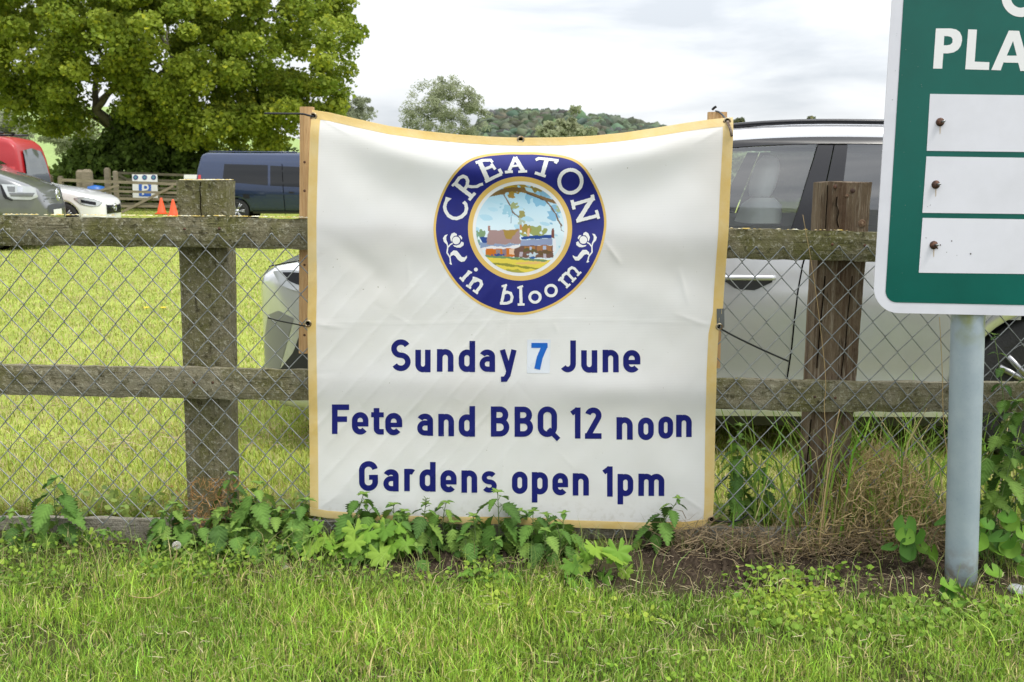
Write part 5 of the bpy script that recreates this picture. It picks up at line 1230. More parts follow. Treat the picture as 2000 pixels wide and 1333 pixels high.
# ---- vans and cars parked farther out
VAN_W = [(0.2, 0.86), (0.35, 0.93), (0.7, 0.955), (1.0, 0.955), (1.15, 0.94), (1.5, 0.88), (1.8, 0.80), (1.98, 0.70)]
n0 = at(110, 400, 18.9)
V2 = Vehicle('parked_van', 'grey van facing right at the left edge of the picture', 'van', (n0.x, 18.9, 0), PI + math.radians(9), 4.9,
    [(0, 0.80), (0.03, 0.86), (0.08, 1.0), (0.13, 1.10), (0.25, 1.17), (0.55, 1.30), (0.95, 1.44), (1.1, 1.52), (1.7, 1.90), (2.1, 1.97), (4.7, 1.96), (4.88, 1.85), (4.9, 1.5)],
    [(0, 0.32), (0.3, 0.26), (4.5, 0.28), (4.9, 0.4)], VAN_W, (0.75, 0.55, 2.2), (0.25, 0.85, 2.2), (0.92, 3.9), 0.34, M['paint_grey'], 'vehicles parked in the field')
V2.arch_mat = M['paint_grey']; V2.body(r=0.10); V2.make_wheels()
def Z4(P): return [V2.hit(x * 0.2, 230 + y * 0.2) for x, y in P]
V2.strip('headlight', Z4([(75, 770), (130, 800), (300, 805), (375, 775)]), Z4([(15, 650), (150, 655), (300, 675), (345, 690)]), M['lamp_clear'], 0.012, 16, 6)
V2.strip('headlight_lens', Z4([(110, 770), (320, 775)]), Z4([(90, 735), (345, 735)]), M['lamp_grey'], 0.018, 8, 4)
V2.strip('headlight_lens', Z4([(85, 725), (150, 728)]), Z4([(70, 672), (150, 674)]), M['lamp_grey'], 0.018, 8, 4)
V2.strip('headlight_lens', Z4([(175, 728), (225, 730)]), Z4([(170, 676), (225, 680)]), M['chrome'], 0.018, 8, 4)
V2.strip('headlight_surround', Z4([(20, 660), (75, 782), (130, 806)]), Z4([(0, 655), (40, 790), (120, 815)]), M['trim_black'], 0.016, 8, 3)
V2.front('grille', [(-0.62, 0.86), (0.62, 0.86)], [(-0.55, 1.06), (0.55, 1.06)], M['trim_black'], 0.012)
for z in (0.90, 0.96, 1.02): V2.front('grille_bar', [(-0.56, z), (0.56, z)], [(-0.56, z + 0.012), (0.56, z + 0.012)], M['chrome'], 0.02, 14, 2)
emblem_vw(V2.root, Vector((-0.03, 0, 0.98)), Matrix.Rotation(-PI / 2, 4, 'Y') @ Matrix.Rotation(PI / 2, 4, 'Z'), 0.115)
V2.front('lower_intake', [(-0.6, 0.40), (0.6, 0.40)], [(-0.62, 0.52), (0.62, 0.52)], M['cladding'], 0.01)
V2.front('number_plate', [(-0.26, 0.60), (0.26, 0.60)], [(-0.26, 0.71), (0.26, 0.71)], M['white_print'], 0.02)
V2.strip('windscreen_side', [(1.25, 1.36), (2.1, 1.36)], [(1.75, 1.82), (2.1, 1.84)], M['glass_dark'], 0.004); V2.strip('side_window', [(2.25, 1.34), (4.6, 1.34)], [(2.25, 1.82), (4.6, 1.80)], M['glass_dark'], 0.004)
V = [(1.1 + 0.62 * t - 0.03, y * (0.82 - 0.1 * t), 1.53 + 0.38 * t) for t in (0, .5, 1) for y in (-1, -.5, 0, .5, 1)]; MB().grid(V, 3, 5).build('windscreen', M['glass_dark'], V2.root, True)

t0 = at(60, 330, 21.6)
V3 = Vehicle('parked_van', 'red van with roof bars and large rear window behind the grey van', 'van', (t0.x - 4.42, 21.6, 0), math.radians(5), 4.4,
    [(0, 0.8), (0.1, 1.05), (1.0, 1.25), (1.7, 1.95), (2.2, 2.10), (3.9, 2.12), (4.12, 2.08), (4.25, 1.97), (4.32, 1.7), (4.38, 1.3), (4.4, 0.9)],
    [(0, 0.3), (4.4, 0.35)], [(0.2, 0.84), (0.5, 0.92), (1.0, 0.93), (1.3, 0.91), (1.7, 0.85), (2.0, 0.76), (2.12, 0.66)], (0.6, 0.6, 2.2), (0.34, 0.80, 2.4), (0.85, 3.55), 0.33, M['paint_red'], 'vehicles parked in the field')
V3.arch_mat = M['paint_red']; V3.body(r=0.12); V3.make_wheels()
V3.front('rear_window', [(-0.68, 1.12), (0, 1.08), (0.68, 1.12)], [(-0.52, 1.84), (0, 1.90), (0.52, 1.84)], M['glass_sky'], 0.05, 14, 8, 'tail')
V3.strip('tail_light', [(4.14, 1.12), (4.32, 1.12)], [(4.16, 1.50), (4.27, 1.50)], M['lamp_red'], 0.01, 6, 6)
V3.strip('side_window', [(2.3, 1.25), (3.95, 1.25)], [(2.3, 1.86), (3.92, 1.84)], M['glass_dark'], 0.004)
for sd in (-1, 1): MB().tube([(x, sd * 0.66, 2.19) for x in (2.0, 2.6, 3.3, 4.0)], 0.025, 6).build('roof_rail', M['trim_black'], V3.root, True)
for x in (2.3, 3.7): MB().tube([(x, y, 2.23) for y in (-0.7, 0, 0.7)], 0.025, 6).build('roof_bar', M['trim_black'], V3.root, True)

n0 = at(222, 405, 24.6)
V4 = Vehicle('parked_car', 'white car facing right with rounded bonnet beyond the grey van', 'car', (n0.x, 24.6, 0), PI + math.radians(3), 4.4,
    [(0, 0.62), (0.03, 0.70), (0.10, 0.77), (0.27, 0.85), (0.64, 0.95), (1.13, 1.04), (1.5, 1.09), (1.73, 1.14), (2.4, 1.5), (2.9, 1.62), (3.8, 1.56), (4.2, 1.25), (4.4, 0.9)],
    [(0, 0.25), (0.3, 0.2), (4.0, 0.2), (4.4, 0.4)], [(0.15, 0.84), (0.35, 0.90), (0.6, 0.915), (0.85, 0.90), (1.0, 0.86), (1.3, 0.76), (1.6, 0.60)], (0.75, 0.52, 2.2), (0.4, 0.7, 2.2), (0.88, 3.6), 0.345, M['paint_white'], 'vehicles parked in the field')
V4.arch_mat = M['paint_white']; V4.body(r=0.08); V4.make_wheels()
def Z4b(P): return [V4.hit(x * 0.2, 230 + y * 0.2) for x, y in P]
V4.strip('headlight_surround', Z4b([(722, 797), (788, 850), (900, 873), (970, 866)]), Z4b([(724, 787), (800, 777), (922, 795), (1006, 828)]), M['lamp_grey'], 0.009, 14, 5)
V4.strip('headlight', Z4b([(728, 795), (790, 845), (900, 868), (965, 862)]), Z4b([(730, 790), (800, 782), (920, 800), (1000, 828)]), M['lamp_clear'], 0.012, 14, 5)
V4.strip('headlight_lens', Z4b([(790, 830), (940, 858)]), Z4b([(790, 800), (940, 826)]), M['glass_dark'], 0.016, 8, 4)
V4.front('grille', [(-0.5, 0.42), (0.5, 0.42)], [(-0.5, 0.68), (0.5, 0.68)], M['trim_black'], 0.012)
V4.front('grille_bar', [(-0.46, 0.54), (0.46, 0.54)], [(-0.46, 0.575), (0.46, 0.575)], M['chrome'], 0.022, 14, 2)
e = MB(); V = []; n_ = 24; r = 0.10
for i in range(n_):
    a = 2 * PI * i / n_
    for rr, h in ((r * 0.86, 0), (r * 0.86, 0.012), (r, 0.012), (r, 0)): V.append((-0.03 - h, rr * math.cos(a), 0.56 + rr * math.sin(a)))
e.add(V, [(i * 4 + q, i * 4 + (q + 1) % 4, ((i + 1) % n_) * 4 + (q + 1) % 4, ((i + 1) % n_) * 4 + q) for i in range(n_) for q in range(4)])
for k in range(3): a = PI / 2 + 2 * PI * k / 3; e.tube([(-0.038, 0, 0.56), (-0.038, r * 0.9 * math.cos(a), 0.56 + r * 0.9 * math.sin(a))], [0.018, 0.004], 4)
e.build('badge', M['chrome'], V4.root, True)
V4.strip('side_window', [(1.9, 1.12), (3.9, 1.14)], [(2.5, 1.48), (3.7, 1.48)], M['glass_dark'], 0.004)
V = [(1.74 + 0.66 * t - 0.04, y * (0.74 - 0.1 * t), 1.16 + 0.36 * t) for t in (0, .5, 1) for y in (-1, -.5, 0, .5, 1)]; MB().grid(V, 3, 5).build('windscreen', M['glass_dark'], V4.root, True)

t0 = at(404, 400, 29.9)
V5 = Vehicle('parked_van', 'navy blue van with dark side windows parked left of the banner', 'van', (t0.x + 5.15, 29.9, 0), PI + math.radians(3), 5.15,
    [(0, 0.8), (0.1, 1.05), (0.5, 1.28), (1.0, 1.45), (1.7, 1.92), (2.1, 2.0), (4.85, 1.99), (4.98, 1.93), (5.08, 1.55), (5.15, 1.1), (5.15, 0.9)],
    [(0, 0.3), (5.15, 0.32)], VAN_W, (0.6, 0.6, 2.2), (0.22, 0.86, 2.4), (0.92, 4.0), 0.345, M['paint_navy'], 'vehicles parked in the field')
V5.arch_mat = M['paint_navy']; V5.body(r=0.09); V5.make_wheels(spokes=6)
def Z1(P): return [V5.hit(x * 0.32, 180 + y * 0.32) for x, y in P]
w = Z1([(1358, 548), (1635, 570)]); u = Z1([(1370, 440), (1635, 447)])
V5.strip('side_window', w, u, M['glass_dark'], 0.006, 12, 6)
V5.strip('side_window', Z1([(1650, 572), (1990, 590)]), Z1([(1650, 450), (1990, 466)]), M['glass_dark'], 0.006, 12, 6)
V5.strip('front_window', [(1.35, 1.2), (2.1, 1.2)], [(1.7, 1.76), (2.1, 1.78)], M['glass_dark'], 0.006)
V5.front('rear_window', [(-0.7, 1.15), (0.7, 1.15)], [(-0.62, 1.82), (0.62, 1.82)], M['glass_dark'], 0.02, 12, 5, 'tail')
V5.strip('body_crease', Z1([(1440, 622), (1990, 632)]), Z1([(1440, 612), (1990, 622)]), M['paint_navy'], 0.014, 14, 3)
V5.strip('door_seam', Z1([(1742, 750), (1746, 750)]), Z1([(1720, 440), (1724, 440)]), M['gap'], 0.007, 3, 10)
V5.strip('rear_light', [(5.0, 0.95), (5.11, 0.95)], [(4.98, 1.35), (5.06, 1.35)], M['lamp_red'], 0.006, 4, 5)
V5.strip('door_handle', Z1([(1762, 618), (1795, 620)]), Z1([(1762, 608), (1795, 610)]), M['trim_black'], 0.02, 5, 3)
V5.strip('sill', [(1.35, 0.27), (3.55, 0.27)], [(1.35, 0.34), (3.55, 0.34)], M['cladding'], 0.008, 10, 3)
c = Z1([(1503, 636)])[0]
V5.strip('fuel_flap', [(c[0] - 0.09, c[1] - 0.07), (c[0] + 0.09, c[1] - 0.07)], [(c[0] - 0.09, c[1] + 0.07), (c[0] + 0.09, c[1] + 0.07)], M['trim_black'], 0.006, 6, 4, sides=(1,))
for sd in (-1, 1): MB().tube([(x, sd * 0.60, 2.02) for x in (2.3, 3.2, 4.0, 4.8)], 0.02, 6).build('roof_rail', M['paint_navy'], V5.root, True)

# ================================================================== TREES
LEAF5 = np.array([(0, 0), (0.5, 0.35), (0.32, 0.9), (0, 1.15), (-0.32, 0.9), (-0.5, 0.35)])  # broad leaf fan
def leaf_cloud(centres, normals, size, tint, narrow=False, droop=0.3):
    """one small leaf per point, facing roughly along its normal"""
    n = len(centres); N = normals / (np.linalg.norm(normals, axis=1, keepdims=True) + 1e-9)
    r = RNG.standard_normal((n, 3)); A = np.cross(N, r); A /= np.linalg.norm(A, axis=1, keepdims=True) + 1e-9; B = np.cross(N, A)
    s = size[:, None]
    if narrow: P = [(0, 0), (0.16, 0.5), (0, 1.1), (-0.16, 0.5)]; T0 = [(0, 1, 2), (0, 2, 3)]
    else: P = [(0, 0), (0.55, 0.42), (0, 1.05), (-0.55, 0.42)]; T0 = [(0, 1, 2), (0, 2, 3)]
    V = np.stack([centres + A * (p[0] * s) + B * ((p[1] - 0.5) * s) + N * (0.18 * s if p[0] != 0 else 0) for p in P], 1).reshape(-1, 3)
    i = np.arange(n)[:, None] * len(P); T = np.concatenate([i + np.array(t)[None, :] for t in T0], 1).reshape(-1, 3)
    return V, T, np.repeat(tint, len(P), 0)
def limbs(base, r0, splits, height, spread, rnd, lean=(0, 0), levels=3, tips=None):
    """tapered trunk with forking limbs -> mesh builder and list of tip points"""
    mb = MB(); tips = [] if tips is None else tips
    def grow(p, d, L, r, lv):
        P = [p]; q = p.copy(); dd = d.copy(); k = 5
        for i in range(k):
            dd = (dd + Vector((rnd.uniform(-1, 1), rnd.uniform(-1, 1), rnd.uniform(-0.4, 0.6))) * 0.16).normalized(); q = q + dd * (L / k); P.append(q.copy())
        mb.tube(P, [r * (1 - 0.5 * i / k) for i in range(k + 1)], 8 if lv == levels else 5)
        tips.extend(P[2:] if lv < levels else [])
        if lv > 0:
            for c in range(splits if lv == levels else rnd.choice((2, 3))):
                a = 2 * PI * (c + rnd.random() * 0.6) / splits
                nd = (dd * 0.55 + Vector((math.cos(a) * spread, math.sin(a) * spread, rnd.uniform(0.05, 0.7)))).normalized()
                grow(P[-1] if rnd.random() < 0.6 else P[-2], nd, L * rnd.uniform(0.62, 0.85), r * 0.5, lv - 1)
    grow(Vector(base), Vector((lean[0], lean[1], 1)).normalized(), height, r0, levels)
    return mb, tips
def make_tree(name, label, base, lobes, n_clump, n_leaf, leaf, c_lo, c_hi, trunk_r, trunk_h, seed, narrow=False, group=None, clump_r=0.9, splits=5, spread=0.9, levels=3, shell=0.55, yellow=0.1, cat='tree', hole=0.25):
    rnd = random.Random(seed); rg = np.random.default_rng(seed); base = Vector(base)
    t = empty(name, base); tag(t, label, cat, group)
    mb, tips = limbs((0, 0, -0.1), trunk_r, splits, trunk_h, spread, rnd, levels=levels)
    mb.build('trunk', M['bark'], t, True)
    # clump centres: mostly near the surface of the lobes, some inside, some along the limbs
    wts = np.array([(l[3] * l[4] * l[5]) ** 0.7 * (l[6] if len(l) > 6 else 1.0) for l in lobes]); wts /= wts.sum(); cs = []; ns = []
    which = rg.choice(len(lobes), n_clump, p=wts)
    for w in which:
        cx, cy, cz, rx, ry, rz = lobes[w][:6]; d = rg.standard_normal(3); d /= np.linalg.norm(d); k = shell + (1.04 - shell) * rg.random() ** 0.6
        cs.append((cx + d[0] * rx * k, cy + d[1] * ry * k, cz + d[2] * rz * k)); ns.append(d)
    cs = np.array(cs); ns = np.array(ns)
    keepm = snoise(cs[:, 0] * 1.3 + cs[:, 1] * 0.5, cs[:, 2] * 1.3, 1.1, seed % 5) > -0.9 + hole
    cs, ns = cs[keepm], ns[keepm]
    per = max(1, n_leaf // len(cs)); C = np.repeat(cs, per, 0); N0 = np.repeat(ns, per, 0); n = len(C)
    rr = clump_r * np.repeat(rg.uniform(0.55, 1.25, len(cs)), per)
    off = rg.standard_normal((n, 3)); off *= (rg.random((n, 1)) ** 0.45) / np.linalg.norm(off, axis=1, keepdims=True)
    off[:, 2] *= 0.75; C = C + off * rr[:, None]
    C = C[C[:, 2] > 0.05] if True else C; k = len(C)
    idx_ = rg.permutation(k); N = rg.standard_normal((k, 3)) * 0.75 + np.array([0, 0, 0.55]) + N0[:k] * 0.35
    mixv = np.clip(np.repeat(rg.random(len(cs)), per)[:k] * 0.55 + rg.random(k) * 0.45, 0, 1)[:, None]
    tint = np.array(c_lo) * (1 - mixv) + np.array(c_hi) * mixv
    yl = rg.random(k) < yellow; tint[yl] *= np.array([1.35, 1.18, 0.8])
    V, T, Cc = leaf_cloud(C, N, rg.gamma(9, 1 / 9, k).clip(0.4, 1.9) * leaf, tint, narrow)
    np_mesh('crown', V, T, M['tree_leaf'], t, np.clip(Cc, 0.01, 0.6))
    return t
g0 = at(292, 400, 42)
PT = Vector((g0.x, 42, 0))
make_tree('plane_tree', 'big broadleaf tree with dense yellow-green crown filling the upper left', PT,
    [(0, 0, 9.8, 7.2, 6.5, 6.2, 0.8), (-5.4, -1.0, 6.6, 3.6, 3.6, 2.9, 0.55), (4.8, -1.2, 6.2, 4.0, 4.0, 3.6), (2.0, -3.4, 6.9, 4.6, 3.0, 3.4), (-2.0, -3.4, 7.0, 4.4, 2.8, 3.2), (5.6, -0.5, 4.0, 2.2, 2.4, 1.9, 1.3), (-3.7, -1.6, 3.9, 1.9, 2.0, 1.3, 1.3), (7.2, 0, 6.6, 1.5, 2.0, 3.0, 0.6), (8.5, 0, 6.6, 0.8, 1.1, 1.0, 0.35), (2.9, -2.6, 3.7, 2.4, 1.6, 1.2, 0.9), (0.2, -3.0, 4.3, 2.0, 1.6, 1.0, 0.8), (-7.0, -1, 8.5, 2.2, 2.4, 2.6, 0.5)],
    860, 200000, 0.125, (0.125, 0.20, 0.02), (0.41, 0.475, 0.07), 0.62, 3.2, 21, clump_r=0.70, shell=0.42, hole=0.40, yellow=0.14)
# ivy and scrub round its foot
make_tree('ivy_thicket', 'dark ivy and scrub round the foot of the big tree', PT + Vector((-0.2, -1.2, 0)),
    [(0, 0, 1.4, 2.6, 1.0, 1.5), (1.6, 0.2, 1.8, 1.8, 0.9, 1.6), (-1.6, 0, 1.0, 1.4, 0.8, 1.0), (0.5, 0.4, 3.2, 1.1, 0.8, 1.3)], 260, 34000, 0.15, (0.085, 0.14, 0.03), (0.19, 0.27, 0.055), 0.08, 0.9, 5, clump_r=0.5, levels=2, cat='shrub', yellow=0.02, hole=0.0)
make_tree('scrub_bush', 'bright green scrub bush behind the field gate, left of the navy van', at(430, 380, 43) * 1.0 - Vector((0, 0, at(430, 380, 43).z)),
    [(0, 0, 1.2, 2.6, 1.2, 1.3), (2.8, 0, 1.1, 2.0, 1.0, 1.2), (5.5, 1, 1.3, 2.2, 1.1, 1.4)], 180, 20000, 0.15, (0.09, 0.14, 0.03), (0.2, 0.26, 0.06), 0.05, 0.8, 6, clump_r=0.5, levels=2, cat='shrub', hole=0.0)
def far_base(px, Y): p = at(px, 340, Y); z = float(terrain(np.array(p.x), np.array(float(Y)))); return Vector((p.x, Y, z))
b = far_base(870, 78)
make_tree('willow_tree', 'grey-green willow standing alone against the sky left of the wooded hill', b,
    [(0, 0, 5.2, 2.9, 2.6, 3.4), (-1.5, 0, 5.6, 1.7, 1.6, 2.6), (1.7, 0, 5.2, 1.6, 1.6, 2.7), (0.2, 0, 7.1, 1.5, 1.4, 1.8), (-2.4, 0, 3.4, 0.9, 1.0, 1.6)], 300, 22000, 0.18, (0.24, 0.27, 0.15), (0.44, 0.47, 0.31), 0.22, 2.2, 31, narrow=True, clump_r=0.55, shell=0.4, group='willows beyond the field', hole=0.12, yellow=0.0)
b = far_base(688, 74)
make_tree('willow_tree', 'pale willow showing past the right side of the big tree', b,
    [(0, 0, 4.2, 1.7, 1.6, 3.2), (-1.2, 0, 5.4, 1.3, 1.2, 2.6)], 170, 17000, 0.20, (0.22, 0.245, 0.15), (0.38, 0.41, 0.28), 0.18, 1.8, 32, narrow=True, clump_r=0.5, shell=0.35, group='willows beyond the field', hole=0.1, yellow=0.0)
b = far_base(8, 62)
make_tree('willow_tree', 'silvery willow above the red van at the left edge', b,
    [(0, 0, 3.2, 1.9, 1.6, 2.0), (-1.6, 0, 3.6, 1.6, 1.4, 1.8)], 130, 14000, 0.18, (0.26, 0.28, 0.18), (0.44, 0.46, 0.34), 0.15, 1.4, 33, narrow=True, clump_r=0.5, shell=0.35, group='willows beyond the field', hole=0.1, yellow=0.0)
b = far_base(126, 56)
make_tree('young_tree', 'thin young tree with grey stem standing before the pale green hillside', b,
    [(0.3, 0, 3.5, 1.7, 1.0, 1.3), (1.3, 0, 2.9, 1.0, 0.8, 1.0)], 70, 5500, 0.16, (0.2, 0.24, 0.12), (0.34, 0.38, 0.22), 0.14, 2.6, 34, narrow=True, clump_r=0.45, levels=2, hole=0.3, shell=0.3, yellow=0.0)
for px, Y, h, lab, sd in ((1118, 190, 12.0, 'taller pale tree in front of the wooded hill', 41), (1078, 185, 9.0, 'shorter pale tree in front of the wooded hill', 42)):
    b = far_base(px, Y); z = at(px, 216 if h > 10 else 240, Y).z - b.z; w = z * 0.27
    make_tree('poplar_tree', lab, b, [(0, 0, z * 0.55, w, w, z * 0.44), (w * .3, 0, z * .35, w * .9, w, z * .3)], 110, 12000, 0.5, (0.24, 0.27, 0.15), (0.40, 0.42, 0.26), 0.25, 3, sd, clump_r=1.1, shell=0.3, group='pale trees before the hill', levels=2, hole=0.0, yellow=0.0)
for px, yt, lab, sd in ((1576, 226, 'tiny far tree peeping over the silver car roof', 51), (1440, 227, 'tiny far tree just right of the banner top right corner', 52)):
    Y = 160; b = far_base(px, Y); z = at(px, yt, Y).z - b.z
    make_tree('far_tree', lab, b, [(0, 0, z * .75, 0.8, 0.8, z * .2)], 40, 4000, 0.4, (0.10, 0.12, 0.06), (0.19, 0.2, 0.12), 0.25, z * .3, sd, clump_r=0.6, levels=2, hole=0.0)
# hedge closing the field on the right, seen through the car windows
hx0, hx1 = -2.0, 46.0; H = []
n = 46000; X = RNG.uniform(hx0, hx1, n); Y = 66 + RNG.uniform(-1, 1, n) * 1.1; top = 3.0 + 0.7 * snoise(X, X * 0, 0.7, 2)
Z = RNG.random(n) ** 0.7 * top
hv, ht, hc = leaf_cloud(np.stack([X, Y, Z], 1), RNG.standard_normal((n, 3)) * 0.7 + np.array([0, -0.5, 0.5]), RNG.uniform(0.16, 0.32, n), np.array([0.20, 0.235, 0.13]) * RNG.uniform(0.7, 1.4, (n, 1)))
hd = empty('hedge', ((hx0 + hx1) / 2, 66, 0)); tag(hd, 'field hedge beyond the grass, seen through the silver car windows', 'hedge')
keep(np_mesh('foliage', hv, ht, M['tree_leaf'], None, hc), hd)
mb = MB()
for x in np.arange(hx0 + 0.6, hx1, 1.1): mb.tube([(x, 66, -0.1), (x + 0.1, 66, 1.2), (x - 0.1, 66.1, 2.2)], [0.05, 0.04, 0.02], 5)
keep(mb.build('stems', M['bark'], None), hd); hd.children[-1]['kind'] = 'stuff'
# yellow-green verge of the crop field on the left
n = 16000; X = RNG.uniform(-42, -22, n); Y = 54 + RNG.uniform(-1, 1, n) * 1.0; Z = RNG.random(n) * (1.25 + 0.4 * snoise(X, X * 0, 1.0, 3)) + terrain(X, Y)
hv, ht, hc = leaf_cloud(np.stack([X, Y, Z], 1), RNG.standard_normal((n, 3)) * 0.7 + np.array([0, -0.3, 0.6]), RNG.uniform(0.12, 0.24, n), np.array([0.30, 0.31, 0.06]) * RNG.uniform(0.6, 1.3, (n, 1)))
tag(np_mesh('flowering_verge', hv, ht, M['tree_leaf'], None, hc), 'yellow-green flowering verge below the pale hillside', 'ground cover', kind='stuff')
# wooded hill: crowns packed over the ridge, too far to tell apart
ico = bmesh.new(); bmesh.ops.create_icosphere(ico, subdivisions=2, radius=1.0); iv = np.array([v.co[:] for v in ico.verts]); it = np.array([[v.index for v in f.verts] for f in ico.faces]); ico.free()
n = 5500; X = RNG.uniform(-30, 200, n); Y = RNG.uniform(480, 620, n); VV = []; TT = []; CC = []
kp = X < 200; X, Y = X[kp], Y[kp]; n = len(X); Zt = terrain(X, Y); Rr = RNG.gamma(6, 0.40, n).clip(1.2, 4.2)
rn = 1 + 0.22 * RNG.standard_normal((n, len(iv), 1))
VV = (iv[None] * rn * Rr[:, None, None] * np.array([1, 1, 0.9]) + np.stack([X, Y, Zt + Rr * 0.8], 1)[:, None, :]).reshape(-1, 3)
TT = (np.arange(n)[:, None, None] * len(iv) + it[None]).reshape(-1, 3)
cc = np.array([0.115, 0.145, 0.095]) * RNG.uniform(0.6, 1.5, (n, 1)) * (1 + 0.1 * RNG.standard_normal((n, 3)))  # crown greens paled and greyed: distance haze put into the colour
CC = np.repeat(cc, len(iv), 0) * RNG.uniform(0.75, 1.3, (n * len(iv), 1))
tag(np_mesh('wooded_hill', VV, TT, M['tree_leaf'], None, np.clip(CC, .01, .5)), 'dark green wooded hill on the horizon above the banner', 'woodland', kind='stuff')

# ------------------------------------------------------------------ field gates, posts, cones, parking notice
M['gate_wood'] = pm('gate_wood', (0.26, 0.22, 0.16), 0.9, var=((0.17, 0.145, 0.10), 5, 0.4, 0.65), stretch=(1, 6, 6), spec=0.2)
M['gate_wood_dark'] = pm('gate_wood_dark', (0.15, 0.13, 0.09), 0.9, var=((0.10, 0.09, 0.06), 5, 0.4, 0.65), spec=0.2)
def gate(label, Y, bars, xl, xr, brace, mat, yoff=0.0):
    g = empty('field_gate', (at((xl + xr) / 2, 400, Y).x, Y, 0)); tag(g, label, 'gate', 'wooden field gates')
    for k, (yl, yr, h) in enumerate(bars):
        a, b_ = at(xl, yl, Y), at(xr, yr, Y); mb = MB(); mb.box(((a.x + b_.x) / 2, Y, (a.z + b_.z) / 2), (abs(b_.x - a.x), 0.04, h), Matrix.Rotation(-math.atan2(b_.z - a.z, b_.x - a.x), 3, 'Y')); keep(mb.build('bar', mat), g)
    for (x0, y0, x1, y1) in brace:
        a, b_ = at(x0, y0, Y - 0.05), at(x1, y1, Y - 0.05); L = (b_ - a).length
        mb = MB(); mb.box(tuple((a + b_) / 2), (L, 0.035, 0.085), Matrix.Rotation(-math.atan2(b_.z - a.z, b_.x - a.x), 3, 'Y')); keep(mb.build('brace', mat), g)
    for x in (xl, xr):
        a, b_ = at(x, bars[0][0] if x == xl else bars[0][1], Y - 0.003), at(x, 412, Y - 0.003); mb = MB(); mb.box(tuple((a + b_) / 2), (0.09, 0.07, abs(a.z - b_.z) + 0.1)); keep(mb.build('stile', mat), g)
    return g
gate('near wooden field gate with diagonal brace in front of the parking notice', 35.0, [(352, 361, .10), (371, 378, .085), (386, 391, .085), (402, 404, .085)], 120, 372, [(238, 415, 338, 364), (155, 385, 232, 362)], M['gate_wood'])
gate('far weathered field gate behind the parking notice', 38.0, [(338, 344, .09), (350, 356, .08), (366, 371, .08), (382, 386, .08), (398, 400, .08)], 228, 402, [(232, 342, 330, 395)], M['gate_wood_dark'])
def gpost(px, yt, Y, w, lab, pointed=True):
    p = at(px, yt, Y); o = MB(); h = p.z
    o.add([(-w, -w, 0), (w, -w, 0), (w, w, 0), (-w, w, 0), (-w, -w, h - w * .7), (w, -w, h - w * .7), (w, w, h - w * .7), (-w, w, h - w * .7), (-w * .55, -w * .55, h), (w * .55, -w * .55, h), (w * .55, w * .55, h), (-w * .55, w * .55, h)],
          [(0, 1, 5, 4), (1, 2, 6, 5), (2, 3, 7, 6), (3, 0, 4, 7), (4, 5, 9, 8), (5, 6, 10, 9), (6, 7, 11, 10), (7, 4, 8, 11), (8, 9, 10, 11), (3, 2, 1, 0)])
    o = o.build('gate_post', M['gate_wood']); o.location = (p.x, Y, 0); tag(o, lab, 'post', 'gate posts by the field entrance')
gpost(157, 332, 36.2, 0.12, 'left of the two stout pointed gate posts right of the red van'); gpost(170, 331, 35.9, 0.14, 'right of the two stout pointed gate posts right of the red van')
gpost(209, 328, 37.0, 0.09, 'tall rough post left of the far gate'); gpost(225, 334, 36.6, 0.07, 'slim post at the hanging end of the far gate')
gpost(96, 341, 37.5, 0.10, 'short post right beside the red van rear window'); gpost(118, 344, 37.5, 0.08, 'short slim post between red van and the stout gate posts')
NY = 35.4; nt = empty('parking_notice', tuple(at(284, 385, NY))); tag(nt, 'white parking notice with blue P square hung on the gate', 'sign')
def NP(x, y, off=0.0): p = at(x, y, NY); p.y -= off; return p
mb = MB(); q = [(258, 341), (307, 341.5), (308.5, 389), (259.5, 387)]; fr = [NP(*p) for p in q]; bk = [NP(*p, -0.012) for p in q]
mb.add(fr + bk, [(0, 1, 2, 3), (7, 6, 5, 4), (0, 4, 5, 1), (1, 5, 6, 2), (2, 6, 7, 3), (3, 7, 4, 0)]); keep(mb.build('board', M['white_print']), nt)
M['sign_blue'] = pm('sign_blue', (0.03, 0.12, 0.5), 0.4); M['badge_green'] = pm('badge_green', (0.1, 0.25, 0.3), 0.4)
mb = MB(); mb.add([NP(271, 358, .006), NP(295, 358.5, .006), NP(295.5, 384.5, .006), NP(271.5, 383.5, .006)], [(0, 1, 2, 3)]); keep(mb.build('blue_square', M['sign_blue']), nt)
pr = Print(NP, 0.012); pr.stroke([(279.5, 381), (279.5, 361)], 4.0); pr.stroke([(279.5, 361.8), (285, 361.8)] + arc(285, 366.4, 4.3, 4.6, 90, -90, 8) + [(279.5, 371)], 3.2, step=1.2); keep(pr.done('lettering', M['white_print'], nt), nt)
for x in (265, 282.5, 300):
    pr = Print(NP, 0.006); pr.disc(x, 347, 5.0); o = keep(pr.done('round_emblem', M['navy'], nt), nt)
    pr = Print(NP, 0.010); pr.disc(x, 347, 2.9); o2 = pr.mb.build('emblem_centre', M['badge_green'], o, False, False); o2.matrix_parent_inverse = Matrix.Identity(4)
M['cone_orange'] = pm('cone_orange', (0.85, 0.09, 0.02), 0.5); M['cone_white'] = pm('cone_white', (0.75, 0.74, 0.72), 0.5)
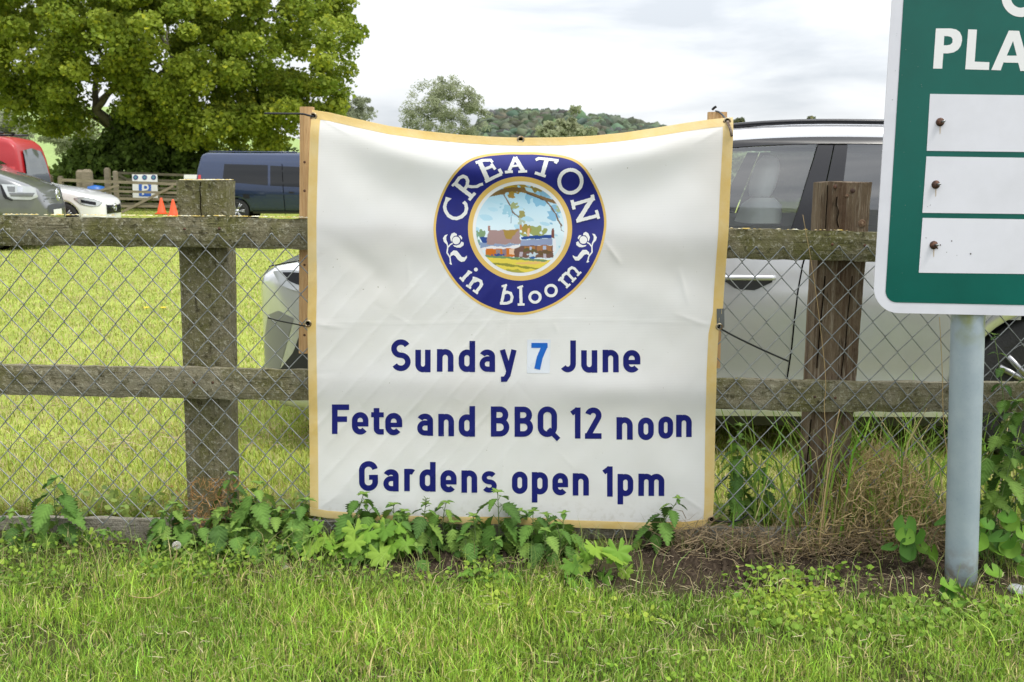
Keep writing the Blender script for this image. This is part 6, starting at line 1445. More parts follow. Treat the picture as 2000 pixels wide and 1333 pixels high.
for px, yt, Y, lab in ((337.5, 390, 33.0, 'right of two orange traffic cones beside the gate'), (314.5, 387, 35.0 - 0.4, 'left of two orange traffic cones, partly behind gate bars')):
    p = at(px, yt, Y); cn = empty('traffic_cone', (p.x, Y, 0)); tag(cn, lab, 'cone', 'traffic cones by the gate'); h = max(p.z, 0.45)
    MB().lathe([(0.16, 0.03), (0.15, 0.05), (0.035, h - 0.02), (0.03, h), (0.0, h)], 18).build('body', M['cone_orange'], cn, True)
    MB().box((0, 0, 0.016), (0.36, 0.36, 0.03)).build('base', M['cone_orange'], cn)
p = at(186, 366, 36.0); o = MB(); o.lathe([(0.0, 0.0), (0.28, 0.02), (0.34, 0.35), (0.30, 0.55), (0.0, 0.60)], 16); o = o.build('blue_tub', pm('tub_blue', (0.02, 0.12, 0.42), 0.4), None, True); o.location = (p.x, 36.0, p.z - 0.3); tag(o, 'small blue tub beside the gate posts', 'tub')
o.location.z = 0.35; o.scale.z = 1.0
tb = MB().box((0, 0, 0.17), (0.5, 0.5, 0.34)).build('tub_stand', M['gate_wood_dark']); tb.location = (p.x, 36.0, 0); tag(tb, 'wooden block under the small blue tub', 'block')
wb = at(386, 346, 33.5); o = MB(); o.box((0, 0, 0.7), (0.9, 0.02, 0.14)); o = o.build('white_notice', M['white_print']); o.location = (wb.x, 33.5, wb.z - 0.7); tag(o, 'small white notice beside the rear of the navy van', 'sign')
o2 = MB().box((0, 0.03, (wb.z + 0.05) / 2), (0.06, 0.03, wb.z + 0.05)).build('post', M['gate_wood'], o); o2.location.z = -(wb.z - 0.7)

# ================================================================== PLANTS ALONG THE FENCE
# leaf with veins slanting off the midrib, in the leaf's own coordinates
m = M['leaf'].copy(); m.name = 'veined_leaf'; M['veined_leaf'] = m; n, l = m.node_tree.nodes, m.node_tree.links
tc_ = next(q for q in n if q.type == 'TEX_COORD'); sx_ = n.new('ShaderNodeSeparateXYZ'); l.new(tc_.outputs['Object'], sx_.inputs[0])
def mth(op, a, b=None):
    q = n.new('ShaderNodeMath'); q.operation = op
    for k, v in enumerate((a, b)):
        if v is None: continue
        if isinstance(v, (int, float)): q.inputs[k].default_value = v
        else: l.new(v, q.inputs[k])
    return q.outputs[0]
vein = mth('SINE', mth('MULTIPLY', mth('SUBTRACT', sx_.outputs['Y'], mth('MULTIPLY', mth('ABSOLUTE', sx_.outputs['X']), 1.1)), 46.0))
bp_ = n.new('ShaderNodeBump'); bp_.inputs['Strength'].default_value = 0.25; bp_.inputs['Distance'].default_value = 0.004; l.new(vein, bp_.inputs['Height'])
b_ = next(q for q in n if q.type == 'BSDF_PRINCIPLED'); l.new(bp_.outputs[0], b_.inputs['Normal'])
mx = n.new('ShaderNodeMixRGB'); mx.blend_type = 'MULTIPLY'; mx.inputs[0].default_value = 1.0
at_n = next(q for q in n if q.type == 'ATTRIBUTE'); l.new(at_n.outputs['Color'], mx.inputs[1]); l.new(mth('ADD', mth('MULTIPLY', vein, 0.035), 0.98), mx.inputs[2]); l.new(mx.outputs[0], b_.inputs['Base Color'])
def leaf_mesh(name, kind, tint, seed):
    """one leaf, stalk end at the origin, tip towards +Y, upper side +Z, unit length"""
    rnd = random.Random(seed); V = []; Fc = []; C = []; tint = np.array(tint)
    if kind == 'nettle':
        n_ = 15
        for i in range(n_):
            t = i / (n_ - 1); w = 0.30 * (math.sin(PI * min(1, t ** 0.60)) ** 0.9 if 0 < t < 1 else 0.0) + (0.02 if t < 1 else 0)
            tooth = 1.20 if i % 2 else 0.80; w *= tooth; z = -0.22 * t * t + 0.02 * rnd.uniform(-1, 1); yo = 0.045 if i % 2 else 0
            V += [(-w, t + yo, z + 0.30 * w), (0, t, z), (w, t + yo, z + 0.30 * w)]; C += [tint * 0.92, tint * 1.35, tint * 0.92]
        for i in range(n_ - 1):
            a = 3 * i; Fc += [(a, a + 1, a + 4, a + 3), (a + 1, a + 2, a + 5, a + 4)]
    elif kind == 'lobed':
        V = [(0, 0.32, 0.0)]; C = [tint * 1.15]; k = 45
        for i in range(k):
            a = math.radians(-160 + 320 * i / (k - 1)); l7 = abs(math.cos(3.5 * a)); r = (0.30 + 0.36 * l7 ** 0.6) * (1 - 0.12 * abs(a) / PI) * (1.06 if i % 2 else 0.95)
            V.append((r * math.sin(a), 0.32 + r * math.cos(a), 0.10 * r * math.cos(7 * a) - 0.22 * r * r)); C.append(tint)
        Fc = [(0, i, i + 1) for i in range(1, k)]
    elif kind == 'round':
        V = [(0, 0.42, -0.03)]; C = [tint * 1.15]; k = 19; V2_ = []
        for ring_ in (0.55, 1.0):
            for i in range(k):
                a = math.radians(-165 + 330 * i / (k - 1)); r = 0.5 * ring_ * (1 + 0.05 * math.sin(5 * a + seed)); z = 0.10 * ring_ ** 2 * (1 + 0.4 * math.sin(2 * a + seed)) - 0.05
                V.append((r * math.sin(a) * 0.96, 0.42 + r * math.cos(a), z)); C.append(tint * (1.0 if ring_ < 1 else 0.92))
        Fc = [(0, i, i + 1) for i in range(1, k)] + [(i, i + k, i + k + 1, i + 1) for i in range(1, k)]
    elif kind == 'strap':
        n_ = 15
        for i in range(n_):
            t = i / (n_ - 1); w = 0.15 * math.sin(PI * (0.08 + 0.92 * t)) ** 0.8 * (1 + 0.2 * (1 if i % 2 else -1)); z = 0.35 * t - 0.5 * t * t
            V += [(-w, t, z + 0.03 * math.sin(i * 2.1)), (0, t, z - 0.02), (w, t, z + 0.03 * math.sin(i * 1.7 + 1))]; C += [tint, tint * 1.5, tint]
        for i in range(n_ - 1):
            a = 3 * i; Fc += [(a, a + 1, a + 4, a + 3), (a + 1, a + 2, a + 5, a + 4)]
    me = bpy.data.meshes.new(name); me.from_pydata(V, [], Fc); me.materials.append(M['veined_leaf' if kind in ('nettle', 'strap') else 'leaf']); set_col(me, np.clip(np.array(C), 0.01, 0.7)); me.polygons.foreach_set('use_smooth', [True] * len(me.polygons)); me.update(); return me
NET = [leaf_mesh('leaf', 'nettle', c, i) for i, c in enumerate([(0.08, 0.165, 0.03), (0.105, 0.20, 0.036), (0.058, 0.12, 0.025), (0.16, 0.26, 0.05)])]
LOB = [leaf_mesh('leaf', 'lobed', c, i) for i, c in enumerate([(0.145, 0.275, 0.032), (0.20, 0.32, 0.04), (0.105, 0.215, 0.028)])]
RND = [leaf_mesh('leaf', 'round', c, i) for i, c in enumerate([(0.085, 0.205, 0.025), (0.14, 0.275, 0.03), (0.06, 0.145, 0.025)])]
STR = [leaf_mesh('leaf', 'strap', c, i) for i, c in enumerate([(0.08, 0.185, 0.025), (0.11, 0.22, 0.03)])]
def put_leaf(me, parent, loc, az, pitch, roll, s):
    o = bpy.data.objects.new('leaf', me); COL.objects.link(o); o.parent = parent; o.location = loc
    o.rotation_mode = 'XYZ'; R_ = Matrix.Rotation(az, 3, 'Z') @ Matrix.Rotation(pitch, 3, 'X') @ Matrix.Rotation(roll, 3, 'Y'); o.rotation_euler = R_.to_euler(); o.scale = (s, s, s); return o
def gz(x, y): return float(terrain(np.array(float(x)), np.array(float(y))))
def nettle(bpx, bpy_, tpx, tpy, Y, label, big=1.0, seed=0, sp=0.026, meshes=None, seeds=False):
    rnd = random.Random(seed * 7 + 3); b0 = at(bpx, bpy_, Y); t0 = at(tpx, tpy, Y); base = Vector((b0.x, Y, gz(b0.x, Y) - 0.01)); top = t0 - base
    pl = empty('nettle_plant', base); tag(pl, label, 'plant', 'nettles along the fence'); L = top.length; n_ = max(3, int(L / sp))
    bend = Vector((rnd.uniform(-1, 1), rnd.uniform(-0.5, 0.3), 0)) * 0.10 * L
    P = [top * (i / 10) + bend * math.sin(PI * i / 10) for i in range(11)]; mb = MB(); mb.tube(P, [0.0030 * (1 - 0.55 * i / 10) for i in range(11)], 6)
    mm = meshes or NET; a0 = rnd.uniform(0, PI)
    for k in range(n_):
        t = (k + 0.8) / n_; q = t * 10; i = min(int(q), 9); p = P[i].lerp(P[i + 1], q - i); az = a0 + (PI / 2) * k + rnd.uniform(-.25, .25)
        s_ = big * 0.070 * (0.75 + 0.5 * math.sin(PI * min(t, 0.97))) * (1.05 - 0.55 * max(0, t - 0.7) / 0.3) * rnd.uniform(0.85, 1.15)
        if k < 1 and n_ > 5: s_ *= 0.7
        for h in (0, 1):
            if rnd.random() < 0.06: continue
            a = az + PI * h; d = Vector((-math.sin(a), math.cos(a), 0.45 + 0.5 * t)); pe = p + d.normalized() * s_ * 0.32
            mb.tube([p, p + d * s_ * 0.15, pe], 0.0011, 4)
            put_leaf(rnd.choice(mm), pl, pe, a, rnd.uniform(-1.05, -0.4) + 0.7 * max(0, t - 0.75) / 0.25, rnd.uniform(-.3, .3), s_)
    for h in range(4): put_leaf(mm[-1], pl, P[-1], a0 + h * PI / 2, rnd.uniform(0.2, 0.6), 0, big * 0.026)
    if seeds:
        for k in range(16):
            p = P[-1] + Vector((0, 0, 0.035 * k / 16 - 0.01)); a = k * 2.4; mb.tube([p, p + Vector((math.cos(a) * .014, math.sin(a) * .014, 0.006))], 0.0014, 4)
    mb.build('stem', M['stem'], pl, True)
    return pl
NL = [
 ((125, 1085, 108, 935, 3.57), 1.15, 'tall nettle standing alone near the left end of the gravel board'), ((32, 1090, 22, 1000, 3.58), 0.95, 'nettle at the far left edge of the picture'), ((75, 1100, 62, 1035, 3.52), 0.95, 'low nettle left of the tall lone nettle'), ((185, 1098, 196, 1038, 3.55), 0.9, 'low nettle right of the tall lone nettle'),
 ((345, 1095, 338, 985, 3.57), 1.0, 'nettle left of the left fence post foot'), ((392, 1110, 385, 1020, 3.52), 1.05, 'nettle in front of the left fence post foot'), ((425, 1095, 432, 1000, 3.56), 1.1, 'nettle before the right side of the left post foot'), ((470, 1095, 502, 945, 3.58), 1.2, 'tall nettle whose top leans right of the left post'),
 ((448, 1085, 452, 925, 3.61), 0.85, 'slim nettle climbing the mesh beside the left post'), ((515, 1115, 520, 1035, 3.51), 1.05, 'nettle below the bottom left cable tie'), ((566, 1090, 600, 978, 3.575), 1.05, 'nettle at the bottom left corner of the banner'), ((690, 1100, 710, 966, 3.55), 1.1, 'nettle overlapping the banner under the first word Gardens'),
 ((632, 1115, 604, 1050, 3.50), 1.0, 'low nettle left of the lobed leaf plants'), ((742, 1105, 748, 1050, 3.52), 1.0, 'low nettle right of the lobed leaf plants'), ((800, 1090, 796, 1008, 3.56), 0.95, 'nettle left of the seeding nettle'), ((838, 1100, 832, 985, 3.55), 0.9, 'seeding nettle with pale flower tip before the banner'),
 ((866, 1080, 884, 1022, 3.58), 0.95, 'low nettle right of the seeding nettle'), ((976, 1095, 972, 962, 3.55), 1.15, 'nettle overlapping the last letter of Gardens on the banner'), ((930, 1098, 924, 1008, 3.54), 1.0, 'nettle left of the hanging cable tie'), ((1022, 1100, 1036, 1032, 3.53), 0.95, 'low nettle right of the hanging cable tie'),
 ((1066, 1100, 1066, 1006, 3.56), 1.05, 'nettle before the banner hem below the word open'), ((1104, 1105, 1108, 1052, 3.53), 0.9, 'low nettle at the edge of the bare soil'), ((1248, 1070, 1325, 975, 3.56), 0.95, 'nettle leaning right before the banner lower right corner'), ((476, 1130, 474, 1062, 3.44), 1.05, 'broad low nettle nearest the lawn beside the post'),
 ((655, 1140, 652, 1092, 3.43), 1.05, 'low nettle at the front edge below the lobed leaves'), ((560, 1130, 556, 1068, 3.45), 0.95, 'low nettle beside the round white seed head'), ((310, 1105, 300, 1060, 3.50), 0.85, 'small nettle before the left gravel board end'), ((1440, 1000, 1446, 832, 3.80), 0.95, 'nettle behind the mesh just right of the banner'), ((1482, 1000, 1490, 880, 3.82), 0.9, 'second nettle behind the mesh right of the banner'),
 ((1905, 1020, 1992, 785, 3.56), 1.05, 'tall nettle slanting right behind the sign post'), ((1955, 1025, 1985, 870, 3.52), 1.05, 'nettle right of the sign post near the frame edge'), ((1935, 1000, 1942, 655, 3.62), 0.75, 'slim tall nettle climbing the mesh right of the sign post'), ((1990, 1020, 2012, 720, 3.58), 1.0, 'tall nettle cut by the right frame edge')]
for i, (g, big, lab) in enumerate(NL):
    nettle(*g, lab, big, i, seeds=(i in (15,)), meshes=(NET[1:] if i > 28 else None), sp=(0.06 if i in (31,) else 0.042 if i > 28 else 0.026))
rx_ = random.Random(77)
EXTRA = [(330, 'left end of the nettle bed by the left post'), (362, 'left bottom edge of the left post'), (408, 'middle of the left post foot'), (446, 'right bottom edge of the left post'), (492, 'loose end of the bottom left cable tie'), (540, 'middle of the bottom left cable tie'), (580, 'bottom left corner of the banner')]
EXTRA += [(720, 'capital G of Gardens'), (763, 'letter a of Gardens'), (800, 'letter r of Gardens'), (835, 'letter d of Gardens'), (876, 'letter e of Gardens'), (916, 'letter n of Gardens'), (955, 'letter s of Gardens'), (1015, 'letter o of open'), (1052, 'letter p of open'), (1092, 'letter e of open')]
for i, (px, what) in enumerate(EXTRA):
    for q in range(2):
        yb = rx_.uniform(1072, 1092) if q == 0 else rx_.uniform(1098, 1125)
        if q and i % 3 == 2: continue
        xx = px + rx_.uniform(-10, 10)
        nettle(xx, yb, xx + rx_.uniform(-20, 20), yb - rx_.uniform(50, 95), 3.66 - (yb - 1055) * 0.0032, ('rear' if q == 0 else 'front') + ' low nettle straight below the ' + what, rx_.uniform(0.75, 1.1), 200 + i * 2 + q)
def rosette(name, px, py, Y, label, meshes, n_, size, hmin, hmax, spread, seed, group=None, cat='plant', stem_r=0.0012, pitch=(-0.5, 0.5)):
    rnd = random.Random(seed); b0 = at(px, py, Y); base = Vector((b0.x, Y, gz(b0.x, Y) - 0.005)); pl = empty(name, base); tag(pl, label, cat, group); mb = MB()
    for k in range(n_):
        a = rnd.uniform(0, 2 * PI) if n_ > 6 else 2 * PI * k / n_ + rnd.uniform(-.4, .4); r = spread * rnd.uniform(0.3, 1); h = rnd.uniform(hmin, hmax)
        e = Vector((-math.sin(a) * r, math.cos(a) * r * 0.6 - 0.01, h)); mb.tube([(0, 0, 0), e * 0.5 + Vector((0, 0, h * 0.2)), e], stem_r, 4)
        put_leaf(rnd.choice(meshes), pl, e, PI + rnd.uniform(-1.3, 1.3), -rnd.uniform(*pitch), rnd.uniform(-.4, .4), size * rnd.uniform(0.75, 1.2))
    mb.build('stem', M['stem'], pl, True); return pl
for i, (px, py, Y, lab, n_) in enumerate(((655, 1120, 3.50, 'yellow-green lobed leaf plant below the banner hem, left one', 9), (705, 1130, 3.46, 'yellow-green lobed leaf plant below the banner hem, middle one', 10), (760, 1125, 3.48, 'yellow-green lobed leaf plant below the banner hem, right one', 7), (1165, 1110, 3.35, 'yellow-green lobed leaf plant at the left end of the bare soil', 8))):
    rosette('cranesbill_plant', px, py, Y, lab, LOB, n_, 0.075, 0.03, 0.14, 0.11, 60 + i, 'lobed leaf plants', pitch=(0.1, 1.0))
for i, (px, py, Y, lab, n_, h0, h1, spd) in enumerate(((1800, 1105, 3.42, 'round leaved plant left of the sign post foot', 11, 0.05, 0.20, 0.11), (1850, 1150, 3.19, 'two round leaves in front of the sign post foot', 3, 0.03, 0.10, 0.05), (1935, 1110, 3.40, 'round leaved plant right of the sign post foot', 12, 0.04, 0.20, 0.13), (1985, 1095, 3.44, 'round leaved plant at the right frame edge', 10, 0.04, 0.22, 0.12))):
    rosette('round_leaf_plant', px, py, Y, lab, RND, n_, 0.068, h0, h1, spd, 80 + i, 'round leaved plants by the sign post', pitch=(0.3, 1.3))
rosette('dock_plant', 960, 1140, 3.36, 'dock rosette with long wavy leaves near the bottom cable tie', STR, 6, 0.16, 0.005, 0.02, 0.02, 91, pitch=(-0.35, 0.0))
rosette('dandelion_plant', 1110, 1150, 3.30, 'dandelion rosette with long leaves beside the bare soil', STR, 6, 0.12, 0.004, 0.02, 0.02, 92, pitch=(-0.3, 0.0))
# ------------------------------------------------------------------ small ground cover, litter and soil crumbs
def hex_cloud(P, N, size, tint):
    n = len(P); N = N / np.linalg.norm(N, axis=1, keepdims=True); r = RNG.standard_normal((n, 3)); A = np.cross(N, r); A /= np.linalg.norm(A, axis=1, keepdims=True); B = np.cross(N, A); V = []
    for k in range(7):
        a = 2 * PI * k / 7; V.append(P + (A * math.cos(a) + B * math.sin(a) * 1.15) * size[:, None] * (0.35 if k == 0 else 0.5) + N * size[:, None] * 0.10 * (k % 2))
    V = np.stack(V, 1).reshape(-1, 3); i = np.arange(n)[:, None] * 7; T = np.concatenate([i + np.array(t)[None] for t in ((0, 1, 2), (0, 2, 3), (0, 3, 4), (0, 4, 5), (0, 5, 6))], 1).reshape(-1, 3)
    return V, T, np.repeat(tint, 7, 0)
def cover(label, n, xr, yr, hmax, size, c0, c1, mask, name='ground_cover'):
    X = RNG.uniform(*xr, n); Y = RNG.uniform(*yr, n); k = RNG.random(n) < np.clip(mask(X, Y), 0, 1); X, Y = X[k], Y[k]; n = len(X)
    Z = terrain(X, Y) + 0.004 + RNG.random(n) ** 1.3 * hmax; q = RNG.random((n, 1)); col = (np.array(c0) * (1 - q) + np.array(c1) * q) * RNG.uniform(0.8, 1.2, (n, 1))
    N = RNG.standard_normal((n, 3)) * 0.6 + np.array([0, -0.25, 0.9]); V, T, C = hex_cloud(np.stack([X, Y, Z], 1), N, RNG.uniform(0.6, 1.25, n) * size, col)
    tag(np_mesh(name, V, T, M['leaf'], None, C), label, 'ground cover', kind='stuff')
cover('patch of small round clover-like leaves before the sign post', 4800, (0.75, 2.05), (2.85, 3.42), 0.035, 0.019, (0.10, 0.21, 0.025), (0.23, 0.34, 0.045), lambda x, y: 0.5 + 0.9 * snoise(x, y, 4.5, 2) - 0.8 * (np.abs(x - 1.65) < 0.35) * (y > 3.15))
cover('mat of tiny yellow-green leaves between lawn and bare soil', 5600, (-0.1, 1.1), (2.95, 3.42), 0.03, 0.017, (0.16, 0.27, 0.028), (0.33, 0.41, 0.05), lambda x, y: 0.35 + 0.9 * snoise(x, y, 5.5, 1) - 0.9 * soil_mask(x, y))
cover('tangle of small chickweed leaves below the nettles on the left', 8500, (-2.0, 0.25), (3.2, 3.62), 0.06, 0.014, (0.075, 0.16, 0.02), (0.26, 0.37, 0.045), lambda x, y: 0.45 + 0.8 * snoise(x, y, 6, 3) - 0.75 * soil_mask(x, y))
cover('sparse weeds along the fence foot behind the banner', 2600, (-1.9, 2.0), (3.7, 3.95), 0.12, 0.024, (0.13, 0.2, 0.045), (0.28, 0.36, 0.08), lambda x, y: 0.6 + 0.6 * snoise(x, y, 5, 4))
def straws(label, n, pts_fn, ln, wd, c0, c1, name, mat='straw', flat=0.35, cat='dry grass'):
    P = pts_fn(n); n = len(P); a = RNG.uniform(0, 2 * PI, n); el = RNG.uniform(-0.1, 1.0, n) * flat * PI / 2
    d = np.stack([np.cos(a) * np.cos(el), np.sin(a) * np.cos(el) * 0.7, np.sin(el)], 1) * (RNG.uniform(0.5, 1.3, n) * ln)[:, None]; s = np.cross(d, RNG.standard_normal((n, 3))); s /= np.linalg.norm(s, axis=1, keepdims=True); s *= (RNG.uniform(0.6, 1.3, n) * wd)[:, None]
    bend = RNG.standard_normal((n, 3)) * ln * 0.18; mid = P + d * 0.5 + bend
    V = np.stack([P - s, P + s, mid - s, mid + s, P + d], 1).reshape(-1, 3); i = np.arange(n)[:, None] * 5; T = np.concatenate([i + np.array(t)[None] for t in ((0, 1, 3), (0, 3, 2), (2, 3, 4))], 1).reshape(-1, 3)
    q = RNG.random((n, 1)); C = (np.array(c0) * (1 - q) + np.array(c1) * q) * RNG.uniform(0.75, 1.2, (n, 1)); tag(np_mesh(name, V, T, M[mat], None, np.repeat(np.clip(C, .01, .8), 5, 0)), label, cat, kind='stuff')
def pts_clump(cx, sx_, cy, sy_, hmax):
    def f(n):
        x = cx + sx_ * RNG.standard_normal(n); y = np.clip(cy + sy_ * RNG.standard_normal(n), 3.49, 4.1); h = hmax * np.exp(-((x - cx) / (1.6 * sx_)) ** 2) * RNG.random(n) ** 0.8
        return np.stack([x, y, terrain(x, y) + h], 1)
    return f
cover('scattered small broad leaves of clover and plantain in the verge lawn', 7000, (-2.0, 2.0), (2.4, 3.3), 0.04, 0.013, (0.13, 0.25, 0.026), (0.24, 0.36, 0.04), lambda x, y: 0.06 + 0.85 * snoise(x, y, 5.0, 0) * snoise(x, y, 2.1, 4))
straws('loose dry clippings lying in the verge lawn', 1500, lambda n: (lambda x, y: np.stack([x, y, terrain(x, y) + 0.02 + 0.02 * RNG.random(n)], 1))(RNG.uniform(-2.0, 2.0, n), RNG.uniform(2.4, 3.3, n)), 0.05, 0.0011, (0.34, 0.29, 0.15), (0.56, 0.5, 0.3), 'grass_clippings', flat=0.15)
straws('dry mown clippings lying in swathes on the parking field', 16000, lambda n: (lambda x, y: np.stack([x, y, terrain(x, y) + 0.042 + 0.015 * RNG.random(len(x))], 1))(*(lambda Y_, X_: (lambda k: (X_[k], Y_[k]))(RNG.random(n) < np.clip(1.4 * snoise(X_ * 0.5, Y_ * 1.8, 2.2, 2) - 0.2, 0, 1)))(3.9 + 5 * RNG.random(n) ** 1.3, RNG.uniform(-2.6, 1.0, n) * 1.6)), 0.055, 0.0018, (0.36, 0.28, 0.16), (0.54, 0.45, 0.27), 'mown_clippings', flat=0.08)
straws('tangled dry brown weeds between right post and sign post', 4200, pts_clump(1.40, 0.17, 3.70, 0.10, 0.36), 0.075, 0.0013, (0.32, 0.23, 0.10), (0.60, 0.46, 0.23), 'dry_weeds', flat=0.8)
straws('dry straw heaped along the fence foot right of the banner', 1700, lambda n: (lambda x, y: np.stack([x, y, terrain(x, y) + 0.005 + 0.10 * RNG.random(n) ** 2.5], 1))(RNG.uniform(0.55, 1.75, n), 3.585 + 0.05 * RNG.standard_normal(n)), 0.10, 0.0013, (0.20, 0.14, 0.08), (0.42, 0.33, 0.2), 'straw_heap', flat=0.45)
straws('loose straw bits scattered on the bare soil', 900, lambda n: (lambda x, y: np.stack([x, y, terrain(x, y) + 0.006], 1))(RNG.uniform(0.1, 2.0, n), RNG.uniform(3.15, 3.6, n)), 0.045, 0.0011, (0.25, 0.19, 0.11), (0.48, 0.4, 0.27), 'straw_litter', flat=0.06)
straws('loose straw bits below the nettles on the left', 800, lambda n: (lambda x, y: np.stack([x, y, terrain(x, y) + 0.015], 1))(RNG.uniform(-2.0, 0.2, n), RNG.uniform(3.2, 3.6, n)), 0.05, 0.0011, (0.22, 0.18, 0.09), (0.42, 0.36, 0.2), 'straw_litter', flat=0.1)
straws('dried brown weed standing against the left fence post', 420, lambda n: (lambda x, z: np.stack([x, 3.60 + 0.02 * RNG.standard_normal(n), z], 1))(-1.12 + 0.075 * RNG.standard_normal(n), 0.02 + 0.24 * RNG.random(n)), 0.04, 0.0014, (0.25, 0.13, 0.05), (0.42, 0.25, 0.10), 'dried_weed', flat=0.9)
n = 9000; X = RNG.uniform(-1.2, 2.1, n); Y = RNG.uniform(3.12, 3.68, n); k = RNG.random(n) < soil_mask(X, Y) ** 2; X, Y = X[k], Y[k]; n = len(X); r = RNG.gamma(2, 0.0028, n) + 0.0015
tv = np.array([(1, 0, -.4), (-.5, .9, -.4), (-.5, -.9, -.4), (0, 0, 1)]); V = (tv[None] * (1 + .35 * RNG.standard_normal((n, 4, 3))) * r[:, None, None] + np.stack([X, Y, terrain(X, Y) + r * .3], 1)[:, None]).reshape(-1, 3)
T = (np.arange(n)[:, None, None] * 4 + np.array([(0, 1, 3), (1, 2, 3), (2, 0, 3)])[None]).reshape(-1, 3)
M['soil'] = pm('soil', (0.036, 0.026, 0.018), 0.95, var=((0.08, 0.06, 0.042), 40, 0.4, 0.65), bump=(150, 0.6), spec=0.1)
tag(np_mesh('soil_crumbs', V, T, M['soil'], smooth=False), 'crumbs of dark soil on the bare strip', 'soil', kind='stuff')
# long green grass round the right post and the sign post
n = 420; X = np.where(RNG.random(n) < .55, RNG.normal(1.40, 0.14, n), RNG.uniform(0.85, 2.0, n)); Y = RNG.uniform(3.60, 3.9, n)
blades('tall_grass', X, Y, RNG.uniform(0.22, 0.72, n), RNG.uniform(0.005, 0.011, n), gcol(n, (0.24, 0.38, 0.06), (0.52, 0.43, 0.22), 0.22), RNG.uniform(0.15, 0.65, n), M['grass'], 'long green grass blades growing round the right post')
n = 2600; X = RNG.uniform(-2, 2, n); Y = RNG.uniform(3.15, 3.62, n); k = RNG.random(n) < 1 - 0.85 * soil_mask(X, Y); X, Y = X[k], Y[k]; n = len(X)
blades('weed_grass', X, Y, RNG.uniform(0.06, 0.15, n), RNG.uniform(0.002, 0.004, n), gcol(n, (0.22, 0.30, 0.07), (0.42, 0.35, 0.18), 0.25), RNG.uniform(0.3, 0.9, n), M['grass'], 'thin grass straggling through the weeds below the fence')
def stalk(name, P, r, label, col, cat, head=None, group=None):
    e = empty(name, tuple(P[0])); tag(e, label, cat, group); mb = MB(); Q = [Vector(p) - Vector(P[0]) for p in P]; S_2 = []
    for i in range(len(Q) - 1):
        p0, p1, p2, p3 = Q[max(i - 1, 0)], Q[i], Q[i + 1], Q[min(i + 2, len(Q) - 1)]
        for k in range(5): t = k / 5; S_2.append(0.5 * ((2 * p1) + (p2 - p0) * t + (2 * p0 - 5 * p1 + 4 * p2 - p3) * t * t + (3 * p1 - p0 - 3 * p2 + p3) * t ** 3))
    S_2.append(Q[-1]); mb.tube(S_2, [r * (1 - 0.5 * i / len(S_2)) for i in range(len(S_2))], 5); mb.build('stem', col, e, True)
    return e, S_2[-1]
M['dry_stem'] = pm('dry_stem', (0.42, 0.30, 0.14), 0.8); M['fluff'] = pm('fluff', (0.62, 0.60, 0.55), 0.9, trans=0.4)
def clock(bx, by, tx, ty, Y, label, r, seed):
    b0 = at(bx, by, Y); base = Vector((b0.x, Y, gz(b0.x, Y))); tp = at(tx, ty, Y)
    e, tip = stalk('dandelion_clock', [base, base.lerp(tp, .5) + Vector((0.006, 0, 0)), tp], 0.003, label, M['dry_stem'], 'flower', group='dandelion seed heads')
    rnd = random.Random(seed); mb = MB()
    for k in range(90):
        d = Vector((rnd.gauss(0, 1), rnd.gauss(0, 1), rnd.gauss(0.2, 1))).normalized(); q = tip + d * r; mb.tube([tip + d * 0.003, q], 0.0003, 3, False)
        for h in range(3): f = (d.orthogonal().normalized() * math.cos(h * 2.1) + d.cross(d.orthogonal()).normalized() * math.sin(h * 2.1)) * r * 0.35; mb.add([q, q + f + d * .002, q + f * .6 + d.cross(f) * .5], [(0, 1, 2)])
    mb.build('seed_head', M['fluff'], e); MB().lathe([(0, -0.004), (0.005, 0), (0, 0.004)], 8, Matrix.Translation(tip)).build('head_base', M['dry_stem'], e, True)
clock(340, 1150, 345, 1066, 3.40, 'half blown dandelion seed head on a tall stalk left of the nettles', 0.014, 1); clock(553, 1160, 557, 1111, 3.36, 'white closed dandelion seed head below the bottom left corner of the banner', 0.011, 2)
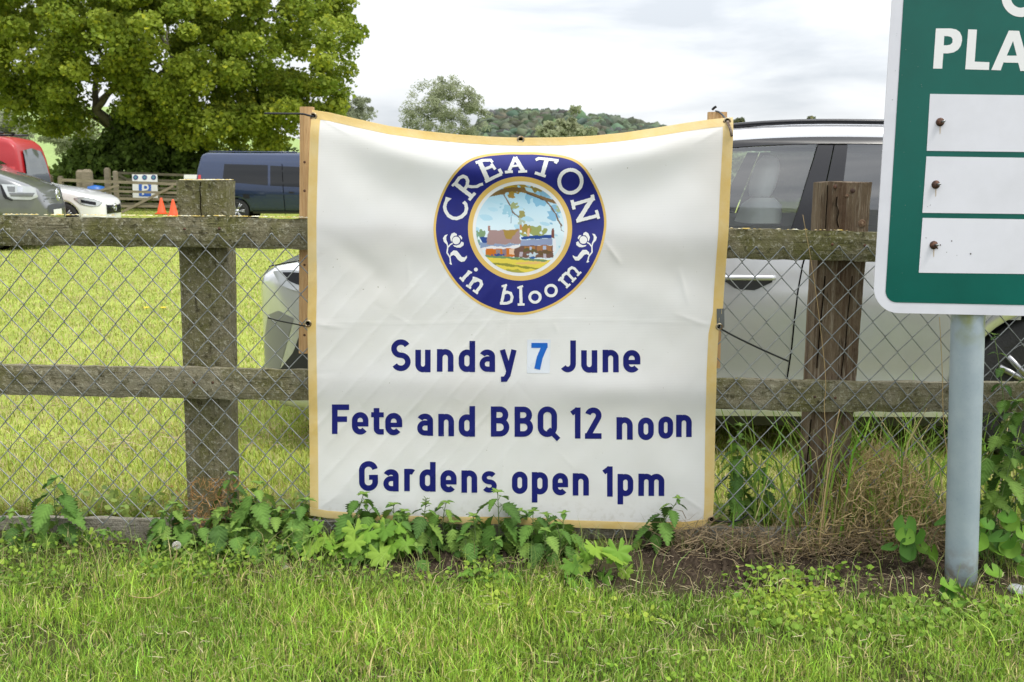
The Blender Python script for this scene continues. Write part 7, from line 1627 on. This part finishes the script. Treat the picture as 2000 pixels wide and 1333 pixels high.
g1_ = gnd(250, 1166); stalk('dry_stalk', [gnd(252, 1164, 0.02), gnd(275, 1168, 0.03), gnd(300, 1166, 0.035), gnd(326, 1150, 0.04)], 0.0022, 'curved pale dry stalk lying on the lawn at the left', M['dry_stem'], 'stalk')
stalk('grass_stalk', [at(1604, 1075, 3.6), at(1612, 980, 3.61), at(1617, 880, 3.63), at(1610, 800, 3.63), at(1612, 730, 3.63), at(1592, 560, 3.63), at(1568, 420, 3.62)], 0.0018, 'single tall dry grass stalk rising before the brown post', M['dry_stem'], 'stalk')
stalk('grass_stalk', [at(1600, 1070, 3.55), at(1612, 960, 3.56), at(1628, 860, 3.57), at(1640, 800, 3.58)], 0.003, 'thick pale straw leaning at the foot of the brown post', M['dry_stem'], 'stalk')
stalk('grass_stalk', [at(1870, 1000, 3.62), at(1845, 850, 3.63), at(1840, 720, 3.63), at(1835, 620, 3.62)], 0.002, 'dry grass stalk left of the sign post', M['dry_stem'], 'stalk')
p = gnd(1990, 1158); st = MB(); ic_ = bmesh.new(); bmesh.ops.create_icosphere(ic_, subdivisions=2, radius=0.035)
for v in ic_.verts: v.co = v.co * (1 + 0.25 * mnoise.noise(v.co * 40)); v.co.z *= 0.5
me = bpy.data.meshes.new('stone'); ic_.to_mesh(me); ic_.free(); o = link('stone', me, pm('stone', (0.33, 0.34, 0.36), 0.85, var=((0.24, 0.24, 0.25), 40, .4, .6), bump=(80, .5))); o.location = (p.x, p.y, 0.01); tag(o, 'grey stone half buried right of the sign post foot', 'stone')
for px, py, lab in ((286, 603, 'left of two yellow buttercups in the mown field'), (319, 603, 'right of two yellow buttercups in the mown field')):
    q = gnd(px, py, 0.05); e = empty('buttercup', (q.x, q.y, 0)); tag(e, lab, 'flower', 'buttercups in the field'); MB().tube([(0, 0, 0), (0, 0, 0.05)], 0.002, 4).build('stem', M['stem'], e)
    MB().lathe([(0.0, 0.05), (0.028, 0.058), (0.03, 0.064), (0.0, 0.056)], 8).build('petals', pm('petal_yellow', (0.75, 0.55, 0.02), 0.5), e)
